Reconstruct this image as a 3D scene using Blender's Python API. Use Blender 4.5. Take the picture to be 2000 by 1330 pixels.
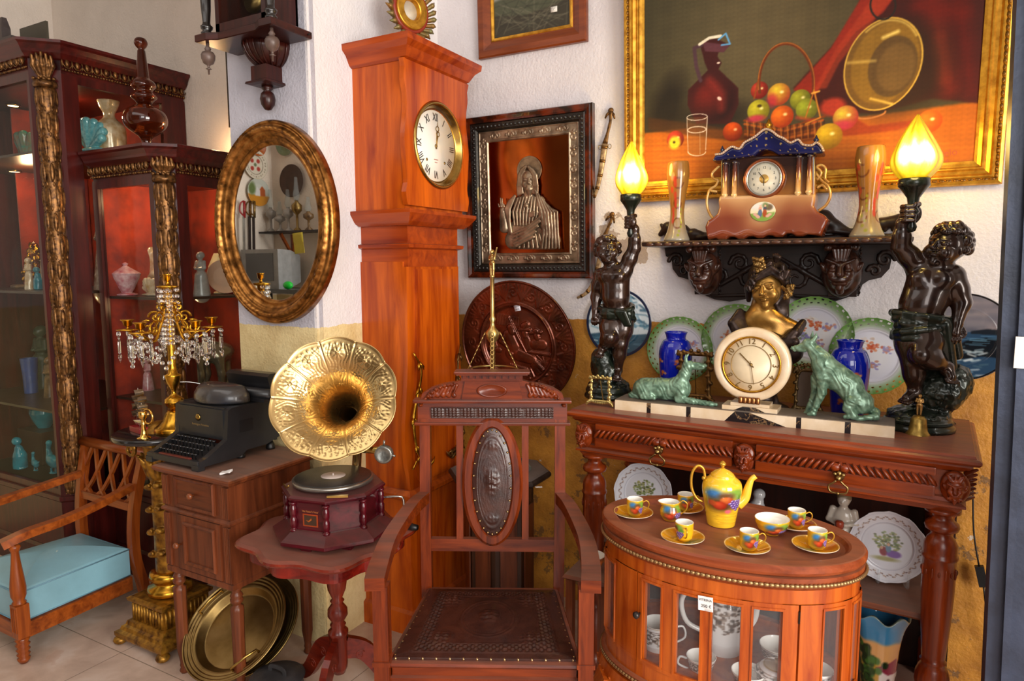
import bpy, bmesh, math, random
import numpy as np
from math import sin, cos, pi, radians, sqrt, atan2
from mathutils import Vector, Matrix, Euler
for o in list(bpy.data.objects): bpy.data.objects.remove(o)
SC = bpy.context.scene; COL = SC.collection
random.seed(7); np.random.seed(7)
# ---------------------------------------------------------------- camera, world, light, exposure
FPX, CAMH, YAW, PITCH, ROLL = 1333., 1.5, radians(29), radians(6.2), radians(-0.2)
_f = Vector((-sin(YAW)*cos(PITCH), cos(YAW)*cos(PITCH), -sin(PITCH)))
_r = Vector((cos(YAW), sin(YAW), 0)); _u = _r.cross(_f)
CR = _r*cos(ROLL) + _u*sin(ROLL); CU = _u*cos(ROLL) - _r*sin(ROLL); CP = Vector((0, 0, CAMH))
cd = bpy.data.cameras.new('camera'); cam = bpy.data.objects.new('camera', cd); COL.objects.link(cam)
cd.sensor_width = 36; cd.lens = FPX/2000*36; cd.clip_start = .02
cam.matrix_world = Matrix(((CR.x, CU.x, -_f.x, CP.x), (CR.y, CU.y, -_f.y, CP.y), (CR.z, CU.z, -_f.z, CP.z), (0, 0, 0, 1)))
SC.camera = cam
SC.view_settings.view_transform = 'Standard'; SC.view_settings.look = 'None'
SC.view_settings.gamma = 1; SC.view_settings.exposure = -0.1; SC.view_settings.use_curve_mapping = False
W = bpy.data.worlds.new('world'); SC.world = W; W.use_nodes = True
W.node_tree.nodes['Background'].inputs[0].default_value = (1, .97, .94, 1)
W.node_tree.nodes['Background'].inputs[1].default_value = .8
def area(name, loc, target, sx, sy, power, col):
    l = bpy.data.lights.new(name, 'AREA'); l.shape = 'RECTANGLE'; l.size = sx; l.size_y = sy; l.energy = power; l.color = col
    o = bpy.data.objects.new(name, l); COL.objects.link(o); o.location = loc
    o.rotation_euler = (Vector(target)-Vector(loc)).to_track_quat('-Z', 'Y').to_euler(); return o
def point(name, loc, power, col, r=.02):
    l = bpy.data.lights.new(name, 'POINT'); l.energy = power; l.color = col; l.shadow_soft_size = r
    o = bpy.data.objects.new(name, l); COL.objects.link(o); o.location = loc; return o
area('doorway_daylight', (2.9, -.3, 1.7), (-1.2, 2.2, 1.0), 2.0, 2.2, 235, (1, .95, .88))
area('shopfront_daylight', (1.4, -2.5, 2.2), (-1.4, 2.2, 1.0), 1.8, 2.0, 72, (1, .97, .94))
area('skylight_bounce', (-2.2, .2, 3.15), (-2.2, .6, 0), 2.6, 1.6, 26, (1, .96, .92))
# ---------------------------------------------------------------- pixel -> place (surveying the photograph)
def ray(px, py): return _f + CR*((px-1000)/FPX) - CU*((py-665)/FPX)
def onz(px, py, z): d = ray(px, py); return CP + d*((z-CAMH)/d.z)
def onx(px, py, x): d = ray(px, py); return CP + d*(x/d.x)
def ony(px, py, y): d = ray(px, py); return CP + d*(y/d.y)
def onp(px, py, p, n): d = ray(px, py); n = Vector(n); return CP + d*((Vector(p)-CP).dot(n)/d.dot(n))
def atz(px, y, z):
    """point seen in column px of the photograph, on depth plane y at height z"""
    a, b = 0., 1330.
    for _ in range(40):
        m = (a+b*1.0)/2
        if ony(px, m, y).z > z: a = m
        else: b = m
    return ony(px, (a+b)/2, y)
XL, YP, YM, YR = -1.89, 1.89, 2.71, 2.42     # left wall, pillar face, main wall, recess wall
# ---------------------------------------------------------------- colour and materials
def lin(c):
    if isinstance(c, str): c = [int(c[i:i+2], 16)/255 for i in (0, 2, 4)]
    return tuple(x/12.92 if x <= .04045 else ((x+.055)/1.055)**2.4 for x in c)
def L4(c): return (*lin(c), 1)
class NT:
    def __init__(s, name):
        s.m = bpy.data.materials.new(name); s.m.use_nodes = True; s.t = s.m.node_tree; s.b = s.t.nodes['Principled BSDF']; s.out = s.t.nodes['Material Output']
    def n(s, typ, **k):
        x = s.t.nodes.new(typ)
        for a, v in k.items():
            if a.startswith('i_'):
                a = a[2:]; a = int(a) if a.isdigit() else a.replace('_', ' ')
                x.inputs[a].default_value = v
            else: setattr(x, a, v)
        return x
    def l(s, a, b): s.t.links.new(a, b)
    def co(s, scale=(1, 1, 1), kind='Object', rot=(0, 0, 0)):
        tc = s.n('ShaderNodeTexCoord'); mp = s.n('ShaderNodeMapping'); mp.inputs['Scale'].default_value = scale; mp.inputs['Rotation'].default_value = rot
        s.l(tc.outputs[kind], mp.inputs[0]); return mp.outputs[0]
    def noise(s, co, scale, detail=4, rough=.55, dist=0):
        x = s.n('ShaderNodeTexNoise', i_Scale=scale, i_Detail=detail, i_Roughness=rough, i_Distortion=dist); s.l(co, x.inputs['Vector']); return x.outputs[0]
    def ramp(s, v, stops):
        r = s.n('ShaderNodeValToRGB'); e = r.color_ramp.elements
        while len(e) < len(stops): e.new(.5)
        for el, (p, c) in zip(e, stops): el.position = p; el.color = L4(c) if isinstance(c, str) else ((c, c, c, 1) if not isinstance(c, tuple) else (*c[:3], 1))
        s.l(v, r.inputs[0]); return r.outputs[0]
    def mix(s, fac, a, b, mode='MIX'):
        m = s.n('ShaderNodeMix', data_type='RGBA', blend_type=mode)
        for v, i in ((fac, 0), (a, 6), (b, 7)):
            if hasattr(v, 'links'): s.l(v, m.inputs[i])
            else: m.inputs[i].default_value = v if i == 0 else (L4(v) if isinstance(v, str) else (*v[:3], 1))
        return m.outputs[2]
    def math(s, op, a, b=0.0, clamp=False):
        m = s.n('ShaderNodeMath', operation=op, use_clamp=clamp)
        for v, i in ((a, 0), (b, 1)):
            if hasattr(v, 'links'): s.l(v, m.inputs[i])
            else: m.inputs[i].default_value = v
        return m.outputs[0]
    def bump(s, h, strength=.3, dist=.002):
        b = s.n('ShaderNodeBump', i_Strength=strength, i_Distance=dist); s.l(h, b.inputs['Height']); s.l(b.outputs[0], s.b.inputs['Normal'])
    def set(s, **k):
        for a, v in k.items():
            a = {'base': 'Base Color', 'rough': 'Roughness', 'metal': 'Metallic', 'coat': 'Coat Weight', 'trans': 'Transmission Weight', 'ior': 'IOR', 'spec': 'Specular IOR Level', 'em': 'Emission Color', 'es': 'Emission Strength', 'sss': 'Subsurface Weight', 'alpha': 'Alpha', 'sheen': 'Sheen Weight'}[a]
            if hasattr(v, 'links'): s.l(v, s.b.inputs[a])
            else: s.b.inputs[a].default_value = L4(v) if isinstance(v, str) else v
        return s
def plain(name, c, rough=.5, metal=0, var=.12, vs=25, bump=0, bs=120, coat=0, c2=None, spec=.5, **k):
    t = NT(name); co = t.co()
    nz = t.noise(co, vs, 5)
    a = lin(c); lo = lin(c2) if c2 else tuple(x*(1-var*2) for x in a)
    col = t.ramp(nz, [(.3, (*lo, 1)), (.68, (*a, 1))])
    t.set(base=col, metal=metal, coat=coat, spec=spec, **k)
    t.set(rough=t.math('ADD', t.math('MULTIPLY', nz, .15), rough-.07))
    if bump: t.bump(t.noise(co, bs, 4), bump, .003)
    return t.m
def wood(name, dark, light, axis='z', rough=.32, coat=.25, dust=0, scale=1., dustc='8b7468', knots=False):
    t = NT(name); st = {'x': (2.2, 26, 26), 'y': (26, 2.2, 26), 'z': (26, 26, 2.2)}[axis]
    co = t.co(tuple(v*scale for v in st)); nz = t.noise(co, 1.3, 6, .6, .6)
    co2 = t.co(); big = t.noise(co2, 3.5, 3)
    col = t.ramp(nz, [(.32, dark), (.66, light)])
    col = t.mix(t.math('MULTIPLY', big, .5), col, dark)
    if knots:
        v = t.n('ShaderNodeTexVoronoi', i_Scale=3.2, i_Randomness=1.); t.l(t.co((1, 1, .45)), v.inputs['Vector'])
        k = t.ramp(v.outputs['Distance'], [(.03, 1.), (.16, 0.)]); col = t.mix(t.math('MULTIPLY', k, .75), col, '5a1804')
    if dust:
        g = t.n('ShaderNodeNewGeometry'); sp = t.n('ShaderNodeSeparateXYZ'); t.l(g.outputs['Normal'], sp.inputs[0])
        up = t.math('MULTIPLY', t.math('SUBTRACT', sp.outputs[2], .7, True), 3.3, True)
        df = t.math('MULTIPLY', t.math('MULTIPLY', up, dust), t.math('ADD', t.noise(co2, 9, 5), .35), True)
        col = t.mix(df, col, dustc); t.set(rough=t.math('ADD', t.math('MULTIPLY', df, .4), rough))
    else: t.set(rough=rough)
    t.set(base=col, coat=coat*.55, spec=.32); t.b.inputs['Coat Roughness'].default_value = .2
    t.bump(nz, .15, .001); return t.m
def vcol(name, rough=.35, metal=0, coat=0, bump=0, **k):
    t = NT(name); a = t.n('ShaderNodeVertexColor', layer_name='Col'); t.set(base=a.outputs[0], rough=rough, metal=metal, coat=coat, **k)
    if bump: t.bump(t.noise(t.co(), 200, 3), bump, .002)
    return t.m
def glass(name, tint=(1, 1, 1), f0=.09, fmax=.85, op=0.0, rough=.02):
    t = NT(name); lf = t.n('ShaderNodeLayerWeight', i_Blend=.5); pw = t.math('POWER', lf.outputs['Facing'], 4.)
    class _o: outputs = [t.math('ADD', t.math('MULTIPLY', pw, .25), .008)]
    lw = _o
    tr = t.n('ShaderNodeBsdfTransparent'); tr.inputs[0].default_value = (*tint, 1)
    gl = t.n('ShaderNodeBsdfGlossy'); gl.inputs['Roughness'].default_value = rough
    mx = t.n('ShaderNodeMixShader'); t.l(lw.outputs[0], mx.inputs[0]); t.l(tr.outputs[0], mx.inputs[1]); t.l(gl.outputs[0], mx.inputs[2])
    if op:
        df = t.n('ShaderNodeBsdfDiffuse'); df.inputs[0].default_value = (.8, .82, .85, 1)
        m2 = t.n('ShaderNodeMixShader', i_0=op); t.l(mx.outputs[0], m2.inputs[1]); t.l(df.outputs[0], m2.inputs[2]); mx = m2
    t.l(mx.outputs[0], t.out.inputs[0]); return t.m
def emis(name, c, s):
    t = NT(name); t.set(base=c, em=c, es=s); return t.m
# ---------------------------------------------------------------- object helpers
def link(name, me, mat=None, parent=None, label=None):
    if isinstance(me, bmesh.types.BMesh):
        m = bpy.data.meshes.new(name); me.to_mesh(m); me.free(); me = m
    o = bpy.data.objects.new(name, me); COL.objects.link(o)
    if mat is not None:
        for q in (mat if isinstance(mat, (list, tuple)) else [mat]):
            me.materials.append(q)
    if parent is not None: o.parent = parent
    if label: o['label'] = label
    return o
def tag(o, label, cat, group=None):
    o['label'] = label; o['category'] = cat
    if group: o['group'] = group
    return o
def thing(name, label, cat, loc=(0, 0, 0), rz=0, group=None, s=1):
    o = bpy.data.objects.new(name, None); COL.objects.link(o); o.empty_display_size = .05
    o.location = loc; o.rotation_euler = (0, 0, rz); o.scale = (s, s, s); return tag(o, label, cat, group)
def dup(o, loc=None, rz=None, label=None, group=None, s=None):
    def rec(x, par):
        c = x.copy(); COL.objects.link(c); c.parent = par
        for ch in list(x.children): rec(ch, c)
        return c
    c = rec(o, o.parent)
    if loc is not None: c.location = loc
    if rz is not None: c.rotation_euler[2] = rz
    if s is not None: c.scale = (s, s, s)
    if label: c['label'] = label
    if group: c['group'] = group
    return c
def struct(name, b, mat, parent=None):
    o = b.o(name, mat, parent) if isinstance(b, B) else link(name, b, mat, parent)
    if parent is None: o['kind'] = 'structure'
    return o
class B:
    """collects shapes and links them as one mesh object"""
    def __init__(s): s.v = []; s.f = []; s.mi = []; s.sm = []; s.cur = 0
    def add(s, vs, fs, smooth=False, M=None):
        k = len(s.v)
        s.v += [tuple(M @ Vector(p)) for p in vs] if M is not None else [tuple(p) for p in vs]
        s.f += [tuple(i+k for i in f) for f in fs]; s.mi += [s.cur]*len(fs); s.sm += [smooth]*len(fs); return s
    def box(s, x0, x1, y0, y1, z0, z1, bv=0, M=None):
        if bv:
            bm = bmesh.new(); bmesh.ops.create_cube(bm, size=1)
            for v in bm.verts: v.co = Vector(((x0+x1)/2+v.co.x*(x1-x0), (y0+y1)/2+v.co.y*(y1-y0), (z0+z1)/2+v.co.z*(z1-z0)))
            bmesh.ops.bevel(bm, geom=bm.edges[:], offset=min(bv, .49*min(abs(x1-x0), abs(y1-y0), abs(z1-z0))), segments=2, profile=.7, affect='EDGES')
            return s.bm(bm, M)
        vs = [(x, y, z) for x in (x0, x1) for y in (y0, y1) for z in (z0, z1)]
        return s.add(vs, [(0, 1, 3, 2), (4, 6, 7, 5), (0, 4, 5, 1), (2, 3, 7, 6), (0, 2, 6, 4), (1, 5, 7, 3)], False, M)
    def bm(s, bm, M=None, smooth=False):
        bm.verts.index_update(); s.add([v.co for v in bm.verts], [[v.index for v in f.verts] for f in bm.faces], smooth, M); bm.free(); return s
    def loft(s, loops, cap=True, closed=False, smooth=False, M=None):
        n = len(loops[0]); vs = [p for l in loops for p in l]; fs = []
        m = len(loops)
        for a in range(m if closed else m-1):
            b = (a+1) % m
            for i in range(n):
                j = (i+1) % n; fs.append((a*n+i, a*n+j, b*n+j, b*n+i))
        if cap and not closed: fs.append(tuple(range(n))[::-1]); fs.append(tuple((m-1)*n+i for i in range(n)))
        return s.add(vs, fs, smooth, M)
    def lathe(s, prof, seg=24, c=(0, 0, 0), flute=None, sx=1, sy=1, M=None, ax='z', cap=True, smooth=True):
        """prof: (r, z); flute: (count, depth, z0, z1)"""
        loops = []
        for r, z in prof:
            l = []
            for i in range(seg):
                a = 2*pi*i/seg; q = r
                if flute and flute[2] <= z <= flute[3]: q = r*(1-flute[1]*(.5+.5*cos(a*flute[0])))
                p = (q*cos(a)*sx, q*sin(a)*sy, z)
                if ax == 'x': p = (p[2], p[0], p[1])
                if ax == 'y': p = (p[0], p[2], p[1])
                l.append((p[0]+c[0], p[1]+c[1], p[2]+c[2]))
            loops.append(l)
        return s.loft(loops, cap, smooth=smooth, M=M)
    def tube(s, pts, r, seg=10, closed=False, flat=1, M=None, cap=True, up=None):
        pts = [Vector(p) for p in pts]; n = len(pts); rs = r if isinstance(r, (list, tuple)) else [r]*n
        loops = []; nrm = None
        for i, p in enumerate(pts):
            if closed: t = pts[(i+1) % n]-pts[i-1]
            else: t = pts[min(i+1, n-1)]-pts[max(i-1, 0)]
            t = t.normalized() if t.length > 1e-9 else Vector((0, 0, 1))
            if up is not None: nrm = Vector(up)
            elif nrm is None: nrm = Vector((0, 0, 1)) if abs(t.z) < .9 else Vector((1, 0, 0))
            b = t.cross(nrm)
            if b.length < 1e-6: b = t.cross(Vector((0, 1, .01)))
            b.normalize(); nrm2 = b.cross(t).normalized()
            if up is None: nrm = nrm2
            loops.append([tuple(p + b*(rs[i]*cos(2*pi*k/seg)) + nrm2*(rs[i]*flat*sin(2*pi*k/seg))) for k in range(seg)])
        return s.loft(loops, cap, closed, True, M)
    def rod(s, a, b, r, seg=10, r2=None): return s.tube([a, b], [r, r if r2 is None else r2], seg)
    def bar(s, a, b, w, h, up=(0, 0, 1)):
        """rectangular bar from a to b: w across, h along up"""
        a, b, up = Vector(a), Vector(b), Vector(up); t = (b-a).normalized(); x = t.cross(up).normalized(); y = x.cross(t)
        q = [(-w/2, -h/2), (w/2, -h/2), (w/2, h/2), (-w/2, h/2)]
        return s.loft([[tuple(p+x*i+y*j) for i, j in q] for p in (a, b)])
    def strip(s, pts, w, h, up=(0, 0, 1)):
        """rectangular section swept along pts; w, h may be lists"""
        pts = [Vector(p) for p in pts]; n = len(pts); up = Vector(up); loops = []
        for i, p in enumerate(pts):
            t = (pts[min(i+1, n-1)]-pts[max(i-1, 0)]).normalized(); x = t.cross(up).normalized(); y = x.cross(t)
            a = (w[i] if isinstance(w, (list, tuple)) else w)/2; b = (h[i] if isinstance(h, (list, tuple)) else h)/2
            loops.append([tuple(p+x*u*a+y*v*b) for u, v in ((-1, -1), (1, -1), (1, 1), (-1, 1))])
        return s.loft(loops)
    def ball(s, c, r, seg=14, sx=1, sy=1, sz=1, M=None, ring=None):
        k = ring or max(6, seg//2)
        return s.lathe([(r*sin(pi*i/k)+1e-5, -r*cos(pi*i/k)*sz) for i in range(k+1)], seg, c, sx=sx, sy=sy, M=M)
    def prism(s, poly, axis, a, b, M=None):
        f = {'x': lambda u, v, w: (w, u, v), 'y': lambda u, v, w: (u, w, v), 'z': lambda u, v, w: (u, v, w)}[axis]
        return s.loft([[f(u, v, w) for u, v in poly] for w in (a, b)], M=M)
    def mould(s, poly, prof, M=None, cap=True):
        """outline poly (ccw xy) lofted through prof = [(outward offset, z)]"""
        return s.loft([[(x, y, z) for x, y in offs(poly, o)] for o, z in prof], cap, M=M)
    def me(s, name='m'):
        m = bpy.data.meshes.new(name); m.from_pydata(s.v, [], s.f); m.polygons.foreach_set('use_smooth', s.sm); m.polygons.foreach_set('material_index', s.mi)
        bm = bmesh.new(); bm.from_mesh(m); bmesh.ops.recalc_face_normals(bm, faces=bm.faces); bm.to_mesh(m); bm.free(); return m
    def o(s, name, mat, parent=None, label=None): return link(name, s.me(name), mat, parent, label)
def offs(poly, d):
    n = len(poly); out = []
    A = sum(poly[i][0]*poly[(i+1) % n][1]-poly[(i+1) % n][0]*poly[i][1] for i in range(n))
    sg = 1 if A > 0 else -1
    for i in range(n):
        p0, p1, p2 = Vector(poly[i-1]), Vector(poly[i]), Vector(poly[(i+1) % n])
        e1 = (p1-p0).normalized(); e2 = (p2-p1).normalized()
        n1 = Vector((e1.y, -e1.x))*sg; n2 = Vector((e2.y, -e2.x))*sg
        m = (n1+n2); m = m/m.length_squared*2 if m.length > 1e-6 else n1
        if m.length > 2: m = m.normalized()*2
        out.append(tuple(p1+m*d))
    return out
def rect(x0, x1, y0, y1): return [(x0, y0), (x1, y0), (x1, y1), (x0, y1)]
def ell(a, b, n=64, c=(0, 0)): return [(c[0]+a*cos(2*pi*i/n), c[1]+b*sin(2*pi*i/n)) for i in range(n)]
def spl(pts, n=6):
    """Catmull-Rom through pts"""
    P = [Vector(p) for p in pts]; P = [P[0]*2-P[1]]+P+[P[-1]*2-P[-2]]; out = []
    for i in range(1, len(P)-2):
        for k in range(n):
            t = k/n; a, b, c, d = P[i-1:i+3]
            out.append(tuple(.5*((2*b)+(c-a)*t+(2*a-5*b+4*c-d)*t*t+(3*b-a-3*c+d)*t**3)))
    out.append(tuple(P[-2])); return out
def spiral(c, r0, r1, a0, turns, n=20):
    return [(c[0]+(r0+(r1-r0)*i/n)*cos(a0+2*pi*turns*i/n), c[1]+(r0+(r1-r0)*i/n)*sin(a0+2*pi*turns*i/n)) for i in range(n+1)]
TXT = {}
def text(name, s, size, mat, parent, M, depth=.0006, align='CENTER', sx=1):
    cu = bpy.data.curves.new(name, 'FONT'); cu.body = s; cu.size = size; cu.extrude = depth; cu.align_x = align; cu.align_y = 'CENTER'
    t = bpy.data.objects.new(name, cu); COL.objects.link(t)
    me = bpy.data.meshes.new_from_object(t.evaluated_get(bpy.context.evaluated_depsgraph_get()))
    bpy.data.objects.remove(t)
    me.transform(M @ Matrix.Diagonal((sx, 1, 1, 1))); return link(name, me, mat, parent)
def face_mat(loc, nrm, up=(0, 0, 1)):
    """matrix whose local +Z looks along nrm and +Y along up: for text and medallions"""
    z = Vector(nrm).normalized(); x = Vector(up).cross(z).normalized(); y = z.cross(x)
    return Matrix(((x.x, y.x, z.x, loc[0]), (x.y, y.y, z.y, loc[1]), (x.z, y.z, z.z, loc[2]), (0, 0, 0, 1)))
# ---------------------------------------------------------------- implicit surfaces: one continuous skin
def rotm(e): return np.array(Euler([radians(a) for a in e]).to_matrix())
class Sdf:
    """smooth union of tapered capsules and ellipsoids, meshed with surface nets"""
    def __init__(s): s.p = []; s.R = np.eye(3); s.t = np.zeros(3); s.s = 1.
    def at(s, loc=(0, 0, 0), rot=(0, 0, 0), sc=1.):
        """following shapes are given in a frame placed here"""
        s.R = rotm(rot); s.t = np.array(loc, float); s.s = sc; return s
    def T(s, p): return s.R@(np.array(p, float)*s.s)+s.t
    def c(s, a, b, r1, r2=None, k=None): s.p.append(('c', s.T(a), s.T(b), r1*s.s, (r1 if r2 is None else r2)*s.s, k and k*s.s)); return s
    def e(s, c, r, rot=None, k=None, sub=False):
        r = (r, r, r) if not isinstance(r, (tuple, list)) else r
        s.p.append(('s' if sub else 'e', s.T(c), np.array(r, float)*s.s, s.R if rot is None else s.R@rotm(rot), None, k and k*s.s)); return s
    def chain(s, pts, rs, k=None):
        for i in range(len(pts)-1): s.c(pts[i], pts[i+1], rs[i], rs[i+1], k)
        return s
    def mesh(s, h=.004, k=.01, disp=None):
        lo = np.full(3, 9e9); hi = -lo
        for t, a, b, r1, r2, kk in s.p:
            if t == 'c': R = max(r1, r2); lo = np.minimum(lo, np.minimum(a, b)-R); hi = np.maximum(hi, np.maximum(a, b)+R)
            elif t == 'e': R = b.max(); lo = np.minimum(lo, a-R); hi = np.maximum(hi, a+R)
        pad = k+3*h; lo -= pad; hi += pad; N = np.ceil((hi-lo)/h).astype(int)+1
        V = np.full(N, 1.0, np.float32)
        for t, a, b, r1, r2, kk in s.p:
            kk = k if kk is None else kk
            if t == 'c': R = max(r1, r2); l = np.minimum(a, b)-R; u = np.maximum(a, b)+R
            else: R = b.max(); l = a-R; u = a+R
            m = kk*1.5+4*h; i0 = np.maximum(((l-m-lo)/h).astype(int), 0); i1 = np.minimum(((u+m-lo)/h).astype(int)+2, N)
            g = np.stack(np.meshgrid(*[lo[d]+h*np.arange(i0[d], i1[d]) for d in range(3)], indexing='ij'), -1).astype(np.float32)
            if t == 'c':
                ab = b-a; tt = np.clip(((g-a)@ab)/(ab@ab+1e-12), 0, 1); d = np.linalg.norm(g-a-tt[..., None]*ab, axis=-1)-(r1+(r2-r1)*tt)
            else:
                q = g-a
                if r1 is not None: q = q@r1
                k0 = np.linalg.norm(q/b, axis=-1); k1 = np.linalg.norm(q/(b*b), axis=-1)+1e-9; d = k0*(k0-1)/k1
            sl = tuple(slice(i0[j], i1[j]) for j in range(3)); o = V[sl]
            if t == 's': d = -d; hh = np.clip(.5-.5*(o-d)/kk, 0, 1); V[sl] = o*(1-hh)+d*hh+kk*hh*(1-hh); continue
            hh = np.clip(.5+.5*(o-d)/kk, 0, 1); V[sl] = o*(1-hh)+d*hh-kk*hh*(1-hh)
        if disp:
            msk = np.abs(V) < .03; idx = np.argwhere(msk); P = lo+idx*h; V[msk] += disp(P[:, 0], P[:, 1], P[:, 2]).astype(np.float32)
        return nets(V, lo, h)
    def o(s, name, mat, parent=None, h=.004, k=.01, disp=None, label=None): return link(name, s.mesh(h, k, disp), mat, parent, label)
def nets(V, lo, h):
    I = V < 0; c = [(a, b, d) for a in (0, 1) for b in (0, 1) for d in (0, 1)]; n = np.array(V.shape)-1
    sl = lambda a: tuple(slice(a[j], a[j]+n[j]) for j in range(3))
    cnt = sum(I[sl(a)].astype(np.int8) for a in c); act = (cnt > 0) & (cnt < 8); ids = np.full(act.shape, -1, np.int64); ix = np.argwhere(act); ids[act] = np.arange(len(ix))
    acc = np.zeros((len(ix), 3)); w = np.zeros(len(ix))
    for a in c:
        for d in range(3):
            if a[d] == 0:
                b = list(a); b[d] = 1; va = V[tuple((ix+a).T)]; vb = V[tuple((ix+b).T)]; m = (va < 0) != (vb < 0)
                t = va/(va-vb+1e-12); p = np.array(a, float)[None].repeat(len(ix), 0); p[:, d] = t; acc[m] += p[m]; w[m] += 1
    P = lo+(ix+acc/w[:, None])*h; F = []
    for d in range(3):
        e1, e2 = [(1, 2), (2, 0), (0, 1)][d]; s0 = [slice(None)]*3; s1 = [slice(None)]*3; s0[d] = slice(0, -1); s1[d] = slice(1, None)
        A = I[tuple(s0)]; Bb = I[tuple(s1)]; x = np.argwhere(A != Bb); x = x[(x[:, e1] > 0) & (x[:, e2] > 0) & (x[:, e1] < V.shape[e1]-1) & (x[:, e2] < V.shape[e2]-1)]
        q = []
        for o1, o2 in ((1, 1), (0, 1), (0, 0), (1, 0)):
            y = x.copy(); y[:, e1] -= o1; y[:, e2] -= o2; q.append(ids[tuple(y.T)])
        q = np.stack(q, 1); fl = A[tuple(x.T)]; q[~fl] = q[~fl][:, ::-1]; F.append(q)
    F = np.concatenate(F); F = F[(F >= 0).all(1)]
    m = bpy.data.meshes.new('skin'); m.vertices.add(len(P)); m.vertices.foreach_set('co', P.ravel().astype(np.float32))
    m.loops.add(F.size); m.loops.foreach_set('vertex_index', F.ravel().astype(np.int32)); m.polygons.add(len(F)); m.polygons.foreach_set('loop_start', np.arange(len(F), dtype=np.int32)*4)
    m.update(calc_edges=True); m.polygons.foreach_set('use_smooth', [True]*len(F)); m.update(); return m
def vn(x, y, z, s, seed=0):
    """cheap smooth noise in about -1..1"""
    a = seed*1.7; x, y, z = x*s, y*s, z*s
    return (np.sin(x*1.3+np.sin(y*1.7+a)*1.6+a)+np.sin(y*1.9+np.sin(z*1.5+a)*1.4+2)+np.sin(z*1.6+np.sin(x*2.1)*1.5+4+a))/3
# ---------------------------------------------------------------- colour fields painted in numpy, carried by real meshes
class Pic:
    def __init__(s, w, h, bg): s.w, s.h = w, h; s.Y, s.X = np.mgrid[0:h, 0:w].astype(np.float32)+.5; s.a = np.ones((h, w, 3), np.float32)*np.array(s.c(bg), np.float32)
    @staticmethod
    def c(c): return [int(c[i:i+2], 16)/255 for i in (0, 2, 4)] if isinstance(c, str) else list(c)
    def put(s, m, c): m = np.clip(m, 0, 1)[..., None]; c = np.array(s.c(c), np.float32) if not isinstance(c, np.ndarray) else c; s.a = s.a*(1-m)+c*m; return s
    def ell(s, x, y, rx, ry, c, soft=.08, rot=0, c2=None, op=1):
        ca, sa = cos(radians(rot)), sin(radians(rot)); u = ((s.X-x)*ca+(s.Y-y)*sa)/rx; v = (-(s.X-x)*sa+(s.Y-y)*ca)/ry; d = np.sqrt(u*u+v*v)
        m = np.clip((1-d)/soft+.5, 0, 1)*op; col = c
        if c2 is not None:
            q = np.clip(np.sqrt((u+.35)**2+(v+.35)**2)/1.35, 0, 1)[..., None]; col = (np.array(s.c(c), np.float32)*(1-q)+np.array(s.c(c2), np.float32)*q)
        return s.put(m, col)
    def poly(s, pts, c, soft=0, op=1):
        ins = np.zeros(s.X.shape, bool); n = len(pts)
        for i in range(n):
            x0, y0 = pts[i]; x1, y1 = pts[(i+1) % n]
            if y0 == y1: continue
            k = ((y0 > s.Y) != (y1 > s.Y)) & (s.X < (x1-x0)*(s.Y-y0)/(y1-y0)+x0); ins ^= k
        m = ins.astype(np.float32)
        for _ in range(soft): m = (m+np.roll(m, 1, 0)+np.roll(m, -1, 0)+np.roll(m, 1, 1)+np.roll(m, -1, 1))/5
        return s.put(m*op, c)
    def line(s, pts, w, c, soft=1., op=1):
        D = np.full(s.X.shape, 1e9, np.float32)
        for (x0, y0), (x1, y1) in zip(pts[:-1], pts[1:]):
            dx, dy = x1-x0, y1-y0; t = np.clip(((s.X-x0)*dx+(s.Y-y0)*dy)/(dx*dx+dy*dy+1e-9), 0, 1); D = np.minimum(D, np.hypot(s.X-x0-t*dx, s.Y-y0-t*dy))
        return s.put(np.clip((w/2-D)/soft+.5, 0, 1)*op, c)
    def ring(s, x, y, rx, ry, w, c, soft=1.):
        d = np.abs(np.sqrt(((s.X-x)/rx)**2+((s.Y-y)/ry)**2)-1)*min(rx, ry); return s.put(np.clip((w/2-d)/soft+.5, 0, 1), c)
    def noise(s, amt, sc=.1, seed=1): n = vn(s.X, s.Y, s.X*0+seed, sc, seed)[..., None]; s.a = np.clip(s.a*(1+amt*n), 0, 1); return s
    def at(s, u, v):
        """u, v in 0..1, v up"""
        x = np.clip(u*s.w-.5, 0, s.w-1.001); y = np.clip((1-v)*s.h-.5, 0, s.h-1.001); i, j = x.astype(int), y.astype(int); fx, fy = (x-i)[..., None], (y-j)[..., None]; A = s.a
        i2 = np.minimum(i+1, s.w-1); j2 = np.minimum(j+1, s.h-1)
        return (A[j, i]*(1-fx)+A[j, i2]*fx)*(1-fy)+(A[j2, i]*(1-fx)+A[j2, i2]*fx)*fy
def setcol(me, rgb):
    rgb = np.clip(rgb, 0, 1); l = np.where(rgb <= .04045, rgb/12.92, ((rgb+.055)/1.055)**2.4)
    a = me.color_attributes.new('Col', 'FLOAT_COLOR', 'POINT'); a.data.foreach_set('color', np.concatenate([l, np.ones((len(l), 1))], 1).ravel().astype(np.float32))
def dens(prof, m=.0016):
    out = [prof[0]]
    for a, b in zip(prof[:-1], prof[1:]):
        n = max(1, int(math.hypot(b[0]-a[0], b[1]-a[1])/m)); out += [(a[0]+(b[0]-a[0])*i/n, a[1]+(b[1]-a[1])*i/n) for i in range(1, n+1)]
    return out
def coords(me): a = np.empty(len(me.vertices)*3, np.float32); me.vertices.foreach_get('co', a); return a.reshape(-1, 3)
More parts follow.
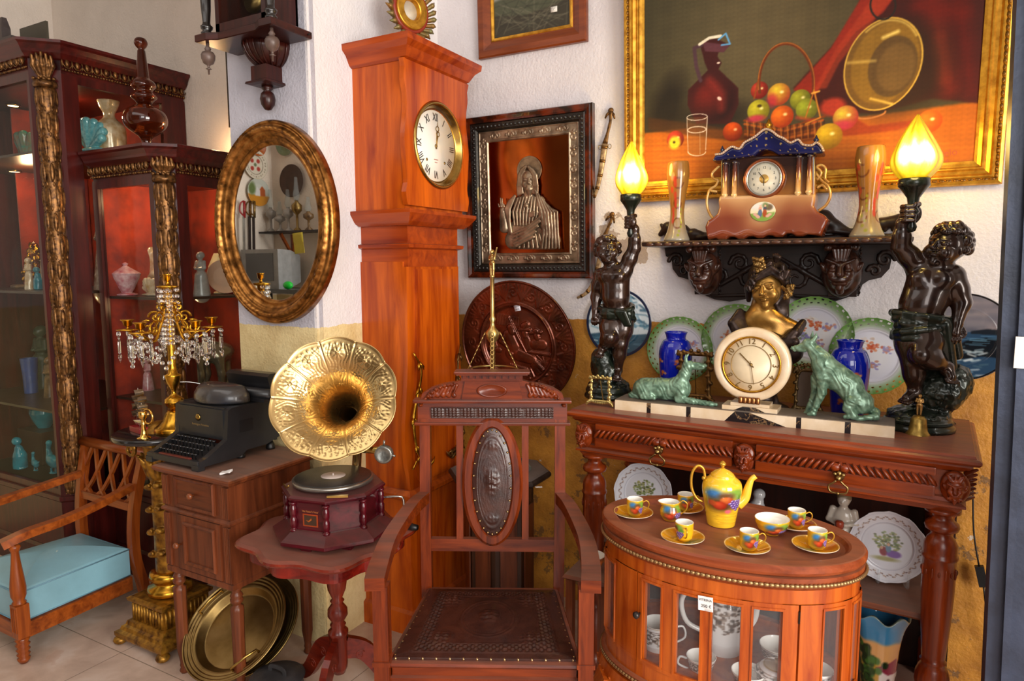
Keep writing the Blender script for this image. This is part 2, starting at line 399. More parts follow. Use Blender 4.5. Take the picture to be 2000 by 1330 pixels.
def sheet(w, h, nx, ny, hf=None, pic=None, rim=.002, M=None):
    """relief or picture: grid w x h centred in local XY facing +Z with a closed back at -rim"""
    x = np.linspace(-w/2, w/2, nx); y = np.linspace(-h/2, h/2, ny); X, Y = np.meshgrid(x, y); Z = hf(X, Y) if hf else X*0
    P = np.stack([X, Y, Z], -1).reshape(-1, 3); i = np.arange(nx*ny).reshape(ny, nx)
    F = [tuple(q) for q in np.stack([i[:-1, :-1], i[:-1, 1:], i[1:, 1:], i[1:, :-1]], -1).reshape(-1, 4)]
    bd = list(i[0, :])+list(i[1:, -1])+list(i[-1, :-1][::-1])+list(i[1:-1, 0][::-1]); k = len(P)
    Q = P[bd].copy(); Q[:, 2] = -rim; P = np.concatenate([P, Q]); nb = len(bd)
    F += [(bd[j], k+j, k+(j+1) % nb, bd[(j+1) % nb]) for j in range(nb)]; F.append(tuple(k+j for j in range(nb))[::-1])
    me = bpy.data.meshes.new('sheet'); me.from_pydata(P.tolist(), [], F); sm = [True]*((nx-1)*(ny-1))+[False]*(nb+1); me.polygons.foreach_set('use_smooth', sm)
    if pic is not None: setcol(me, pic.at(P[:, 0]/w+.5, P[:, 1]/h+.5))
    if M is not None: me.transform(M)
    return me
def disc(R, nr, na, zf, pic=None, back=.004, edge=None, M=None):
    """round plate or relief facing +Z; zf(r, theta) arrays; edge(theta) scales the radius; hollow back"""
    r = np.linspace(0, 1, nr)[1:]; t = np.arange(na)*2*pi/na; RR, T = np.meshgrid(r, t, indexing='ij'); e = edge(T) if edge else 1
    rad = RR*R*(1+(e-1)*RR**4) if edge else RR*R; Z = zf(RR, T); P = np.stack([rad*np.cos(T), rad*np.sin(T), Z], -1).reshape(-1, 3); n = len(P)
    z0 = float(zf(np.zeros((1, 1)), np.zeros((1, 1)))[0, 0]); bk = P.copy(); bk[:, 2] -= back; P = np.concatenate([P, bk, [[0, 0, z0], [0, 0, z0-back]]])
    F = []; m = nr-1
    for a in range(m-1):
        for b in range(na):
            c = (b+1) % na; F.append((a*na+b, (a+1)*na+b, (a+1)*na+c, a*na+c)); F.append((n+a*na+b, n+a*na+c, n+(a+1)*na+c, n+(a+1)*na+b))
    for b in range(na):
        c = (b+1) % na; o = (m-1)*na; F.append((o+b, n+o+b, n+o+c, o+c)); F.append((2*n, b, c)); F.append((2*n+1, n+c, n+b))
    me = bpy.data.meshes.new('disc'); me.from_pydata(P.tolist(), [], F); me.polygons.foreach_set('use_smooth', [True]*len(F))
    if pic is not None: setcol(me, pic.at(P[:, 0]/(2*R)+.5, P[:, 1]/(2*R)+.5))
    if M is not None: me.transform(M)
    return me
def wrapcol(me, pic, z0, z1, a0=0, inside=None):
    """colour a lathed pot by angle and height"""
    P = coords(me); u = ((np.arctan2(P[:, 1], P[:, 0])-a0)/(2*pi)) % 1; c = pic.at(u, np.clip((P[:, 2]-z0)/(z1-z0), 0, 1))
    if inside is not None: c[inside(P)] = Pic.c('f4f0e8')
    setcol(me, c)
# ================================================================ the room
def wall_mat(name, hi, lo, z=1.272, peel=0, wob=.006, rough_up=.6):
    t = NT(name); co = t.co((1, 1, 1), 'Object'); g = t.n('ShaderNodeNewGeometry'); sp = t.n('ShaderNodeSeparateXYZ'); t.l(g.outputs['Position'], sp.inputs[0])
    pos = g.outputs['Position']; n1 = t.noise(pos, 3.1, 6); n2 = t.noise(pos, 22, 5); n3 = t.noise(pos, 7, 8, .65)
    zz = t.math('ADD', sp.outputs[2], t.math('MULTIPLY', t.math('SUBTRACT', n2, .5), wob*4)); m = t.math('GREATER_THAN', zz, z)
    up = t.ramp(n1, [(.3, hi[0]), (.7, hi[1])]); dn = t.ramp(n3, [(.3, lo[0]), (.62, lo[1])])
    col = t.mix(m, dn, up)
    if peel:
        # bare plaster showing where paint has come away beside the lower dagger, and flakes on the yellow dado
        def spot(x, zc, r, sx=1.):
            mp = t.n('ShaderNodeMapping'); mp.inputs['Location'].default_value = (-x*sx, 0, -zc); mp.inputs['Scale'].default_value = (sx, 0, 1); t.l(pos, mp.inputs[0])
            vl = t.n('ShaderNodeVectorMath', operation='LENGTH'); t.l(mp.outputs[0], vl.inputs[0])
            d = t.math('ADD', vl.outputs['Value'], t.math('MULTIPLY', t.math('SUBTRACT', t.noise(pos, 18, 6, .6), .5), .16)); return t.math('LESS_THAN', d, r)
        s1 = spot(-1.0, 1.61, .10, 1.1); s2 = spot(-.92, 1.555, .05, 1.2); s3 = spot(-.99, 1.66, .035)
        col = t.mix(s1, col, t.ramp(n3, [(.35, '8d7a70'), (.6, 'b3a295')])); col = t.mix(s2, col, 'a89688'); col = t.mix(s3, col, 'd8cfc8')
        fl = t.math('MULTIPLY', t.math('GREATER_THAN', t.noise(pos, 13, 7, .7), .66), t.math('LESS_THAN', sp.outputs[2], 1.12)); col = t.mix(t.math('MULTIPLY', fl, .8), col, 'c9bfb0')
        dk = t.math('MULTIPLY', t.math('GREATER_THAN', t.noise(pos, 5, 9, .75), .57), t.math('LESS_THAN', sp.outputs[2], .86)); col = t.mix(t.math('MULTIPLY', dk, .7), col, '5d4630')
    t.set(base=col, rough=rough_up)
    h = t.math('ADD', t.math('MULTIPLY', n2, .6), t.math('MULTIPLY', t.noise(pos, 90, 4), .5)); t.bump(h, .55, .012); return t.m
WM = wall_mat('white_plaster_ochre_dado', ('cfc9cc', 'dcd6d8'), ('96601c', 'c88a30'), peel=1)
WL = wall_mat('white_plaster_cream_dado', ('dcd8dc', 'eae6e6'), ('d2b67c', 'ecd8a2'))
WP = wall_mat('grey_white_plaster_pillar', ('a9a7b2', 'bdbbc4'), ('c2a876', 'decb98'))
WR = wall_mat('warm_white_plaster', ('dccfc2', 'ecdfd2'), ('cdb682', 'e6d6a4'))
FLM = NT('beige_floor_tiles'); _p = FLM.n('ShaderNodeNewGeometry').outputs['Position']
_b = FLM.n('ShaderNodeTexBrick', offset=0, squash=1); _mp = FLM.n('ShaderNodeMapping'); _mp.inputs['Location'].default_value = (2.57, -1.466, 0); FLM.l(_p, _mp.inputs[0]); FLM.l(_mp.outputs[0], _b.inputs['Vector'])
for k, v in (('Scale', 1.), ('Brick Width', .46), ('Row Height', .46), ('Mortar Size', .0022), ('Mortar Smooth', .4)): _b.inputs[k].default_value = v
_c = FLM.ramp(FLM.noise(_p, 4.5, 7, .6, .4), [(.28, 'a98f7f'), (.5, 'c5ab9a'), (.72, 'd8c6ba')]); _c2 = FLM.mix(FLM.math('MULTIPLY', FLM.math('GREATER_THAN', FLM.noise(_p, 2.2, 6), .55), .3), _c, 'b98f78')
FLM.set(base=FLM.mix(_b.outputs['Fac'], _c2, '8a7767'), rough=FLM.math('ADD', FLM.math('MULTIPLY', FLM.noise(_p, 8, 4), .3), .3)); FLM.bump(FLM.math('MULTIPLY', _b.outputs['Fac'], -1.), .5, .002)
CEI = plain('ceiling_paint', 'cfccc8', .8)
struct('floor', B().box(-4.7, 2.4, -2.9, 2.9, -.08, 0), FLM.m)
struct('ceiling', B().box(-4.7, 2.4, -3.2, 2.9, 3.2, 3.28), CEI)
def wallb(name, x0, x1, y0, y1, m, sub=1): struct(name, B().box(x0, x1, y0, y1, 0, 3.2), m)
wallb('wall_main', XL, 2.4, YM, YM+.15, WM)
wallb('wall_left', XL-.2, XL, YP+.0005, YM, WL)
# the pillar face with a softly rounded, hand-plastered corner
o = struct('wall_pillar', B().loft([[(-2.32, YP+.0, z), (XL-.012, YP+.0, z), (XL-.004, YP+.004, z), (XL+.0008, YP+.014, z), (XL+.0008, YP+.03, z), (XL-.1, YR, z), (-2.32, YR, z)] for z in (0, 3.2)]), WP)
wallb('wall_recess', -4.7, -2.32, YR, YR+.15, WR)
wallb('wall_far_left', -4.7, -4.5, -.3, YR, WR)
wallb('wall_opposite', -4.7, -3.75, -.42, -.3, WR)
wallb('wall_back', -4.7, -.4, -3.2, -3.05, plain('dim_shop_wall', '7a6a5a', .8))
wallb('wall_right', 2.25, 2.4, 1.0, YM, CEI)
# metal door jamb at the right edge, leaning a little
JM = plain('dark_blue_metal', '3a4358', .42, .3, .2, 8, .3, 60, c2='262b38')
b = B()
for x0, x1, y0, y1 in ((0, .34, 1.96, 2.03), (.03, .045, 1.94, 1.96), (.12, .34, 1.935, 1.96)):
    b.loft([[(x0+.262-.022*z, y0, z), (x1+.262-.022*z, y0, z), (x1+.262-.022*z, y1, z), (x0+.262-.022*z, y1, z)] for z in (0, 3.2)])
jb = struct('door_1', b, JM)
p = onp(1989, 640, (.24, 1.9345, 1.3), (0, -1, 0)); tg = B().box(p.x-.004, p.x+.03, 1.9295, 1.9345, 1.262, 1.335).o('paper_label', plain('paper', 'e4e2de', .8), jb, 'torn white paper label')
p = onp(1989, 640, (0, 1.93, 0), (0, -1, 0))
# ================================================================ woods and metals
MAH = wood('red_mahogany', '501604', '9a4012', 'x', .28, .3, .4)
MAHZ = wood('red_mahogany_upright', '501604', '943c10', 'z', .28, .3, .15)
WAL = wood('dusty_walnut', '48200f', '7e4020', 'x', .42, .15, .6)
WALZ = wood('walnut_upright', '48200f', '7e4022', 'z', .38, .15, .2)
PINE = wood('orange_varnished_pine', '8a2c04', 'd8660e', 'z', .25, .35, .2, .6, knots=True)
PINEX = wood('orange_varnished_pine_cornice', '7a2406', 'b84e10', 'x', .28, .3, .25, .7)
CHR = wood('throne_chair_wood', '461304', '8c380e', 'z', .25, .35, .15)
CHRX = wood('throne_chair_wood_rails', '461304', '88360e', 'x', .25, .35, .3)
HON = wood('honey_brown_wood', '6b2c0c', 'b05a1e', 'x', .3, .35, .1)
HONZ = wood('honey_brown_wood_upright', '6b2c0c', 'ac561c', 'z', .3, .35)
VIT = wood('vitrine_wood', '8a3208', 'c8641c', 'z', .26, .35)
VITX = wood('vitrine_wood_top', '6a2a10', '9c4a24', 'x', .34, .25, .5, dustc='9a6a50')
CAB = wood('cabinet_dark_mahogany', '2c0a08', '541610', 'z', .3, .3, .2)
CABX = wood('cabinet_dark_mahogany_cornice', '2c0a08', '5a1812', 'x', .3, .3, .2)
SCA = wood('scallop_table_wood', '54140a', '8a2c12', 'x', .25, .4, .8, dustc='8a6052')
GRA = wood('gramophone_wood', '2e060c', '5e0f1c', 'x', .22, .5, .7, dustc='74504a')
BLKW = wood('blackish_carved_wood', '140c0a', '36221b', 'x', .42, .2, .3)
GILT = plain('bright_gilt', 'd9a53a', .24, 1, .15, 30, .05, 90, c2='a8741f')
BRASS = plain('brass', 'c2a25c', .24, 1, .1, 14, .03, 60, c2='9a7a3c')
BRASSD = plain('dull_brass', 'a88c5a', .36, 1, .1, 9, .06, 50, c2='7d6438')
BRONZE = plain('bronze_mount', '8a6232', .4, .8, .25, 60, .2, 150, c2='3f2a16')
STEEL = plain('nickel', 'c8c8c4', .22, 1, .05)
BLK = plain('black_enamel', '17171a', .3, 0, .2, 15, .05, 60, coat=.3)
IRON = plain('cast_iron', '4a484a', .55, .5, .2, 12, .3, 80)
def many(name, me, mat, parent, mats, label=None):
    """one object per repeated piece, sharing one mesh"""
    if isinstance(me, B): me = me.me(name)
    if not me.materials: me.materials.append(mat)
    for m_ in mats:
        o_ = bpy.data.objects.new(name, me); COL.objects.link(o_); o_.parent = parent; o_.matrix_local = m_
        if label: o_['label'] = label
TL = Matrix.Translation
def grotesque(S, r, lion=False):
    """carved mask facing -Y, about 2.4r tall"""
    k = .1*r; S.e((0, .1*r, .15*r), (.8*r, .62*r, .85*r)); S.e((0, -.05*r, -.5*r), (.56*r, .6*r, .6*r))
    for x in (-1, 1):
        S.e((x*.34*r, -.5*r, -.22*r), .27*r, k=k); S.c((x*.12*r, -.68*r, .24*r), (x*.6*r, -.5*r, .46*r), .11*r, .09*r, k)
        S.e((x*.34*r, -.7*r, .1*r), .17*r, k=k, sub=True); S.e((x*.34*r, -.53*r, .1*r), .15*r, k=k)
        S.e((x*.82*r, 0, .05*r), (.12*r, .2*r, .28*r), (0, x*25, 0), k); S.c((x*.2*r, -.72*r, -.42*r), (x*.5*r, -.5*r, -.3*r), .08*r, .05*r, k)
        if not lion:
            S.chain([(x*.3*r, -.3*r, .75*r), (x*.55*r, -.25*r, 1.15*r), (x*.85*r, 0, 1.3*r)], [.14*r, .1*r, .04*r], k)
            for q in range(3): S.c((x*(.15+.18*q)*r, -.45*r, -.85*r), (x*(.1+.25*q)*r, -.35*r, -1.3*r+.12*q*r), .1*r, .04*r, k)
    S.c((0, -.66*r, .3*r), (0, -.92*r, -.2*r), .1*r, .17*r, k); S.e((0, -.74*r, -.52*r), (.33*r, .14*r, .07*r), k=k)
    S.c((0, -.6*r, -.9*r), (0, -.45*r, -1.4*r if not lion else -1.05*r), .2*r, .06*r if not lion else .2*r, k)
    for q in range(5):
        if lion: S.c(((q-2)*.16*r, -.55*r, .95*r), ((q-2)*.1*r, -.62*r, .38*r), .1*r, .06*r, k*.5); S.e(((q-2)*.3*r, -.35*r, 1.05*r), .2*r, k=k*.5)
        else: S.c(((q-2)*.2*r, -.4*r, .7*r), ((q-2)*.34*r, -.2*r, (1.3-.08*abs(q-2))*r), .1*r, .05*r, k)
    return S
def turned(B_, prof, c, seg=20, **k): return B_.lathe(prof, seg, c, **k)
# ================================================================ carved serving table with two drawers
t = thing('serving_table', 'long carved red-brown sideboard table with devil masks and ring-pull drawers, under the deco clock', 'table', (-.376, 2.128, 0), radians(-3))
w = .607; P = rect(-w, w, 0, .535)
b = B().mould(offs(P, -.03), [(-.02, .957), (.004, .958), (.012, .966), (.012, .971), (.024, .974), (.03, .981), (.03, .988), (.024, .992), (.018, .993), (.015, 1.0), (.0, 1.0)])
b.o('table_top', MAH, t)
F = rect(-w+.045, w-.045, .045, .51)
b = B().mould(F, [(-.01, .83), (.0, .832), (.008, .846), (.018, .85), (.018, .856), (.006, .862), (.004, .872), (-.004, .876), (-.004, .945), (.006, .95), (.014, .958)]).o('apron', MAH, t)
for x0, x1 in ((-w+.1, -.035), (.035, w-.1)):
    xm = (x0+x1)/2
    d = B().box(x0, x1, .026, .06, .872, .904, .005).box(x0, x1, .03, .06, .93, .953, .004).box(x0, x1, .035, .06, .9, .935).o('drawer', MAH, t)
    g = B(); n = 26; hw = (x1-x0)/2
    for i in range(n):
        x = x0+(x1-x0)*(i+.5)/n; sgn = 1 if x < xm else -1; mm = Matrix.Translation((x, .03, .918)) @ Matrix.Rotation(radians(38*sgn), 4, 'Y')
        g.ball((0, 0, 0), 1, 10, .0062, .012, .021, M=mm)
    for s in (-1, 1): g.ball((xm+s*.012, .027, .918), 1, 10, .016, .012, .013)
    g.o('gadroon_moulding', MAHZ, d)
    h = B().lathe([(.0, -.002), (.014, 0), (.012, .006), (.006, .01), (.009, .016), (.006, .022), (0, .024)], 14, ax='y', M=Matrix.Translation((xm, .024, .892)) @ Matrix.Diagonal((1, -1, 1, 1)))
    h.ball((xm-.011, .018, .9), .006, 8).ball((xm+.011, .018, .9), .006, 8).ball((xm, .02, .903), .008, 8)
    rp = spl([(-.006, 0), (-.014, -.008), (-.025, -.018), (-.02, -.034), (0, -.037), (.02, -.034), (.025, -.018), (.014, -.008), (.006, 0)], 4)
    h.tube([(xm+x, .006, .884+z) for x, z in rp], .003, 8); h.ball((xm, .006, .847), .005, 8).o('ring_pull', BRASSD, d)
for x in (-w+.055, 0, w-.055):
    S = Sdf().at((x, .026, .905), (0, 0, 0), .03); grotesque(S, 1.); S.e((0, .4, 0), (1.15, .5, 1.5)).o('devil_mask', MAHZ, t, h=.0021, k=.003)
S = Sdf()
for i in range(7): S.c((w-.03, .07+.006*i, .94-.014*i), (w-.008, .055+.012*i, .955-.016*i), .008, .004)
S.o('carved_scroll', MAHZ, t, h=.0022, k=.004)
legp = [(.0, .832), (.044, .832), (.044, .822), (.026, .818), (.024, .806), (.028, .798), (.04, .79), (.043, .78), (.04, .771), (.028, .766), (.025, .757), (.034, .745), (.041, .73), (.042, .712), (.041, .7), (.045, .696), (.045, .69), (.041, .686), (.0415, .66), (.041, .6), (.037, .5), (.03, .4), (.029, .388), (.034, .384), (.029, .378), (.036, .365), (.043, .345), (.045, .325), (.04, .3), (.03, .28), (.03, .262), (.038, .25), (.038, .1), (.03, .09), (.04, .075), (.045, .05), (.035, .02), (.02, 0), (0, 0)]
for x, y in ((-w+.078, .078), (w-.078, .078), (-w+.078, .47), (w-.078, .47)):
    l = B().lathe(legp[::-1], 28, (x, y, 0), flute=(14, .12, .3, .36)).o('leg', MAHZ, t)
    if y < .1:
        g = B()
        for i in range(16):
            a = 2*pi*i/16; r = .0425; g.ball((x+r*cos(a), y+r*sin(a), .652), 1, 6, .003, .003, .016 if i % 2 else .008)
        g.o('carved_collar', MAHZ, l)
BACKM = wood('sideboard_back_panel', '1c0c08', '36160e', 'z', .4, .1)
B().box(-w+.12, w-.03, .5, .515, .12, .84).o('back_panel', BACKM, t)
for z in (.492, .118): B().mould(rect(-w+.05, w-.05, .1, .5), [(-.008, z-.014), (0, z-.01), (.004, z-.004), (0, z+.002), (-.004, z+.008)]).o('shelf', WAL, t)
DES = t
# ================================================================ tall case clock standing against the left wall, its face to the right
t = thing('longcase_clock', 'tall orange pine longcase clock with white roman dial against the corner wall', 'clock', (XL, 2.12, 0))
D, Wd = .235, .41                       # depth from the wall, width along it
HX = .245
zz = [1.735, 1.78, 1.82, 1.87, 1.93, 1.98, 2.04, 2.1, 2.15, 2.2, 2.25, 2.275]; wv = [.0, .012, .0, .003, .01, .014, .006, -.004, -.002, .01, .004, 0]
pl = [(-.004-o, z) for o, z in zip(wv, zz)]+[(Wd+.004+o, z) for o, z in list(zip(wv, zz))[::-1]]
b = B().box(0, HX, 0.004, Wd-.004, 1.715, 2.29); b.o('head', PINE, t)
c0, rr = (Wd/2+.004, 1.985), .17
outer = spl([(y, z) for y, z in pl], 3)+[pl[0]]
def raypoly(poly, cx, cy, a):
    best = None; dx, dy = cos(a), sin(a)
    for (x0, y0), (x1, y1) in zip(poly, poly[1:]+poly[:1]):
        ex, ey = x1-x0, y1-y0; den = dx*ey-dy*ex
        if abs(den) < 1e-12: continue
        q = ((x0-cx)*ey-(y0-cy)*ex)/den; u = ((x0-cx)*dy-(y0-cy)*dx)/den
        if q > 0 and -1e-6 <= u <= 1+1e-6 and (best is None or q < best): best = q
    return best or .2
def ringplate(poly, cy, cz, r, x0, x1, n=180):
    """plate with a round hole: radial stitches from hole to outline"""
    an = [2*pi*i/n for i in range(n)]+[atan2(z-cz, y-cy) % (2*pi) for y, z in (poly[0], poly[len(poly)//2], poly[len(poly)//2-1], poly[-2])]; an = sorted(set(an))
    inn = [(cy+r*cos(a), cz+r*sin(a)) for a in an]; out = [(cy+raypoly(poly, cy, cz, a)*cos(a), cz+raypoly(poly, cy, cz, a)*sin(a)) for a in an]
    return B().loft([[(x, y, z) for y, z in q] for x, q in ((x0, inn), (x1, inn), (x1, out), (x0, out))], closed=True)
ringplate(outer, c0[0], c0[1], rr, HX, HX+.022).o('door', PINE, t)
bz = B().lathe([(rr-.004, .012), (rr+.003, .024), (rr-.006, .032), (rr-.014, .024), (rr-.022, .006), (rr-.026, .002), (rr-.036, .001)], 64, ax='x', M=Matrix.Translation((HX, c0[0], c0[1])), cap=False).o('dial_bezel', BRASS, t)
DIAL = NT('enamel_dial').set(base='f4f0ea', rough=.22, coat=.5).m; INK = NT('black_ink').set(base='141414', rough=.5).m
dl = B().lathe([(0, .0), (rr-.03, 0), (rr-.03, .003), (0, .006)], 64, ax='x', M=Matrix.Translation((HX-.001, c0[0], c0[1]))).o('dial', DIAL, t)
for i, s in enumerate(['XII', 'I', 'II', 'III', 'IIII', 'V', 'VI', 'VII', 'VIII', 'IX', 'X', 'XI']):
    a = radians(90-30*i); r = .112; p = Vector((HX+.0048, c0[0]+r*cos(a), c0[1]+r*sin(a)))
    text('numeral', s, .044, INK, dl, face_mat(p, (1, 0, 0), (0, cos(a), sin(a))), .0003, sx=.72)
h = B(); x = HX+.008
for a, ln in ((radians(83), .1), (radians(76), .072)):
    d = Vector((0, cos(a), sin(a))); p = Vector((x, *c0)); q = d.cross(Vector((1, 0, 0)))
    h.tube([p-d*.012, p+d*ln*.6], [.003, .002], 6).tube([p+d*ln*.78, p+d*ln], [.002, .0006], 6)
    h.tube([p+d*(ln*.69)+(d*cos(u)+q*sin(u))*.01 for u in [2*pi*k/12 for k in range(12)]], .0016, 6, closed=True)
h.lathe([(0, 0), (.008, 0), (.006, .004), (0, .005)], 12, ax='x', M=Matrix.Translation((x-.003, *c0))).o('hands', BRASSD, t)
many('winding_hole', B().lathe([(.0, 0), (.006, .0), (.006, .002), (0, .002)], 10, ax='x'), BRASSD, dl, [TL((HX+.003, c0[0]+s*.062, c0[1]-.06)) for s in (-1, 1)])
for i, w_ in enumerate((.03, .018)): B().box(HX+.0045, HX+.0052, c0[0]-w_/2, c0[0]+w_/2, c0[1]-.055-.011*i, c0[1]-.0525-.011*i).o('dial_ornament', plain('faded_red_ink', 'b0645a', .6) if not i else bpy.data.materials['faded_red_ink'], dl)
B().lathe([(rr-.01, 0), (rr-.05, .008), (.04, .014), (0, .016)], 48, ax='x', M=Matrix.Translation((HX+.018, *c0)), cap=False).o('dial_glass', glass('clear_glass', (.99, .99, .99)), t)
# cornices and neck
Pc = rect(0, HX+.02, 0, Wd)
B().loft([[(x if x > .01 else 0, y, z) for x, y in offs(Pc, o)] for o, z in ((.0, 2.27), (.012, 2.278), (.03, 2.31), (.05, 2.328), (.052, 2.35), (.03, 2.353))]).o('cornice', PINEX, t)
B().loft([[(max(x, 0), y, z) for x, y in offs(Pc, o)] for o, z in ((-.01, 1.66), (.0, 1.668), (.008, 1.675), (.03, 1.705), (.03, 1.718), (0, 1.722))]).o('lower_cornice', PINEX, t)
Pn = rect(0, HX-.01, .03, Wd-.03); B().mould(Pn, [(0, 1.5), (0, 1.665)]).mould(Pn, [(-.01, 1.565), (.018, 1.575), (.02, 1.588), (.0, 1.592)]).o('neck', PINEX, t)
# trunk box with a violin-shaped front board
B().box(0, HX-.03, .022, Wd-.022, .58, 1.52).o('trunk', PINE, t)
zs = [1.5, 1.4, 1.25, 1.1, .98, .85, .74, .66, .6]; ws = [.183, .183, .184, .188, .2, .213, .208, .192, .184]
loops = []; tp = spl([(z, q) for z, q in zip(zs, ws)], 4)
B().loft([[(x, Wd/2-q, z) for z, q in tp]+[(x, Wd/2+q, z) for z, q in tp[::-1]] for x in (HX-.031, HX-.012)]).o('front_board', PINE, t)
zs2 = [1.49, 1.3, 1.1, .95, .8, .66, .62]; ws2 = [.13, .132, .138, .152, .165, .15, .13]; tq = spl([(z, q) for z, q in zip(zs2, ws2)], 4)
dd = B().loft([[(x, Wd/2-q*s_, z) for z, q in tq]+[(x, Wd/2+q*s_, z) for z, q in tq[::-1]] for x, s_ in ((HX-.013, 1.), (HX-.005, 1.))]).o('trunk_door', PINE, t)
# gilt rococo mounts on both edges of the trunk door
def acanthus(b, pts, r0, r1, leaves=3):
    pts = spl(pts, 5); n = len(pts); b.tube(pts, [r0+(r1-r0)*abs(2*i/(n-1)-1) for i in range(n)], 8)
    for i in range(leaves):
        p = Vector(pts[int(n*(i+.5)/leaves)]); q = Vector(pts[min(n-1, int(n*(i+.5)/leaves)+3)]); d = (q-p).normalized()
        for s in (-1, 1): b.tube([p, p+d*.02+Vector((.006, s*.014, 0)), p+d*.038+Vector((.004, s*.017, .004))], [r0*.9, r0*.7, .0008], 6)
for s, cy in ((-1, .05), (1, Wd-.05)):
    b = B(); x = HX+.004; yy = lambda o: cy-s*o
    acanthus(b, [(x, yy(-.014), 1.16), (x+.01, yy(.02), 1.09), (x, yy(.012), 1.0), (x, yy(-.022), .9), (x+.005, yy(-.02), .8), (x, yy(.02), .715), (x, yy(.065), .7)], .009, .0035, 5)
    acanthus(b, [(x, yy(-.035), .69), (x+.008, yy(0), .735), (x, yy(.03), .695), (x, yy(.06), .67), (x, yy(.09), .7)], .008, .003, 3)
    b.o('gilt_mount', BRONZE if s > 0 else GILT, t)
B().mould(rect(0, HX+.0, -.0, Wd), [(.015, 0), (.015, .09), (.0, .1), (0, .56), (.01, .57), (.01, .585), (-.01, .6)]).o('plinth', PINE, t)
# ================================================================ carved armchair in front
t = thing('throne_armchair', 'tall carved mahogany armchair with embossed leather seat and oval leather back', 'chair', (-.903, 1.466, 0), radians(27.4))
LEA = plain('embossed_brown_leather', '432219', .3, 0, .2, 30, .25, 260, coat=.2, c2='2a1512'); STUD = plain('brass_stud', 'c9a878', .3, 1)
hw0, hw1 = .262, .213
SP = [(-hw0, 0), (hw0, 0), (hw1, .44), (-hw1, .44)]
B().mould(SP, [(-.012, .375), (-.01, .38), (-.004, .384), (-.004, .398), (-.012, .402), (-.012, .425), (.0, .43), (.004, .436), (0, .442), (-.01, .444)]).o('seat_frame', CHRX, t)
def seat_h(X, Y):
    # embossing: border bands, corner leaves, central oval with a lion
    ax, ay = np.abs(X), np.abs(Y); e = np.maximum(ax/.19, ay/.175); z = .012*(1-np.clip(np.maximum(ax/.25, ay/.215), 0, 1)**4)
    band = (e > .80) & (e < .97); z += np.where(band, .002*np.sign(np.sin(X*330)*np.sin(Y*330)), 0); z += .0016*np.exp(-((e-.99)/.015)**2)+.0016*np.exp(-((e-.78)/.015)**2)
    o = np.sqrt((X/.083)**2+(Y/.105)**2); z += .0016*np.exp(-((o-1)/.03)**2)+.0012*np.exp(-((o-.88)/.02)**2)
    z += np.where(o < .86, .0004*np.sin(X*900)*np.sin(Y*900), 0)
    q = np.clip(1-np.sqrt(((X-.0)/.035)**2+((Y-.01)/.045)**2), 0, 1); z += q*.006*(1+.8*vn(X, Y, X*0, 160, 3))
    cc = np.hypot(ax-.13, ay-.115); z += np.clip(1-cc/.05, 0, 1)*.0045*(1+1.0*vn(X, Y, X*0, 210, 5)); return z
me = sheet(.46, .4, 150, 130, seat_h, rim=.012); P_ = coords(me).copy(); f = (P_[:, 1]+.2)/.4; P_[:, 0] *= (1.09-.19*f)*.99; P_[:, 1] += .215; P_[:, 2] += .446; me.vertices.foreach_set('co', P_.ravel())
seat = link('seat', me, LEA, t)
many('stud', B().ball((0, 0, 0), .0045, 8), STUD, seat, [TL((-.24+.48*i/13, .018, .446)) for i in range(14)]+[TL((s*(.243-.047*i/11), .03+.37*i/11, .447)) for i in range(12) for s in (-1, 1)])
yb = .445; rake = lambda z: yb+.06*(max(z-.45, 0)/.7)
for s in (-1, 1):
    b = B().strip([(s*(hw1+.005), yb, 0), (s*(hw1+.005), yb, .45), (s*.222, rake(.75), .75), (s*.222, rake(1.0), 1.0)], .034, .034, (0, 1, 0)).o('rear_post', CHRX if 0 else CHR, t)
    b = B().box(s*.272-.02, s*.272+.02, -.012, .032, 0, .66).box(s*.272-.024, s*.272+.024, -.016, .036, .44, .452).o('front_leg', CHR, t)
    pts = spl([(s*.222, rake(.71)-.005, .745), (s*.25, .36, .74), (s*.285, .2, .705), (s*.29, .08, .68), (s*.283, -.02, .672)], 5); n = len(pts)
    B().strip(pts, [.034+.018*min(1, i/n*1.3) for i in range(n)], [.036 if i < n-4 else .036 for i in range(n)], (0, 0, 1)).o('arm', CHRX, t)
zr = lambda z: rake(z)
def brail(name, x0, x1, z0, z1, d=.02, m=CHRX, p=t): return B().loft([[(x, rake(z)+dy, z) for x, z in ((x0, z0), (x1, z0), (x1, z1), (x0, z1))] for dy in (-d/2, d/2)]).o(name, m, p)
brail('lower_back_rail', -.21, .21, .565, .605, .022)
for s in (-1, 1): brail('back_upright', s*.108-.011, s*.108+.011, .6, 1.0, .018, CHR)
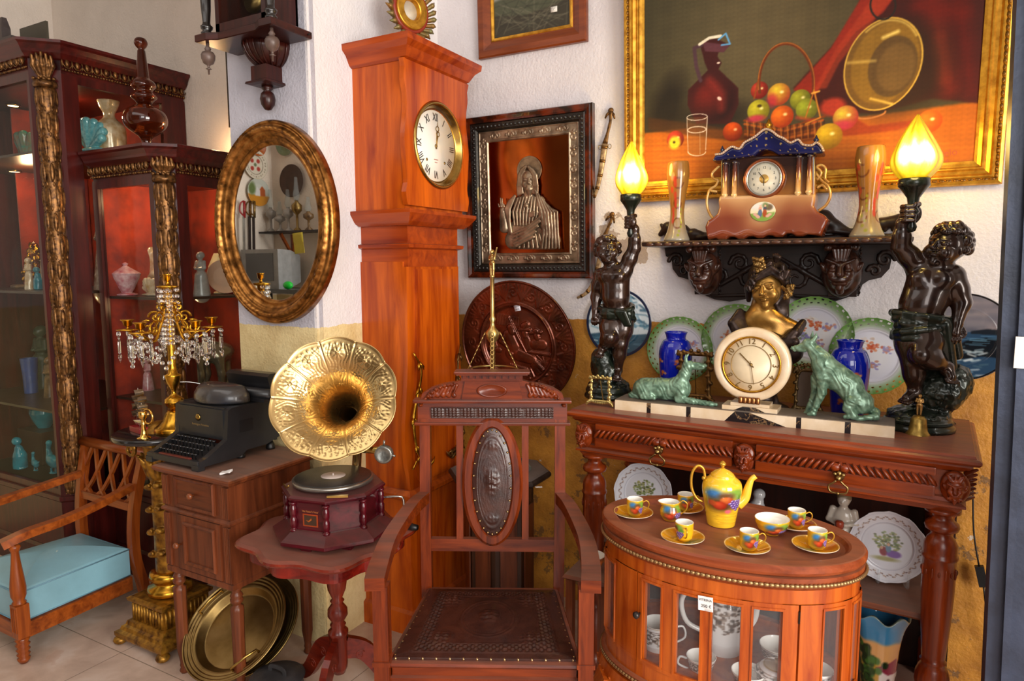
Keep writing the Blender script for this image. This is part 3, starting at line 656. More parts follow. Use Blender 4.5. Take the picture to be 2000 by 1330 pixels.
# oval frame with studded leather
cz, cy = .797, rake(.797)
MO = Matrix.Translation((0, cy-.008, cz)) @ Matrix.Rotation(radians(-5), 4, 'X') @ Matrix.Rotation(radians(90), 4, 'X')
of = B().loft([[(x, y, z) for x, y in ell(a, b_, 56)] for a, b_, z in ((.072, .186, 0), (.073, .187, .016), (.066, .18, .02), (.095, .205, .018), (.1, .21, .012), (.1, .21, 0))], closed=False, M=MO)
of = B(); of.loft([[(x, y, z) for x, y in ell(a, b_, 56)] for a, b_, z in ((.066, .178, 0), (.066, .178, .014), (.07, .183, .02), (.09, .203, .02), (.1, .212, .012), (.1, .212, 0))], closed=True, smooth=False, M=MO)
of = of.o('oval_frame', CHR, t)
def ov_h(X, Y):
    o = np.sqrt((X/.068)**2+(Y/.18)**2); z = .012*np.clip(1-o*o, 0, 1)**.5; i = np.sqrt((X/.05)**2+(Y/.15)**2); z += .002*np.exp(-((i-1)/.03)**2)+.0013*np.exp(-((i-.88)/.02)**2)
    z += np.where(i < .86, .0005*np.sin(X*1000)*np.sin(Y*1000), 0); z += np.clip(1-np.sqrt((X/.028)**2+(Y/.05)**2), 0, 1)*.005*(1+vn(X, Y, X*0, 170, 2))
    z += np.clip(1-np.sqrt((X/.03)**2+((np.abs(Y)-.12)/.02)**2), 0, 1)*.003*(1+vn(X, Y, X*0, 260, 9)); return z
me = disc(.07, 40, 90, lambda r, th: ov_h(.068*r*np.cos(th), .18*r*np.sin(th)), back=.004); P_ = coords(me).copy(); P_[:, 0] *= .99; P_[:, 1] *= 2.6; me.vertices.foreach_set('co', P_.ravel()); me.transform(Matrix.Translation((0, 0, .008))); me.transform(MO)
lp = link('leather_panel', me, LEA, t)
many('stud', B().ball((0, 0, 0), .004, 8), STUD, lp, [MO @ TL((.061*cos(2*pi*(i+.5)/26), .171*sin(2*pi*(i+.5)/26), .0165)) for i in range(26)])
# top: carved rail, arched crest and dentilled pediment
brail('carved_rail', -.245, .245, .985, 1.062, .03)
b = B(); y = rake(1.0)
b.box(-.255, .255, y-.028, y+.02, .983, .992, .002).box(-.258, .258, y-.036, y+.022, 1.058, 1.068, .003).o('rail_mouldings', CHRX, t)
def rail_h(X, Y): return .002+.0045*np.clip(np.cos((X % .052-.026)*60), 0, 1)*np.clip(np.sin((X+Y*1.5)*260)*np.sin((X-Y*1.5)*260)+.6, 0, 1)*(np.abs(Y) < .014)+.002*(np.abs(Y) > .015)
link('relief_band', sheet(.40, .036, 260, 24, rail_h, M=Matrix.Translation((0, y-.0175, 1.024)) @ Matrix.Rotation(radians(90), 4, 'X')), LEA, t, 'dark carved leaf band')
arc = [(-.235, 1.066), (-.23, 1.085), (-.2, 1.105), (-.16, 1.118), (-.12, 1.124), (-.1, 1.13), (.1, 1.13), (.12, 1.124), (.16, 1.118), (.2, 1.105), (.23, 1.085), (.235, 1.066)]
cr = B().loft([[(x, yy, z) for x, z in arc] for yy in (y-.012, y+.018)]).loft([[(x, yy, z) for x, z in ((-.1, 1.066), (.1, 1.066), (.088, 1.13), (-.088, 1.13))] for yy in (y-.02, y)]); cr = cr.o('crest', CHRX, t)
S = Sdf()
for s in (-1, 1):
    for i in range(8): S.c((s*(.115+.012*i), y-.014, 1.115-.003*i), (s*(.125+.0135*i), y-.018, 1.09-.003*i), .006, .0035)
    for i in range(9): S.e((s*(.13+.013*i), y-.008, 1.118-.0012*i*i*.9), (.009, .02, .007), (0, s*20, 0))
    for i in range(5): S.e((s*(.125+.018*i), y-.016, 1.082), (.008, .005, .01), (0, s*30, 0))
S.o('carved_leaves', CHR, cr, h=.0022, k=.003)
b = B().lathe([(.05, 0), (.05, .004), (.045, .006), (.04, .003), (0, .003)], 32, sy=.45, M=Matrix.Translation((0, y-.02, 1.098)) @ Matrix.Rotation(radians(90), 4, 'X')).o('oval_boss', CHRX, cr)
b = B().box(-.1, .1, y-.02, y+.02, 1.128, 1.15).box(-.116, .116, y-.034, y+.026, 1.149, 1.154, .001).box(-.122, .122, y-.04, y+.03, 1.154, 1.162, .002)
for i in range(9): b.box(-.094+.0215*i, -.083+.0215*i, y-.028, y-.019, 1.138, 1.15)
b.o('pediment', CHRX, t)
# ================================================================ blue armchair, mostly out of frame at the left
t = thing('blue_armchair', 'low wooden armchair with pale blue vinyl seat and lattice back at left', 'chair', (-2.83, 1.235, 0))
BLU = plain('pale_blue_vinyl', '86b6c6', .38, 0, .09, 5, .15, 90, c2='7aa4b2', coat=.1)
P = [(-.465, .02), (-.02, .02), (-.045, .47), (-.415, .47)]
me = B().mould(P, [(-.01, .145), (0, .15), (0, .262), (-.004, .272)]+[(-.01-.2*i/14, .276+.04*(1-(1-i/14)**2)) for i in range(15)]).me(); seat = link('seat_cushion', me, BLU, t)
b = B()
for z in (.152, .268): b.tube([(x, y, z) for x, y in offs(P, .001)], .0028, 6, closed=True)
b.o('piping', plain('blue_piping', '6a93a6', .4), seat)
for a, bb in (((-.02, .03), (-.045, .47)), ((-.465, .02), (-.02, .02))): B().bar((*a, .115), (*bb, .115), .022, .06).o('seat_rail', HON, t)
for x in (-.48, -.0):
    b = B().box(x-.024, x+.024, -.01, .036, .105, .235, .003)
    for q in (-.014, 0, .014): b.box(x+q-.002, x+q+.002, -.0125, -.009, .13, .225)
    b.lathe([(0, 0), (.012, 0), (.02, .012), (.022, .02), (.016, .026), (.023, .036), (.016, .044), (.024, .055), (.017, .063), (.025, .075), (.018, .083), (.025, .095), (.018, .105), (0, .105)], 16, (x, .013, 0))
    b.lathe([(.0, .232), (.022, .235), (.024, .243), (.018, .25), (.026, .27), (.027, .3), (.023, .34), (.016, .4), (.013, .44), (.018, .452), (.02, .46), (.015, .468), (0, .468)], 18, (x, .013, 0)).o('front_leg', HONZ, t)
for x, s in ((-.48, -1), (-.0, 1)):
    pts = spl([(x-s*.04, .5, .545), (x-s*.02, .38, .527), (x, .2, .505), (x, .06, .497), (x-s*.02, -.02, .475)], 5)
    B().strip(pts, [.03+.018*i/(len(pts)-1) for i in range(len(pts))], .03).o('arm', HON, t)
    pts = spl([(x-s*.03, .53, 0), (x-s*.035, .515, .1), (x-s*.04, .49, .25), (x-s*.035, .5, .45), (x-s*.02, .55, .68)], 4)
    B().strip(pts, .036, [.045-.012*i/(len(pts)-1) for i in range(len(pts))], (1, 0, 0)).o('rear_leg', HONZ, t)
yb2 = lambda z: .5+.22*max(z-.45, 0)
B().tube([(x, yb2(.67)+.0, .685) for x in (-.5, .005)], .026, 12, flat=.85).o('top_rail', HON, t)
B().bar((-.47, yb2(.45), .45), (-.04, yb2(.45), .45), .02, .035).o('lower_back_rail', HON, t)
b = B(); W2 = .43; n = 4
for k in range(-1, n):
    x0 = -.47+W2*(k+.0)/n*1.0
    for s in (-1, 1):
        pts = []
        for i in range(9):
            q = i/8; x = x0+(W2/n)*(1.2*(q**.6)+.4) if s > 0 else x0+(W2/n)*(2.-1.2*(q**.6)); z = .46+.21*q
            if -.48 < x < -.03: pts.append((x, yb2(z), z))
        if len(pts) > 2: b.strip(pts, .015, .013, (0, 1, 0))
b.o('lattice_back', HONZ, t)
# ================================================================ bedside cabinet that carries the typewriter
t = thing('bedside_cabinet', 'narrow walnut bedside cabinet on turned legs carrying the typewriter', 'cabinet', (-2.08, 1.454, 0), 0)
hw = .205
B().mould(rect(-hw, hw, 0, .41), [(-.016, .772), (-.012, .776), (-.004, .78), (-.002, .786), (0, .79), (-.003, .796), (-.01, .8)]).o('cabinet_top', WAL, t)
b = B().box(-hw+.03, hw-.03, .025, .39, .42, .772); b.box(-hw+.028, hw-.028, .02, .395, .404, .425, .003)
b.mould(rect(-hw+.028, hw-.028, .02, .395), [(0, .632), (.006, .636), (.006, .642), (.001, .647), (-.003, .65)])
for x in (-hw+.028, hw-.062):
    for i in range(4): b.box(x+.002+.008*i, x+.0075+.008*i, .0175, .026, .43, .625, .0015); b.box(x+.002+.008*i, x+.0075+.008*i, .0175, .026, .657, .765, .0015)
b.o('body', WALZ, t)
d = B().box(-.1, .1, .018, .03, .662, .765, .002)
fr = lambda x0, x1, z0, z1, q, y0, y1: B().loft([[(x, y, z) for x, z in ((x0+o, z0+o), (x1-o, z0+o), (x1-o, z1-o), (x0+o, z1-o))] for o, y in ((0, y1), (0, y0), (q*.4, y0-.004), (q, y0), (q, y1))], closed=True)
b = fr(-.105, .105, .657, .77, .012, .016, .024).o('drawer_frame', WALZ, t); d = d.o('drawer', WAL, t)
B().lathe([(.004, 0), (.004, .008), (.011, .013), (.012, .019), (.008, .024), (0, .025)], 14, ax='y', M=Matrix.Translation((0, .018, .715)) @ Matrix.Diagonal((1, -1, 1, 1))).o('knob', plain('knob_wood', '7c4020', .3), d)
d = B().box(-.1, .125, .018, .03, .43, .63, .002).o('door', WALZ, t)
fr(-.065, .102, .452, .608, .013, .013, .02).o('panel_moulding', WALZ, d)
B().lathe([(.004, 0), (.004, .008), (.011, .013), (.012, .019), (.008, .024), (0, .025)], 14, ax='y', M=Matrix.Translation((-.09, .018, .52)) @ Matrix.Diagonal((1, -1, 1, 1))).o('knob', plain('knob_wood2', '7c4020', .3), d)
lp = [(0, 0), (.012, .0), (.017, .01), (.012, .022), (.015, .03), (.013, .04), (.0135, .045), (.021, .09), (.022, .095), (.0225, .25), (.024, .32), (.022, .335), (.014, .34), (.014, .345), (.021, .352), (.022, .362), (.018, .368), (.022, .375), (.018, .383), (.014, .39), (.02, .4), (.02, .406), (0, .406)]
for x, y in ((-.155, .05), (.155, .05), (-.155, .365), (.155, .365)): B().lathe(lp, 24, (x, y, 0), flute=(8, .16, .088, .322)).o('leg', WALZ, t)
B().box(-.165, -.145, .05, .365, .05, .066).o('stretcher', WALZ, t)
# ================================================================ scalloped tripod table
t = thing('tripod_table', 'red scalloped-edge tripod table carrying the gramophone', 'table', (-1.6, 1.62, 0), 0)
P = []
for i in range(120):
    a = 2*pi*i/120; u, v = abs(cos(a)), abs(sin(a)); r = .245+.014*cos(8*a)+.02*abs(sin(2*a))**3; P.append((r*cos(a)*1.08, r*sin(a)))
B().mould(P, [(-.02, .598), (-.008, .6), (0, .604), (.004, .61), (.0, .616), (-.008, .62), (-.012, .622)]).o('table_top', SCA, t)
B().mould([(x*.86, y*.86) for x, y in P], [(0, .555), (0, .6)]).o('apron', wood('scallop_apron', '4a0c08', '8a1e10', 'x', .2, .5), t)
B().lathe([(0, .11), (.02, .11), (.028, .13), (.03, .15), (.03, .245), (.034, .25), (.034, .262), (.022, .275), (.027, .285), (.02, .295), (.034, .318), (.033, .34), (.018, .362), (.024, .37), (.017, .378), (.03, .41), (.036, .45), (.034, .48), (.024, .52), (.018, .54), (.03, .552), (.03, .558), (0, .558)], 28, (0, .03, 0)).o('column', wood('tripod_column', '4a1009', '842a14', 'z', .22, .5), t)
for a in (172, 290, 50):
    d = Vector((cos(radians(a)), sin(radians(a)), 0)); o_ = Vector((0, .03, 0)); pts = spl([tuple(o_+d*.02+Vector((0, 0, .2))), tuple(o_+d*.09+Vector((0, 0, .17))), tuple(o_+d*.17+Vector((0, 0, .06))), tuple(o_+d*.25+Vector((0, 0, .022)))], 5)
    l = B().strip(pts, .024, [.075-.04*i/(len(pts)-1) for i in range(len(pts))], (0, 0, 1)).lathe([(0, 0), (.018, .0), (.02, .01), (.014, .02), (0, .02)], 12, tuple(o_+d*.245)).o('leg', wood('tripod_leg', '4a1009', '7d2512', 'x', .25, .4), t)
    n_ = d.cross(Vector((0, 0, 1)))
    for sg in (-1, 1):
        for q, z in ((.07, .165), (.13, .1)):
            c = o_+d*q+Vector((0, 0, z))+n_*sg*.0125; B().tube([c+d*u+Vector((0, 0, v)) for u, v in spiral((0, 0), .018, .004, .5, 1.4, 16)], .0016, 6).o('carved_scroll', SCA, l)
# ================================================================ display cabinets
VEL = plain('red_velvet_lining', 'b4340a', .8, 0, .35, 7, .4, 60, c2='5e0e04', sheen=.2)
SHG = plain('dark_shelf_board', '3a2418', .35, 0, .2)
LEAF = plain('gilded_carving', '8e6234', .36, .7, .3, 60, .2, 120, c2='2c160c')
PANE = glass('cabinet_pane', (.93, .95, .94), rough=.01)
def eggs(b, p0, p1, n, r, out, z=0):
    """egg and dart row from p0 to p1; out = outward direction"""
    p0, p1, out = Vector(p0), Vector(p1), Vector(out); d = (p1-p0)/n; ang = atan2(d.y, d.x)
    for i in range(n):
        c = p0+d*(i+.5); m = Matrix.Translation(c) @ Matrix.Rotation(ang, 4, 'Z')
        b.ball((0, 0, 0), 1, 10, r*.55, r*.6, r, M=m)
        c2 = p0+d*i; m = Matrix.Translation(c2) @ Matrix.Rotation(ang, 4, 'Z'); b.ball((0, 0, -r*.1), 1, 6, r*.16, r*.4, r*1.05, M=m)
        pts = [m @ Vector((d.length*.5+d.length*.42*cos(a), -r*.25, -r*.1+r*1.1*sin(a))) for a in [pi+pi*k/8 for k in range(9)]]; b.tube(pts, r*.13, 6)
def beads(b, p0, p1, n, r):
    p0, p1 = Vector(p0), Vector(p1)
    for i in range(n):
        c = p0+(p1-p0)*((i+.5)/n); b.ball(c, r*(1 if i % 3 else .7), 8, 1 if i % 3 else 1.6)
def leafcap(S, c, out, w, h):
    """acanthus block: fan of leaves"""
    out = Vector(out).normalized(); side = out.cross(Vector((0, 0, 1)))
    for i in range(5):
        s = (i-2)/2; a = Vector(c)+side*s*w*.2-Vector((0, 0, h*.38)); m = Vector(c)+side*s*w*.38+out*.016*(1-abs(s)*.5); e = Vector(c)+side*s*w*.36+out*(.02)+Vector((0, 0, h*(.45-.12*abs(s))))
        S.chain([a, m, e], [.006, .011, .006])
    for i in range(5): S.e(Vector(c)+side*(i-2)*w*.2+out*.006-Vector((0, 0, h*.46)), .0085)
def colleaf(b, c, r, z0, z1, n):
    """column wrapped in leaf whorls"""
    prof = [(0, z0)]; N = n*7
    for i in range(N+1):
        z = z0+(z1-z0)*i/N; q = (i % 7)/7; prof.append((r*(.88+.08*sin(pi*q)), z))
    prof.append((0, z1)); b.lathe(prof, 18, c)
    for k in range(n):
        zc = z0+(z1-z0)*(k+.12)/n
        for j in range(7):
            a = 2*pi*(j+.5*(k % 2))/7; b.ball((c[0]+r*.84*cos(a), c[1]+r*.84*sin(a), zc+(z1-z0)/n*.45), 1, 8, .011, .011, (z1-z0)/n*.42)
        for j in range(9):
            a = 2*pi*(j+.5*(k % 2))/9; b.ball((c[0]+r*.88*cos(a), c[1]+r*.88*sin(a), zc), 1, 6, .005, .005, .012)
            b.ball((c[0]+r*.9*cos(a+.35), c[1]+r*.9*sin(a+.35), zc-.014), .0035, 6)
def cabinet(name, label, xl, xr, yf, yw, ch, H, zc, stiles, glassz, shelves, base_z, ncol, fw):
    t = thing(name, label, 'display cabinet', (xr, yf, 0))
    L = lambda x, y: (x-xr, y-yf)
    P = [L(xl, yf), L(xr-ch, yf), L(xr, yf+ch), L(xr, yw), L(xl, yw)]
    # cornice, frieze, base: only project where free
    def M(prof, q=P): return [[(min(max(x, xl-xr), .2), min(y, yw-yf), z) for x, y in offs(q, o)] for o, z in prof]
    B().loft(M([(-.03, H-.12), (0, H-.118), (.0, H-.075), (.012, H-.07), (.03, H-.05), (.034, H-.04), (.045, H-.02), (.055, H-.012), (.055, H), (.04, H+.004)])).o('cornice', CABX, t)
    s2 = sqrt(.5)
    for p0, p1, out in ((P[0], P[1], (0, -1, 0)), (P[2], P[3], (1, 0, 0))):
        b = B(); ln = (Vector(p1)-Vector(p0)).length; o = Vector(out)*.012
        eggs(b, (p0[0]+o.x, p0[1]+o.y, H-.085), (p1[0]+o.x, p1[1]+o.y, H-.085), int(ln/.042), .017, out); o *= .4
        beads(b, (p0[0]+o.x, p0[1]+o.y, H-.112), (p1[0]+o.x, p1[1]+o.y, H-.112), int(ln/.013), .0062)
        b.o('egg_and_dart_band', LEAF, t, 'dark gilded egg-and-dart carving')
    B().loft(M([(.0, 0), (.0, base_z*.3), (-.006, base_z*.34), (0, base_z*.36), (0, base_z-.03), (.01, base_z-.02), (.01, base_z)])).o('base', CAB, t)
    zt = glassz[1]; B().loft([[(*q, z) for q in offs(P, -.004)] for z in (zt, H-.11)]).o('frieze', CABX, t)
    # frames of the front and the side
    def frame(p0, p1, out, z0, z1, w, wb):
        p0, p1, out = Vector((*p0, 0)), Vector((*p1, 0)), Vector(out); d = (p1-p0).normalized(); Lh = (p1-p0).length; b = B()
        for a, bb in ((w[0], 0), (Lh, Lh-w[1])): b.bar(p0+d*(a+bb)/2-out*.012+Vector((0, 0, z0)), p0+d*(a+bb)/2-out*.012+Vector((0, 0, z1)), abs(a-bb), .024, out)
        for z in (z0+wb/2, z1-wb/2): b.bar(p0+d*w[0]-out*.012+Vector((0, 0, z)), p1-d*w[1]-out*.012+Vector((0, 0, z)), .022, wb)
        fo = b.o('door_frame' if out.y < -.5 else 'side_frame', CAB, t); q = B(); q.bar(p0+d*w[0]-out*.013+Vector((0, 0, (z0+z1)/2)), p1-d*w[1]-out*.013+Vector((0, 0, (z0+z1)/2)), .003, z1-z0-2*wb); q.o('glass_pane', PANE, fo)
    frame(P[0], P[1], (0, -1, 0), base_z, zt, (.04, fw), .035); frame(P[2], P[3], (1, 0, 0), base_z, zt, stiles, .035)
    # corner column with leaf capital
    m = (Vector((*P[1], 0))+Vector((*P[2], 0)))/2; B().loft([[(*q, z) for q in (P[1], P[2], (P[2][0]-.02, P[2][1]+.02), (P[1][0]-.02, P[1][1]+.02))] for z in (base_z, H-.06)]).o('corner_post', CAB, t)
    c = (m.x+.002, m.y-.002, 0); b = B(); colleaf(b, c, .043, base_z+.02, zc, ncol); b.lathe([(0, zc), (.046, zc), (.05, zc+.012), (.046, zc+.028), (0, zc+.028)], 18, c).o('column', LEAF, t, 'bronzed leaf-wrapped column')
    S = Sdf(); leafcap(S, (m.x+.008, m.y-.008, (zc+.03+H-.05)/2+.003), (s2, -s2, 0), .1, H-.05-zc-.03); S.o('leaf_capital', LEAF, t, h=.003, k=.004)
    # lining and shelves
    b = B().box(xl-xr+.0, -.02, yw-yf-.02, yw-yf-.006, base_z, zt).o('velvet_lining', VEL, t)
    Q = offs(P, -.03)
    B().loft([[(*q, z) for q in Q] for z in (base_z-.015, base_z)]).o('floor_board', SHG, t)
    for z in shelves: B().loft([[(*q, z+dz) for q in Q] for dz in (-.012, 0)]).o('shelf', SHG, t)
    return t
TALLC = cabinet('display_cabinet', 'tallest dark mahogany glazed cabinet with bronzed column at far left', -4.4, -3.31, 1.71, YR-.005, .09, 2.5, 2.3, (.07, .13), (.4, 2.37), (2.035, 1.39, .82), .42, 17, .02)
SMALLC = cabinet('display_cabinet', 'lower dark mahogany glazed cabinet with red velvet lining behind the crystal candelabrum', -3.303, -2.78, 1.9, YR-.005, .065, 2.03, 1.87, (.055, .02), (.4, 1.9), (1.365, .88), .42, 14, .03)
B().box(-.52, -.505, .03, .5, .4, 1.9).o('velvet_side', VEL, SMALLC); B().box(-1.09, -1.07, .03, .7, 0, 2.37).o('side_wall', CAB, TALLC); B().box(-.9, -.89, .3, .68, 1.39, 2.36).o('velvet_partition', VEL, TALLC)
for nm, lc, pw in (('tall_cabinet_spot_and_fill', (-3.75, 2.05, 2.3), 3.), ('tall_cabinet_spot_and_fill', (-3.95, 1.95, 1.95), 3.), ('tall_cabinet_spot_and_fill', (-3.7, 1.95, 1.28), 1.), ('tall_cabinet_spot_and_fill', (-3.72, 1.9, .78), .7), ('small_cabinet_spot', (-3.05, 2.1, 1.83), 3.4), ('small_cabinet_spot', (-2.95, 2.1, 1.3), .7)): point(nm, lc, pw, (1, .62, .3), .03)  # lowest tall-cabinet light is an added fill for the animals, without a fixture
point('added_cabinet_glow', (-2.93, 2.3, 2.09), 1.6, (1, .6, .28), .02)  # added warm light to make the glow on the recess wall
LMP = emis('lit_halogen', 'ffd9a0', 6.)
B().lathe([(0, 0), (.02, 0), (.02, .02), (0, .024)], 16, (-.15, .4, 2.034)).o('added_glow_puck', LMP, SMALLC)  # unseen puck added behind the cornice to go with that glow
for par, x, y, z in ((TALLC, -.82, .28, 2.36), (TALLC, -.86, .28, 2.02), (SMALLC, -.25, .2, 1.895)):
    B().lathe([(0, -.001), (.03, -.001), (.034, -.006), (.034, .004), (0, .004)], 18, (x, y, z)).o('spot_rim', BRASS, par); B().lathe([(0, -.004), (.024, -.004), (.024, -.002), (0, -.002)], 16, (x, y, z)).o('spot_lamp', LMP, par)
# ================================================================ oval vitrine table with a tray top
VC = (-.361, 1.837)
t = thing('vitrine_table', 'oval glazed vitrine table with tray top, price tag and beaded edges, in front', 'table', (*VC, 0))
E_ = lambda a, b_, z, n=96: [(a*cos(2*pi*i/n), b_*sin(2*pi*i/n), z) for i in range(n)]
a0, b0 = .344, .223
tr = B().loft([E_(a0+o, b0+o, z) for o, z in ((-.06, .77), (-.012, .77), (-.004, .775), (0, .783), (0, .794), (-.004, .799), (-.008, .8), (-.036, .8), (-.042, .797), (-.05, .787), (-.06, .785))]).o('tray_top', VITX, t)
B().loft([E_(a0+o, b0+o, z) for o, z in ((-.03, .735), (-.01, .738), (-.004, .745), (-.004, .768), (-.02, .77))]).o('upper_band', VITX, t)
many('bead', B().ball((0, 0, 0), 1, 8, .0075, .0045, .0052), GILT if 0 else plain('worn_gilt_bead', 'b08a5c', .32, .8, .2, 50), t, [TL(((a0-.001)*cos(a), (b0-.001)*sin(a), .752)) @ Matrix.Rotation(atan2(b0*cos(a), -a0*sin(a)), 4, 'Z') for a in [pi*.93+pi*1.14*i/99 for i in range(100)]])
ab, bb = .33, .207
B().loft([E_(ab+o, bb+o, z) for o, z in ((-.012, .7), (0, .7), (0, .735), (-.02, .737))]).loft([E_(ab+o, bb+o, z) for o, z in ((-.02, .41), (0, .412), (0, .452), (-.012, .454))]).o('carcass', VIT, t)
B().loft([E_(ab-.01, bb-.01, .43), E_(ab-.01, bb-.01, .44)]).o('cabinet_floor', VITX, t)
def arcbar(b, d0, d1, z0, z1, o0=-.012, o1=.0, n=6):
    an = [radians(d0+(d1-d0)*i/n) for i in range(n+1)]
    b.loft([[((ab+o)*cos(a), (bb+o)*sin(a), z) for o, z in ((o0, z0), (o1, z0), (o1, z1), (o0, z1))] for a in an]); return b
def door(name, d0, d1, panes, par):
    b = B(); q = [d0]+[x for p in panes for x in p]+[d1]
    for i in range(0, len(q), 2): arcbar(b, q[i], q[i+1], .454, .7, -.012, .003)
    arcbar(b, d0, d1, .688, .7, -.011, .0035, 20); arcbar(b, d0, d1, .454, .464, -.011, .0035, 20); d = b.o(name, VIT, par)
    for x0, x1 in panes:
        m = B(); th = .9
        for u0, u1 in ((x0-th, x0), (x1, x1+th)): arcbar(m, u0, u1, .464, .688, 0, .006, 1)
        arcbar(m, x0-th, x1+th, .684, .69, 0, .006); arcbar(m, x0-th, x1+th, .462, .468, 0, .006); m.o('pane_moulding', VIT, d)
        g = B(); arcbar(g, x0, x1, .464, .688, -.006, -.004); g.o('glass_pane', VP, d)
    return d
VP = glass('vitrine_glass', (.96, .97, .98), op=.03, rough=.03)
d1_ = door('door', 236.5, 308.5, [(240, 250), (257, 268), (273, 284.5), (289.5, 301.5)], t)
door('side_panel', 180, 235.8, [(186, 196), (199.5, 217)], t); door('side_panel', 309.5, 420, [(321.5, 334), (343, 357), (3+360, 20+360)], t); door('back_panel', 420-360, 180, [(65, 80), (85, 100), (105, 120), (125, 140), (145, 165)], t)
def opt(deg, z, o=0): a = radians(deg); return Vector(((ab+o)*cos(a), (bb+o)*sin(a), z))
kn = B().lathe([(.003, 0), (.003, .008), (.009, .012), (.0095, .019), (.005, .023), (0, .023)], 14, M=Matrix.Translation(opt(238.3, .59, .003)) @ Vector((cos(radians(238)), 1.5*sin(radians(238)), 0)).to_track_quat('Z', 'Y').to_matrix().to_4x4()).o('knob', plain('dark_knob', '3a3432', .3, .5), d1_)
hg = B().bar(opt(308.9, .685, .004), opt(308.9, .655, .004), .004, .004, (1, 0, 0)).o('hinge', plain('hinge_dark', '2a211c', .4, .6), d1_)
tg = (opt(270.3, .677, .0095)); nrm = Vector((.0, -1, .05)); Mt = face_mat(tg, nrm) @ Matrix.Rotation(radians(3), 4, 'Z')
pt = link('price_tag', sheet(.036, .036, 12, 4, lambda X, Y: .0006*np.sin(X*120), rim=.0004, M=Mt), plain('price_paper', 'eeeae8', .7), d1_)
MARK = plain('marker_ink', '1b1a1c', .6)
text('tag_writing', 'VITRINA', .0085, MARK, pt, Mt @ TL((0, .009, .0009)), .0001); text('tag_writing', '250 €', .0105, MARK, pt, Mt @ TL((.002, -.006, .0009)), .0001)
B().loft([E_(ab+o, bb+o, z) for o, z in ((.0, .388), (.008, .39), (.012, .395), (.012, .408), (.006, .412), (-.03, .413))]).o('lower_band', VITX, t)
many('lower_bead', B().ball((0, 0, 0), 1, 8, .0075, .0045, .0052), bpy.data.materials['worn_gilt_bead'], t, [TL(((ab+.013)*cos(a), (bb+.013)*sin(a), .402)) @ Matrix.Rotation(atan2(b0*cos(a), -a0*sin(a)), 4, 'Z') for a in [pi*.93+pi*1.14*i/99 for i in range(100)]])
B().loft([E_(ab+o, bb+o, z) for o, z in ((.0, .32), (.016, .33), (.022, .36), (.014, .388))]).o('skirt', VIT, t)
S = Sdf()
for a in range(190, 350, 14):
    for q in range(5): p = opt(a+q*1.8, .355+.006*sin(q*1.7), .02); S.e(p, (.007, .005, .004), (0, q*20, 0))
S.o('skirt_carving', VIT, t, h=.003, k=.003)
for a in (215, 325, 35, 145):
    p = opt(a, 0, 0); d = Vector((cos(radians(a)), sin(radians(a)), 0))
    B().strip(spl([tuple(p+d*.02+Vector((0, 0, .36))), tuple(p+d*.045+Vector((0, 0, .28))), tuple(p+d*.01+Vector((0, 0, .12))), tuple(p+d*.0+Vector((0, 0, .04))), tuple(p+d*.03)], 5), .03, [.07-.045*min(1, i/14) for i in range(21)], tuple(d.cross(Vector((0, 0, 1))))).o('leg', VIT, t)
VITR = t
# ================================================================ sculpture helpers
def surv(ox, oy, sc, loc):
    """survey on a crop of the photograph: x, y in the crop, depth plane Y -> local point"""
    loc = Vector(loc); return lambda x, y, Y: ony(ox+x/sc, oy+y/sc, Y)-loc
def head(S, r, k=None, child=False, beard=False):
    """human head facing -Y, r = half its height; centre between the ears"""
    k = .1*r if k is None else k; w = .86 if child else .74
    S.e((0, .12*r, .22*r), (w*r, .86*r, .8*r)); S.e((0, -.12*r, -.3*r), (.62*r, .62*r, .62*r), k=.25*r); S.c((0, -.5*r, -.72*r), (0, -.52*r, -.8*r), .2*r, .19*r, .12*r)
    for x in (-1, 1):
        S.e((x*.38*r, -.48*r, -.28*r), (.26*r, .22*r, .28*r) if not child else (.32*r, .3*r, .32*r), k=.12*r)
        S.e((x*.33*r, -.82*r, .1*r), (.2*r, .18*r, .13*r), k=.07*r, sub=True); S.e((x*.32*r, -.65*r, .1*r), (.15*r, .12*r, .1*r), k=.03*r)
        S.c((x*.14*r, -.73*r, .28*r), (x*.5*r, -.62*r, .3*r), .045*r, .03*r, .08*r)
        S.c((x*.2*r, -.735*r, .145*r), (x*.45*r, -.68*r, .14*r), .035*r, .03*r, .03*r); S.e((x*.78*r, .05*r, 0), (.08*r, .17*r, .24*r), k=.05*r)
        S.e((x*.1*r, -.86*r, -.2*r), (.085*r, .1*r, .07*r), k=.04*r)
    S.c((0, -.74*r, .22*r), (0, -.92*r, -.12*r), .07*r, .1*r, .06*r); S.e((0, -.96*r, -.16*r), (.1*r, .1*r, .09*r), k=.05*r)
    S.e((0, -.76*r, -.4*r), (.23*r, .12*r, .055*r), k=.04*r); S.e((0, -.745*r, -.5*r), (.18*r, .11*r, .06*r), k=.04*r)
    S.e((0, -.9*r, -.45*r), (.2*r, .06*r, .012*r), k=.03*r, sub=True); return S
def curls(S, c, r, n, rr, seed=1, front=-.55, low=-.5):
    rnd = random.Random(seed)
    for i in range(n):
        z = 1-2*(i+.5)/n; a = i*2.4; x = sqrt(max(0, 1-z*z))*cos(a); y = sqrt(max(0, 1-z*z))*sin(a)
        if (y < front and z < .45) or z < low or (y < .05 and z < 0): continue
        S.e((c[0]+x*r*.9, c[1]+y*r*.98, c[2]+z*r), (rr*rnd.uniform(.8, 1.2), rr*rnd.uniform(.8, 1.1), rr*rnd.uniform(.8, 1.3)), k=rr*.25)
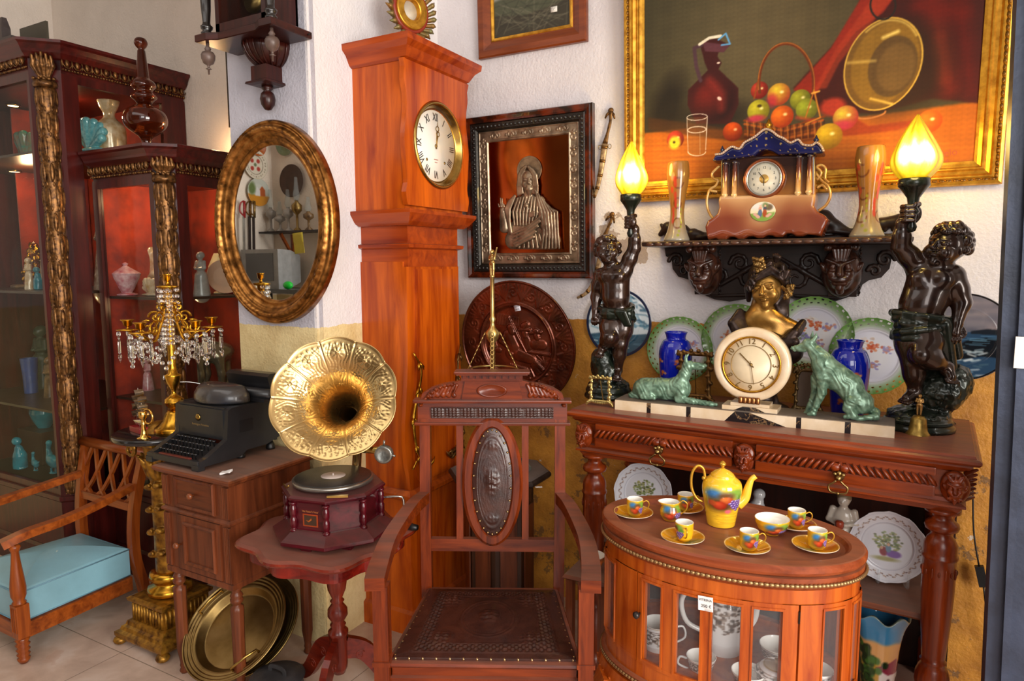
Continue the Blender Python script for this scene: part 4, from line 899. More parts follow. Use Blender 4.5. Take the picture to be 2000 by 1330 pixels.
def hand_grip(S, c, axis, r, hr, s=1):
    """fist closed round a rod: palm, four fingers and a thumb; axis = rod direction"""
    ax = Vector(axis).normalized(); u = ax.cross(Vector((0, 1, 0))).normalized(); v = ax.cross(u)
    for i in range(4):
        o = Vector(c)+ax*(i-1.5)*hr*.62; pts = [o+(u*cos(q)+v*sin(q))*(r+hr*.3) for q in [s*(-2.4+1.15*j) for j in range(5)]]; S.chain(pts, [hr*.36, hr*.36, hr*.34, hr*.31, hr*.27], k=hr*.1)
    o = Vector(c)+ax*hr*1.2; S.chain([o+(u*cos(q)+v*sin(q))*(r+hr*.35) for q in (s*-2.2, s*-3.1, s*-4.0)], [hr*.42, hr*.38, hr*.3], k=hr*.12)
    S.e(Vector(c)+(u*cos(s*-2.3)+v*sin(s*-2.3))*(r+hr*.5), (hr*.75, hr*.65, hr*1.1), k=hr*.3)
def hand_down(S, w, d, hr):
    """relaxed hand hanging from wrist w in direction d"""
    d = Vector(d).normalized(); u = d.cross(Vector((0, 1, 0))).normalized(); w = Vector(w); S.c(w, w+d*hr*1.4, hr*.62, hr*.7, hr*.3)
    for i, ln in enumerate((1.25, 1.45, 1.35, 1.05)):
        b = w+d*hr*1.7+u*(i-1.5)*hr*.42; S.chain([b, b+d*hr*ln*.5+Vector((0, -.1*hr, 0)), b+d*hr*ln*.9+Vector((0, .45*hr, 0))], [hr*.26, hr*.24, hr*.18], k=hr*.06)
    b = w+d*hr*.7+u*hr*.75; S.chain([b, b+d*hr*.6+u*hr*.35, b+d*hr*1.1+u*hr*.25], [hr*.28, hr*.26, hr*.2], k=hr*.1)
def foot(S, a, toe, r):
    a, toe = Vector(a), Vector(toe); d = (toe-a); s = d.cross(Vector((0, 0, 1))).normalized(); S.e(a-d*.12-Vector((0, 0, r*.3)), r*.95, k=r*.4); S.c(a, a+d*.62-Vector((0, 0, r*.25)), r*.9, r*.72, r*.4)
    for i in range(5): t0 = a+d*.7+s*(i-2)*r*.36-Vector((0, 0, r*.45)); S.c(t0, t0+d*(.3-.035*abs(i-1)), r*.3, r*.22 if i else r*.28, r*.12)
DBR = plain('dark_bronze_patina', '3a2318', .22, .35, .2, 30, .06, 90, coat=.5, c2='1e100b'); DGR = plain('dark_green_bronze', '20291f', .28, .4, .2, 20, .05, 80, coat=.3, c2='10140f')
FLAME = NT('flame_glass_lit'); _g = FLAME.n('ShaderNodeTexCoord'); _s = FLAME.n('ShaderNodeSeparateXYZ'); FLAME.l(_g.outputs['Generated'], _s.inputs[0])
_lw = FLAME.n('ShaderNodeLayerWeight', i_Blend=.5); _zc = FLAME.math('SUBTRACT', 1., FLAME.math('MULTIPLY', FLAME.math('ABSOLUTE', FLAME.math('SUBTRACT', _s.outputs[2], .42)), 1.9), True)
_hot = FLAME.math('MULTIPLY', _zc, FLAME.math('SUBTRACT', 1., FLAME.math('MULTIPLY', _lw.outputs['Facing'], 1.15), True), True); _hot = FLAME.math('ADD', _hot, FLAME.math('MULTIPLY', FLAME.math('SUBTRACT', FLAME.noise(FLAME.co((60, 60, 9)), 1., 4), .5), .35), True)
FLAME.set(base='f0c020', rough=.25, em=FLAME.ramp(_hot, [(.0, (.30, .22, .004, 1)), (.22, (.8, .5, .01, 1)), (.5, (1, .82, .12, 1)), (.72, (1, .95, .6, 1))]), es=FLAME.math('ADD', FLAME.math('MULTIPLY', FLAME.math('POWER', _hot, 1.6), 5.), .55))
def flame(name, t, c, R, H):
    """ribbed glass flame shade"""
    prof = spl([(.02*R/.05, 0), (.6*R, .04*H), (.95*R, .2*H), (1.0*R, .36*H), (.78*R, .56*H), (.5*R, .74*H), (.24*R, .89*H), (.04*R, 1.0*H)], 5); n = 48; loops = []
    for r, z in prof:
        q = z/H; loops.append([(c[0]+r*(1+.05*cos(a*8+q*5))*cos(a+.5*q)+.03*R*sin(q*6), c[1]+r*(1+.05*cos(a*8+q*5))*sin(a+.5*q), c[2]+z+.02*H*sin(a*8)*q) for a in [2*pi*i/n for i in range(n)]])
    return B().loft(loops, smooth=True).o(name, FLAME.m, t, 'glowing yellow glass flame shade')
def torch(t, c, zg, zb, R):
    """metal cup, stem and knob below the shade"""
    x, y = c; B().lathe([(0, zb), (R*.16, zb+.004), (R*.22, zb+.016), (R*.14, zb+.03), (R*.2, zb+.05), (R*.18, zg-.1), (R*.3, zg-.09), (R*.2, zg-.078), (R*.26, zg-.05), (R*.4, zg-.036), (R*.6, zg-.02), (R*.68, zg-.016), (R*.68, zg+.004), (R*.6, zg+.006), (0, zg+.006)], 28, (x, y, 0), flute=(28, .04, zg-.019, zg+.005)).o('torch', DGR, t)
def cherub(label, loc, sv, J, Y, base, lamp, hx=0):
    t = thing('cherub_lamp', label, 'lamp', loc, group='cherub torch lamps'); lv = Vector(loc)
    P = {k: sv(x, y, Y+dy) for k, (x, y, dy) in J.items()}; S = Sdf(); u = base['u']
    # body
    sl, sr, nk, ch, ws, hp = (P[k] for k in ('shA', 'shB', 'neck', 'chest', 'waist', 'hip'))
    S.e(ch, (.058*u, .045*u, .055*u), k=.03*u); S.e((ch+ws)/2+Vector((0, -.004, 0)), (.053*u, .045*u, .05*u), k=.03*u); S.e(ws+Vector((0, -.008*u, 0)), (.056*u, .05*u, .045*u), k=.03*u); S.e(hp, (.062*u, .048*u, .045*u), k=.025*u)
    S.c(sl, sr, .03*u, .03*u, .025*u); S.c(ch, nk, .03*u, .025*u, .02*u); S.c(nk, P['head'], .024*u, .026*u, .015*u)
    for s in (-1, 1): S.e(ch+Vector((s*.026*u, -.034*u, .01*u)), (.026*u, .018*u, .024*u), k=.012*u)
    S.chain([sl, P['elA'], P['wrA']], [.028*u, .024*u, .015*u], k=.012*u); S.e((sl+P['elA'])/2, .029*u, k=.015*u); S.e(P['elA']*.55+P['wrA']*.45, .023*u, k=.014*u)
    S.chain([sr, P['elB'], P['wrB']], [.03*u, .023*u, .015*u], k=.012*u); S.e((sr+P['elB'])/2, .029*u, k=.015*u)
    for h_, kn, an in ((P['hpC'], P['knC'], P['anC']), (P['hpD'], P['knD'], P['anD'])):
        S.chain([h_, kn, an], [.045*u, .029*u, .018*u], k=.016*u); S.e(h_*.6+kn*.4, .042*u, k=.02*u); S.e(kn*.62+an*.38, .028*u, k=.015*u)
    foot(S, P['anC'], P['toC'], .02*u); foot(S, P['anD'], P['toD'], .02*u)
    hand_grip(S, P['grip'], (0, 0, 1), .012*u, .02*u, base.get('hs', 1)); S.c(P['wrA'], P['grip']+Vector((0, .01, 0)), .015*u, .012*u, .01*u); hand_down(S, P['wrB'], P['wrB']-P['elB']+Vector((0, 0, -.03)), .02*u)
    S.at(P['head'], base['hrot'], 1.); head(S, .056*u, child=True); S.at(); body = S.o('body', DBR, t, h=.0028, k=.008)
    H = Sdf().at(P['head'], base['hrot'], 1.); curls(H, (0, .16*.056*u, .26*.056*u), .056*u*.9, 90, .0135*u, front=-.3, low=-.25); H.at(); H.o('hair', DBR, body, h=.0028, k=.004)
    # cloth round the hips
    C_ = Sdf()
    for i in range(5):
        pts = []
        for j in range(15):
            a = 2*pi*j/14; dz = (.012*i-.026)*u+.012*u*sin(a*1.0+i*.8+base.get('cl', 0)); rr = (.063+.003*sin(i*2.1)+.004*sin(a*3+i))*u; pts.append(hp+Vector((rr*1.02*cos(a), rr*.82*sin(a), dz)))
        C_.chain(pts, [.0105*u]*15, k=.003*u)
    for a_, b_, r_ in base['drape']: 
        a_, b_ = sv(*a_[:2], Y+a_[2]), sv(*b_[:2], Y+b_[2])
        for q in (-1, 0, 1): C_.c(a_+Vector((q*.014*u, 0, 0)), b_+Vector((q*.008*u, 0, 0)), r_*u, r_*.7*u, .004*u)
    C_.o('loincloth', DGR, body, h=.0034, k=.006, label='greenish draped cloth')
    # rock and base
    R_ = Sdf()
    for x, y, dy, r_ in base['rock']: R_.e(sv(x, y, Y+dy), (r_*u, r_*u*.9, r_*u*1.1), k=.012)
    bc, br = base['c'], base['r']; R_.e((bc[0], bc[1], base['zt']-.012), (br*.86, br*.86, .028), k=.01)
    R_.o('rock', DGR, t, h=.0042, k=.015, disp=lambda x, y, z: .003*vn(x, y, z, 110, 3)+.002*vn(x, y, z, 260, 5))
    B().lathe([(0, 0), (br*.98, 0), (br, .006), (br*.98, .014), (br*.92, .02), (br*.95, .026), (br*.95, base['zt']-.03), (br*.88, base['zt']-.02), (br*.86, base['zt']-.01), (0, base['zt']-.01)], 48, (bc[0], bc[1], 0)).o('base', DGR, t)
    gx, gy, gz, R, Hh = lamp; torch(t, (P['grip'].x+hx, P['grip'].y), gz, P['grip'].z-.055, R); flame('flame_shade', t, (P['grip'].x+hx, P['grip'].y, gz), R, Hh)
    point('cherub_lamp_light', tuple(Vector((P['grip'].x+hx, P['grip'].y-.0, gz+Hh*.4))+lv+Vector((0, -R*1.25, 0))), base['pw']*.5, (1, .74, .22), .04); point('cherub_lamp_light', tuple(Vector((P['grip'].x+hx, P['grip'].y, gz+Hh*.55))+lv+Vector((0, R*1.3, .02))), base['pw'], (1, .68, .15), .05)
    return t
# right, larger
Y = 2.40; loc = (.093, 2.41, 1.0); sv = surv(1500, 380, 2.558, loc)
cherub('bronze cherub raising a lit flame torch, right of the sitting dog', loc, sv, dict(shA=(742, 352, 0), shB=(922, 408, .0), neck=(850, 372, 0), head=(888, 268, -.01), chest=(815, 440, 0), waist=(765, 560, 0), hip=(762, 650, 0), elA=(665, 262, -.03), wrA=(672, 145, -.045), grip=(708, 95, -.055), elB=(968, 540, .0), wrB=(945, 640, -.02),
    hpC=(715, 690, 0), knC=(725, 840, -.015), anC=(735, 985, 0), toC=(672, 1025, -.045), hpD=(800, 690, 0), knD=(775, 800, -.06), anD=(890, 860, -.01), toD=(925, 925, -.03)), Y,
    dict(u=1.08, c=(.0, .0), r=.1, zt=.055, hrot=(-12, 8, -38), hs=1, cl=1, pw=4., drape=[((700, 640, -.05), (870, 720, -.03), .012), ((850, 650, -.03), (900, 860, .0), .02), ((880, 640, 0), (930, 800, .03), .02)], rock=[(880, 980, .02, .055), (930, 930, .03, .045), (830, 1010, .02, .05), (800, 960, .04, .045), (850, 890, .045, .04), (960, 960, .03, .03)]), (0, 0, onz(1783, 352, 0) and (ony(1783, 353, Y-.055).z-1.0), .064, .185), hx=.007)
# left, farther away
Y = 2.42; loc = (-.93, 2.44, 1.0); sv = surv(1140, 420, 3.693, loc)
cherub('bronze cherub raising a lit flame torch, left of the lying dog', loc, sv, dict(shA=(300, 395, 0), shB=(125, 440, 0), neck=(205, 375, 0), head=(172, 270, -.01), chest=(225, 460, 0), waist=(235, 600, 0), hip=(240, 705, 0), elA=(365, 240, 0), wrA=(370, 100, -.01), grip=(338, 52, -.02), elB=(92, 590, 0), wrB=(85, 690, -.02),
    hpC=(285, 760, 0), knC=(265, 930, -.01), anC=(245, 1120, 0), toC=(240, 1180, -.05), hpD=(195, 760, 0), knD=(185, 880, -.05), anD=(140, 950, -.02), toD=(105, 1010, -.06)), Y,
    dict(u=.93, c=(.0, .0), r=.092, zt=.06, hrot=(-20, -6, 22), hs=-1, cl=3, pw=2.6, drape=[((270, 700, -.06), (320, 790, -.05), .013)], rock=[(130, 1040, .0, .045), (160, 1110, .0, .045), (120, 1100, .02, .04), (180, 1000, .03, .035), (170, 1150, 0, .05), (180, 900, .05, .03)]), (0, 0, ony(1230, 383, Y-.02).z-1.0, .058, .19), hx=.0)
# ================================================================ deco marble clock with two green dogs
MCR = plain('cream_onyx', 'ddcab0', .25, 0, .05, 14, 0, 60, coat=.4, c2='cbb08c'); MBL = NT('black_portoro_marble'); _c = MBL.co(); _n = MBL.noise(_c, 5, 8, .7, 1.5); MBL.set(base=MBL.ramp(_n, [(.48, '161316'), (.5, '8a6a48'), (.515, '1a1618')]), rough=.2, coat=.4)
GRN = plain('green_patinated_metal', '86a58e', .36, .35, .25, 45, .1, 120, c2='3e5c48', coat=.15)
x0, x1, yf = -.826, .03, 2.232; bk = onz(1747, 816, 1.036).y
t = thing('mantel_clock', 'cream marble deco clock with a lying and a sitting green dog', 'clock', ((x0+x1)/2, yf, 1.0))
cx = (x0+x1)/2; lx = lambda px, py: ony(px, py, yf).x-cx
hw = (x1-x0)/2; dp = min(bk-yf, .15); seams = [-hw, lx(1263, 790), lx(1271, 790), lx(1340, 800), lx(1349, 800)]
seamsR = [lx(1555, 820), lx(1565, 820), lx(1650, 830), lx(1662, 830), hw]
topc = plain('dusty_marble_top', '75675a', .6, 0, .2, 12, c2='5a4e44')
tl, tr_ = lx(1415, 815), lx(1535, 822); ul, ur = lx(1435, 800), lx(1465, 800)
def mprism(b, xa, xb, xc, xd, z0=0, z1=.034, y0=0, y1=dp): b.loft([[(xa, y, z0), (xb, y, z0), (xc, y, z1), (xd, y, z1)] for y in (y0, y1)]); return b
base = B()
for a, b2 in ((seams[0], seams[1]), (seams[2], seams[3]), (seamsR[1], seamsR[2]), (seamsR[3], seamsR[4])): mprism(base, a, b2, b2, a)
mprism(base, seams[4], tl, ul, seams[4]); mprism(base, tr_, seamsR[0], seamsR[0], ur)
base = base.o('marble_base', MCR, t)
mprism(B(), tl, tr_, ur, ul, 0, .034, .0005).o('black_marble_inlay', MBL.m, base)
for a, b2 in ((seams[1], seams[2]), (seams[3], seams[4]), (seamsR[0], seamsR[1]), (seamsR[2], seamsR[3])): mprism(B(), a, b2, b2, a, 0, .034, .0005).o('black_marble_inlay', MBL.m, base)
B().box(-hw, hw, .004, dp, .034, .036).o('top_slab', topc, base)
ck = lx(1462, 790); B().box(ck-.085, ck+.085, .012, .1, .036, .05, .001).box(ck-.06, ck+.06, .02, .09, .05, .06, .001).o('clock_plinth', MCR, t)
B().loft([[(ck+q*.048, y, .0365), (ck+q*-.048, y, .0365), (ck+q*-.02, y, .0495), (ck+q*.02, y, .0495)] for q, y in ((1, .0115), (1, .03))]).o('black_triangle', MBL.m, t)
R = .118; zc = ony(1463, 711, yf+.03).z-1.0; MC = TL((ck, .03, zc)) @ Matrix.Rotation(radians(90), 4, 'X')
B().lathe([(0, -.03), (R-.004, -.03), (R, -.026), (R, .006), (R-.006, .012), (R-.028, .012), (R-.03, .006), (0, .006)], 72, M=MC).o('dial_ring', MCR, t)
B().lathe([(R-.028, .008), (R-.027, .015), (R-.032, .016), (R-.034, .008)], 72, M=MC, cap=False).o('bezel', GILT, t)
di = B().lathe([(0, .006), (R-.032, .006), (R-.032, .009), (0, .009)], 64, M=MC).o('dial', plain('cream_dial', 'dcc8a6', .35, 0, .06, 20), t)
BRN = plain('bronze_numeral', '9a7a44', .35, .8)
B().lathe([(.062, .009), (.062, .0115), (.0605, .0115), (.0605, .009)], 64, M=MC, cap=False).o('chapter_ring', BRN, di)
for i, s in enumerate(['12', '1', '2', '3', '4', '5', '6', '7', '8', '9', '10', '11']):
    a = radians(90-30*i); text('numeral', s, .025, BRN, di, MC @ TL((.0735*cos(a), .0735*sin(a), .0102)) @ Matrix.Rotation(a-pi/2, 4, 'Z'), .0008)
hd = B()
for a, ln, w_ in ((radians(135), .05, .0034), (radians(-80), .064, .0016)): hd.bar(MC @ Vector((-.012*cos(a), -.012*sin(a), .013)), MC @ Vector((ln*cos(a), ln*sin(a), .013)), w_, .001, (0, -1, 0))
hd.lathe([(0, .009), (.005, .009), (.004, .016), (0, .016)], 12, M=MC).o('hands', BRN, t)
for i in range(5): B().lathe([(.0, 0), (.0068, 0), (.0075, .004), (.0075, .016), (.006, .02), (0, .02)], 14, M=TL((ck-.026+.013*i, .008, zc-R-.006)) ).o('roller_foot', plain('copper_rollers', 'a06c40', .3, .9) if i == 0 else bpy.data.materials['copper_rollers'], t)
fur = lambda x, y, z: .0009*np.sin(x*300+z*200+7*vn(x, y, z, 45, 2))+.0004*vn(x, y, z, 260, 1)
lo_ = (cx, yf, 1.0); s1 = surv(1180, 620, 5.54, lo_); Yd = yf+.06
S = Sdf(); q = lambda x, y, dy=0: s1(x, y, Yd+dy)
S.e(q(480, 770), (.055, .034, .032)); S.chain([q(440, 760), q(620, 760), q(800, 760)], [.032, .03, .036], k=.02); S.e(q(430, 800, -.02), (.026, .016, .024), (0, 20, 0)); S.e(q(840, 770), (.03, .032, .035))
S.chain([q(820, 710), q(870, 620), q(900, 540)], [.026, .018, .016], k=.012); S.e(q(915, 520), (.02, .016, .017)); S.chain([q(940, 515), q(1020, 520), q(1095, 525)], [.013, .01, .006], k=.005); S.c(q(960, 545), q(1070, 548), .007, .005, .003)
for dy in (-.008, .009): S.chain([q(885, 490, dy), q(880, 440, dy), q(882 if dy < 0 else 915, 395, dy)], [.007, .006, .0015], k=.002)
for dy in (-.022, .016): S.chain([q(840, 800, dy), q(800, 880, dy), q(960, 905, dy), q(1150, 935, dy), q(1210, 945, dy)], [.018, .012, .01, .008, .006], k=.006)
S.chain([q(500, 830, -.03), q(420, 855, -.032), q(540, 872, -.034)], [.012, .01, .006], k=.005); S.chain([q(350, 800), q(290, 840), q(400, 868, -.01)], [.012, .009, .005], k=.006); S.c(q(650, 830), q(760, 850), .018, .016)
S.o('lying_dog', GRN, t, h=.0022, k=.01, disp=fur, label='green patinated dog lying with raised head')
s2 = surv(1460, 620, 4.75, lo_); q = lambda x, y, dy=0: s2(x, y, Yd+dy); S = Sdf()
S.chain([q(700, 430), q(820, 560), q(960, 680), q(1060, 790)], [.034, .034, .03, .034], k=.02); S.e(q(1010, 790, -.018), (.03, .018, .034), (0, -20, 0)); S.e(q(690, 500), (.026, .028, .036)); S.c(q(760, 460), q(980, 600), .02, .024, .02)
S.chain([q(700, 400), q(640, 330), q(590, 270)], [.027, .02, .018], k=.012); S.e(q(565, 245), (.02, .017, .017)); S.chain([q(540, 262), q(480, 280), q(415, 284)], [.013, .01, .006], k=.005); S.c(q(530, 300), q(430, 305), .007, .004, .003)
for dy, x in ((-.009, 645), (.009, 612)): S.chain([q(600, 225, dy), q(x-10, 180, dy), q(x-8, 130, dy)], [.008, .006, .0012], k=.002)
for dy, xs in ((-.02, (700, 690, 610)), (.014, (650, 630, 560))): S.chain([q(xs[0], 560, dy), q(xs[1], 700, dy), q(xs[2], 880 if dy < 0 else 870, dy)], [.02, .012, .0085], k=.008); S.c(q(xs[2], 890, dy), q(xs[2]-45, 900, dy), .009, .006, .004)
S.chain([q(960, 780, -.03), q(930, 840, -.032), q(990, 915, -.034), q(910, 920, -.036)], [.02, .014, .009, .007], k=.006); S.chain([q(1120, 850), q(1190, 880), q(1190, 920, -.02), q(1020, 940, -.03)], [.014, .011, .01, .006], k=.006)
S.o('sitting_dog', GRN, t, h=.0022, k=.01, disp=fur, label='green patinated dog sitting upright')
# ================================================================ bust of a woman with vine leaves in her hair
GBR = plain('golden_bronze_skin', 'b88a44', .28, .75, .12, 14, .03, 60, c2='6e4c20'); DBH = plain('dark_bronze_hair', '4a3a34', .34, .7, .3, 40, .1, 120, c2='1c1412')
Yb = 2.45; loc = (ony(1495, 700, Yb).x, Yb, 1.0); t = thing('woman_bust', 'bronze bust of a woman with vine leaves in her hair, behind the marble clock', 'bust', loc)
s3 = surv(1400, 460, 5.54, loc); q = lambda x, y, dy=0: s3(x, y, Yb+dy); S = Sdf()
hc = q(555, 570, -.01); S.at(hc, (6, -5, -12), 1.); head(S, .066); S.at()
S.chain([q(520, 660, .02), q(480, 860, .0)], [.036, .042], k=.02); S.chain([q(370, 940, 0), q(600, 920, 0), q(840, 1010, 0)], [.034, .034, .026], k=.03); S.e(q(600, 1060, 0), (.075, .042, .06)); S.e(q(490, 1060, -.005), (.05, .04, .06))
body = S.o('head_and_shoulders', GBR, t, h=.0022, k=.01)
S = Sdf(); 
for a in range(11):  # dress wraps the shoulders
    S.chain([q(250+8*a, 830+30*a, -.02-.002*a), q(170+30*a, 950+35*a, -.05), q(250+60*a, 1150, -.06)], [.014, .016, .014], k=.004)
    S.chain([q(930-6*a, 940+12*a, -.01), q(850-20*a, 1050+18*a, -.05), q(720-20*a, 1230, -.06)], [.012, .015, .014], k=.004)
S.e(q(270, 930, .02), (.03, .04, .04)); S.e(q(530, 1250, .0), (.12, .07, .06)); S.c(q(530, 1300, 0), q(530, 1500, 0), .1, .06)
S.o('dress', DBH, t, h=.004, k=.008)
S = Sdf(); rnd = random.Random(4)
S.e(q(560, 440, .035), (.068, .06, .062)); 
S.at(hc, (6, -5, -12), 1.); curls(S, (0, .012, .018), .066*.88, 80, .0115, front=-.42, low=-.6); S.at()
for i in range(7):  # parted hair over the brow
    S.chain([q(590, 385+5*i, -.06), q(500-12*i, 415+10*i, -.06), q(430-10*i, 500+6*i, -.035)], [.006, .0065, .006], k=.0015); S.chain([q(600, 385+5*i, -.06), q(660+8*i, 420+9*i, -.055), q(705+8*i, 500+8*i, -.03)], [.006, .0065, .006], k=.0015)
for i in range(16):  # locks falling to the right and behind the left
    a = i/16; S.chain([q(690+a*30, 520, -.02+.03*a), q(710+60*a, 640+20*sin(i), -.01+.03*a), q(640+120*a, 740, -.02+.03*a), q(680+90*a, 870+10*sin(i*2), -.01)], [.009, .01, .009, .006], k=.002)
    S.chain([q(400-20*a, 460, 0), q(360-40*a, 560, .02*a), q(350-10*a, 700, .03)], [.01, .009, .006], k=.002)
for i in range(9): S.chain([q(440+30*i, 440-14*min(i, 8-i), -.055), q(500+22*i, 400-14*min(i, 8-i), -.06)], [.008, .008], k=.002)
for cx_, cy_, dx, dy_ in ((700, 400, 110, 50), (420, 480, -70, 40), (640, 270, 20, -80), (590, 340, -50, -60), (680, 350, 70, 0), (380, 560, -60, 20)):
    for j in range(5): S.chain([q(cx_, cy_, -.045), q(cx_+dx*.5-dy_*(j-2)*.16, cy_+dy_*.5+dx*(j-2)*.16, -.055), q(cx_+dx*(1-.12*abs(j-2))-dy_*(j-2)*.3, cy_+dy_*(1-.12*abs(j-2))+dx*(j-2)*.3, -.04)], [.007, .0065, .0015], k=.002)
hair = S.o('hair', DBH, t, h=.0024, k=.0035)
S = Sdf()
for i in range(26): S.e(q(400+30*(i % 4)+8*(i//4), 250+24*(i//4)+8*(i % 3), -.055-.006*sin(i)), .0072, k=.001)
grp_ = S; S = Sdf()
for i in range(14): S.e(q(775+26*(i % 3)-9*(i//3), 545+32*(i//3), -.045-.006*(i % 2)), .0068, k=.001)
S.o('grapes', plain('bronze_grapes', '8c6c3c', .3, .8, .2), hair, h=.0021, k=.001); grp_.o('grapes', bpy.data.materials['bronze_grapes'], hair, h=.0021, k=.001)
B().lathe([(0, 0), (.085, 0), (.088, .008), (.08, .02), (.05, .035), (.042, .06), (.055, .085), (0, .085)], 32).o('socle', DBH, t)
# ================================================================ relief and frame helpers
def bumps(X, Y, pr, base=0.):
    Z = np.full(X.shape, base, float)
    for x0, y0, x1, y1, r0, r1, h in pr:
        dx, dy = x1-x0, y1-y0; t = np.clip(((X-x0)*dx+(Y-y0)*dy)/(dx*dx+dy*dy+1e-12), 0, 1); r = r0+(r1-r0)*t; d = np.hypot(X-x0-t*dx, Y-y0-t*dy)/r
        Z = np.maximum(Z, base+h*np.sqrt(np.clip(1-d*d, 0, 1)))
    return Z
def pchain(pts, r0, r1, h): n = len(pts)-1; return [(*pts[i], *pts[i+1], r0+(r1-r0)*i/n, r0+(r1-r0)*(i+1)/n, h) for i in range(n)]
def scroll(c, r, a0, turns, w, h, s=1): return pchain([(c[0]+(x)*s, c[1]+y) for x, y in spiral((0, 0), r, r*.2, a0, turns, 14)], w, w*.45, h)
def pframe(name, w, h, prof, mat, t, M, label=None):
    """mitred frame: prof = closed loop of (inset from the outer edge, height)"""
    return B().loft([[(x, y, z) for x, y in rect(-w/2+o, w/2-o, -h/2+o, h/2-o)] for o, z in prof], closed=True, M=M).o(name, mat, t, label)
def on_wall(px, y_off=.0): return px
VX = Matrix.Rotation(radians(90), 4, 'X')      # local +Z -> world -Y
GFR = NT('gilt_picture_frame'); _c = GFR.co(); _n = GFR.noise(_c, 35, 5); GFR.set(base=GFR.ramp(_n, [(.3, 'a8701c'), (.65, 'e0a83c')]), rough=.33, metal=.75)
# ================================================================ still life painting
x0, x1 = ony(1225, 398, YM).x, ony(1955, 357, YM).x; zb = 1.756; Wp = x1-x0; Hp = .92; fw = .078
t = thing('still_life_painting', 'large gold framed still life with brass pan, jug and apple basket', 'painting', ((x0+x1)/2, YM, zb)); tilt = radians(3.2)
MP = Matrix.Rotation(tilt, 4, 'X') @ TL((0, -.004, Hp/2)) @ VX
pframe('frame', Wp, Hp, [(0, 0), (0, .028), (.004, .036), (.012, .038), (.02, .03), (.026, .034), (.03, .034), (.036, .024), (.046, .02), (.052, .024), (.056, .024), (.06, .016), (.07, .013), (fw, .012), (fw, 0)], GFR.m, t, MP)
def rope(x0_, y0_, x1_, y1_, n, r, b, z=.031):
    for i in range(n):
        f = (i+.5)/n; b.ball((x0_+(x1_-x0_)*f, y0_+(y1_-y0_)*f, z), 1, 6, *((r*1.9, r, r) if abs(x1_-x0_) > abs(y1_-y0_) else (r, r*1.9, r)), M=MP)
b = B(); e = .0165
rope(-Wp/2+e, -Hp/2+e, Wp/2-e, -Hp/2+e, 62, .0058, b); rope(-Wp/2+e, -Hp/2+e, -Wp/2+e, Hp/2-e, 46, .0058, b); rope(Wp/2-e, -Hp/2+e, Wp/2-e, Hp/2-e, 46, .0058, b); b.o('carved_beading', plain('dark_gilt_beading', '7a5420', .4, .7), t)
cw, chh = Wp-2*fw+.004, Hp-2*fw+.004
PW, PH = 760, int(760*chh/cw); pc_o = Vector(t.location); MPw = TL(pc_o) @ MP; Pn_ = MPw.to_3x3() @ Vector((0, 0, 1)); MPi = MPw.inverted()
def cv(x, y):
    q = MPi @ onp(1180+x/2.439, y/2.439, MPw @ Vector((0, 0, .006)), Pn_); return ((q.x/cw+.5)*PW, (.5-q.y/chh)*PH)
K = (cv(1400, 500)[0]-cv(800, 500)[0])/600     # picture pixels per crop pixel
p = Pic(PW, PH, '3d3723')
vv = lambda pts: [cv(*q) for q in pts]
gx, gy = cv(780, 150); p.ell(gx, gy, 420*K, 420*K, '6a5c3e', 1.2, op=.75); p.ell(*cv(300, 520), 90*K, 180*K, '1b150e', .9, 20, op=.8); p.ell(*cv(520, 560), 200*K, 90*K, '1a120c', .9, op=.7)
p.poly(vv([(150, 640), (420, 610), (900, 640), (1200, 560), (1800, 480), (1900, 900), (150, 1000)]), 'a85812', 14)
for i in range(26): y_ = 660+i*9; p.line(vv([(150+random.random()*200, y_), (900+random.random()*900, y_-30)]), 5*K, ('c87c1e', '8a3f0c', 'b86a18')[i % 3], 6, .35)
p.poly(vv([(210, 560), (650, 620), (1000, 600), (1000, 660), (600, 670), (210, 620)]), '4a2a10', 10, .7)
p.poly(vv([(1230, -60), (1860, -60), (1860, 500), (1560, 470), (1300, 540), (1050, 540), (900, 420), (1060, 250), (1200, 90)]), '3c0e08', 12, .92)
p.poly(vv([(1225, -10), (1400, -40), (1330, 60), (1200, 150), (1110, 270), (1010, 450), (900, 430), (1080, 230)]), '8c2412', 6); p.poly(vv([(1300, -40), (1400, -40), (1120, 300), (1060, 420), (1000, 430), (1100, 240)]), 'a83a1c', 8, .6)
for a_, b_, w_, c_ in (((1560, 0), (1640, 420), 70, '6e1a0e'), ((1690, -30), (1750, 430), 60, '541008'), ((1590, 180), (1620, 380), 22, 'a8321a'), ((1500, 30), (1700, 60), 60, '641408')): p.line(vv([a_, b_]), w_*K, c_, 30, .8)
p.poly(vv([(1040, 470), (1260, 600), (1560, 560), (1400, 620), (1140, 650)]), '8c2c10', 8, .8); p.ell(*cv(1090, 510), 60*K, 45*K, 'a83420', .5)
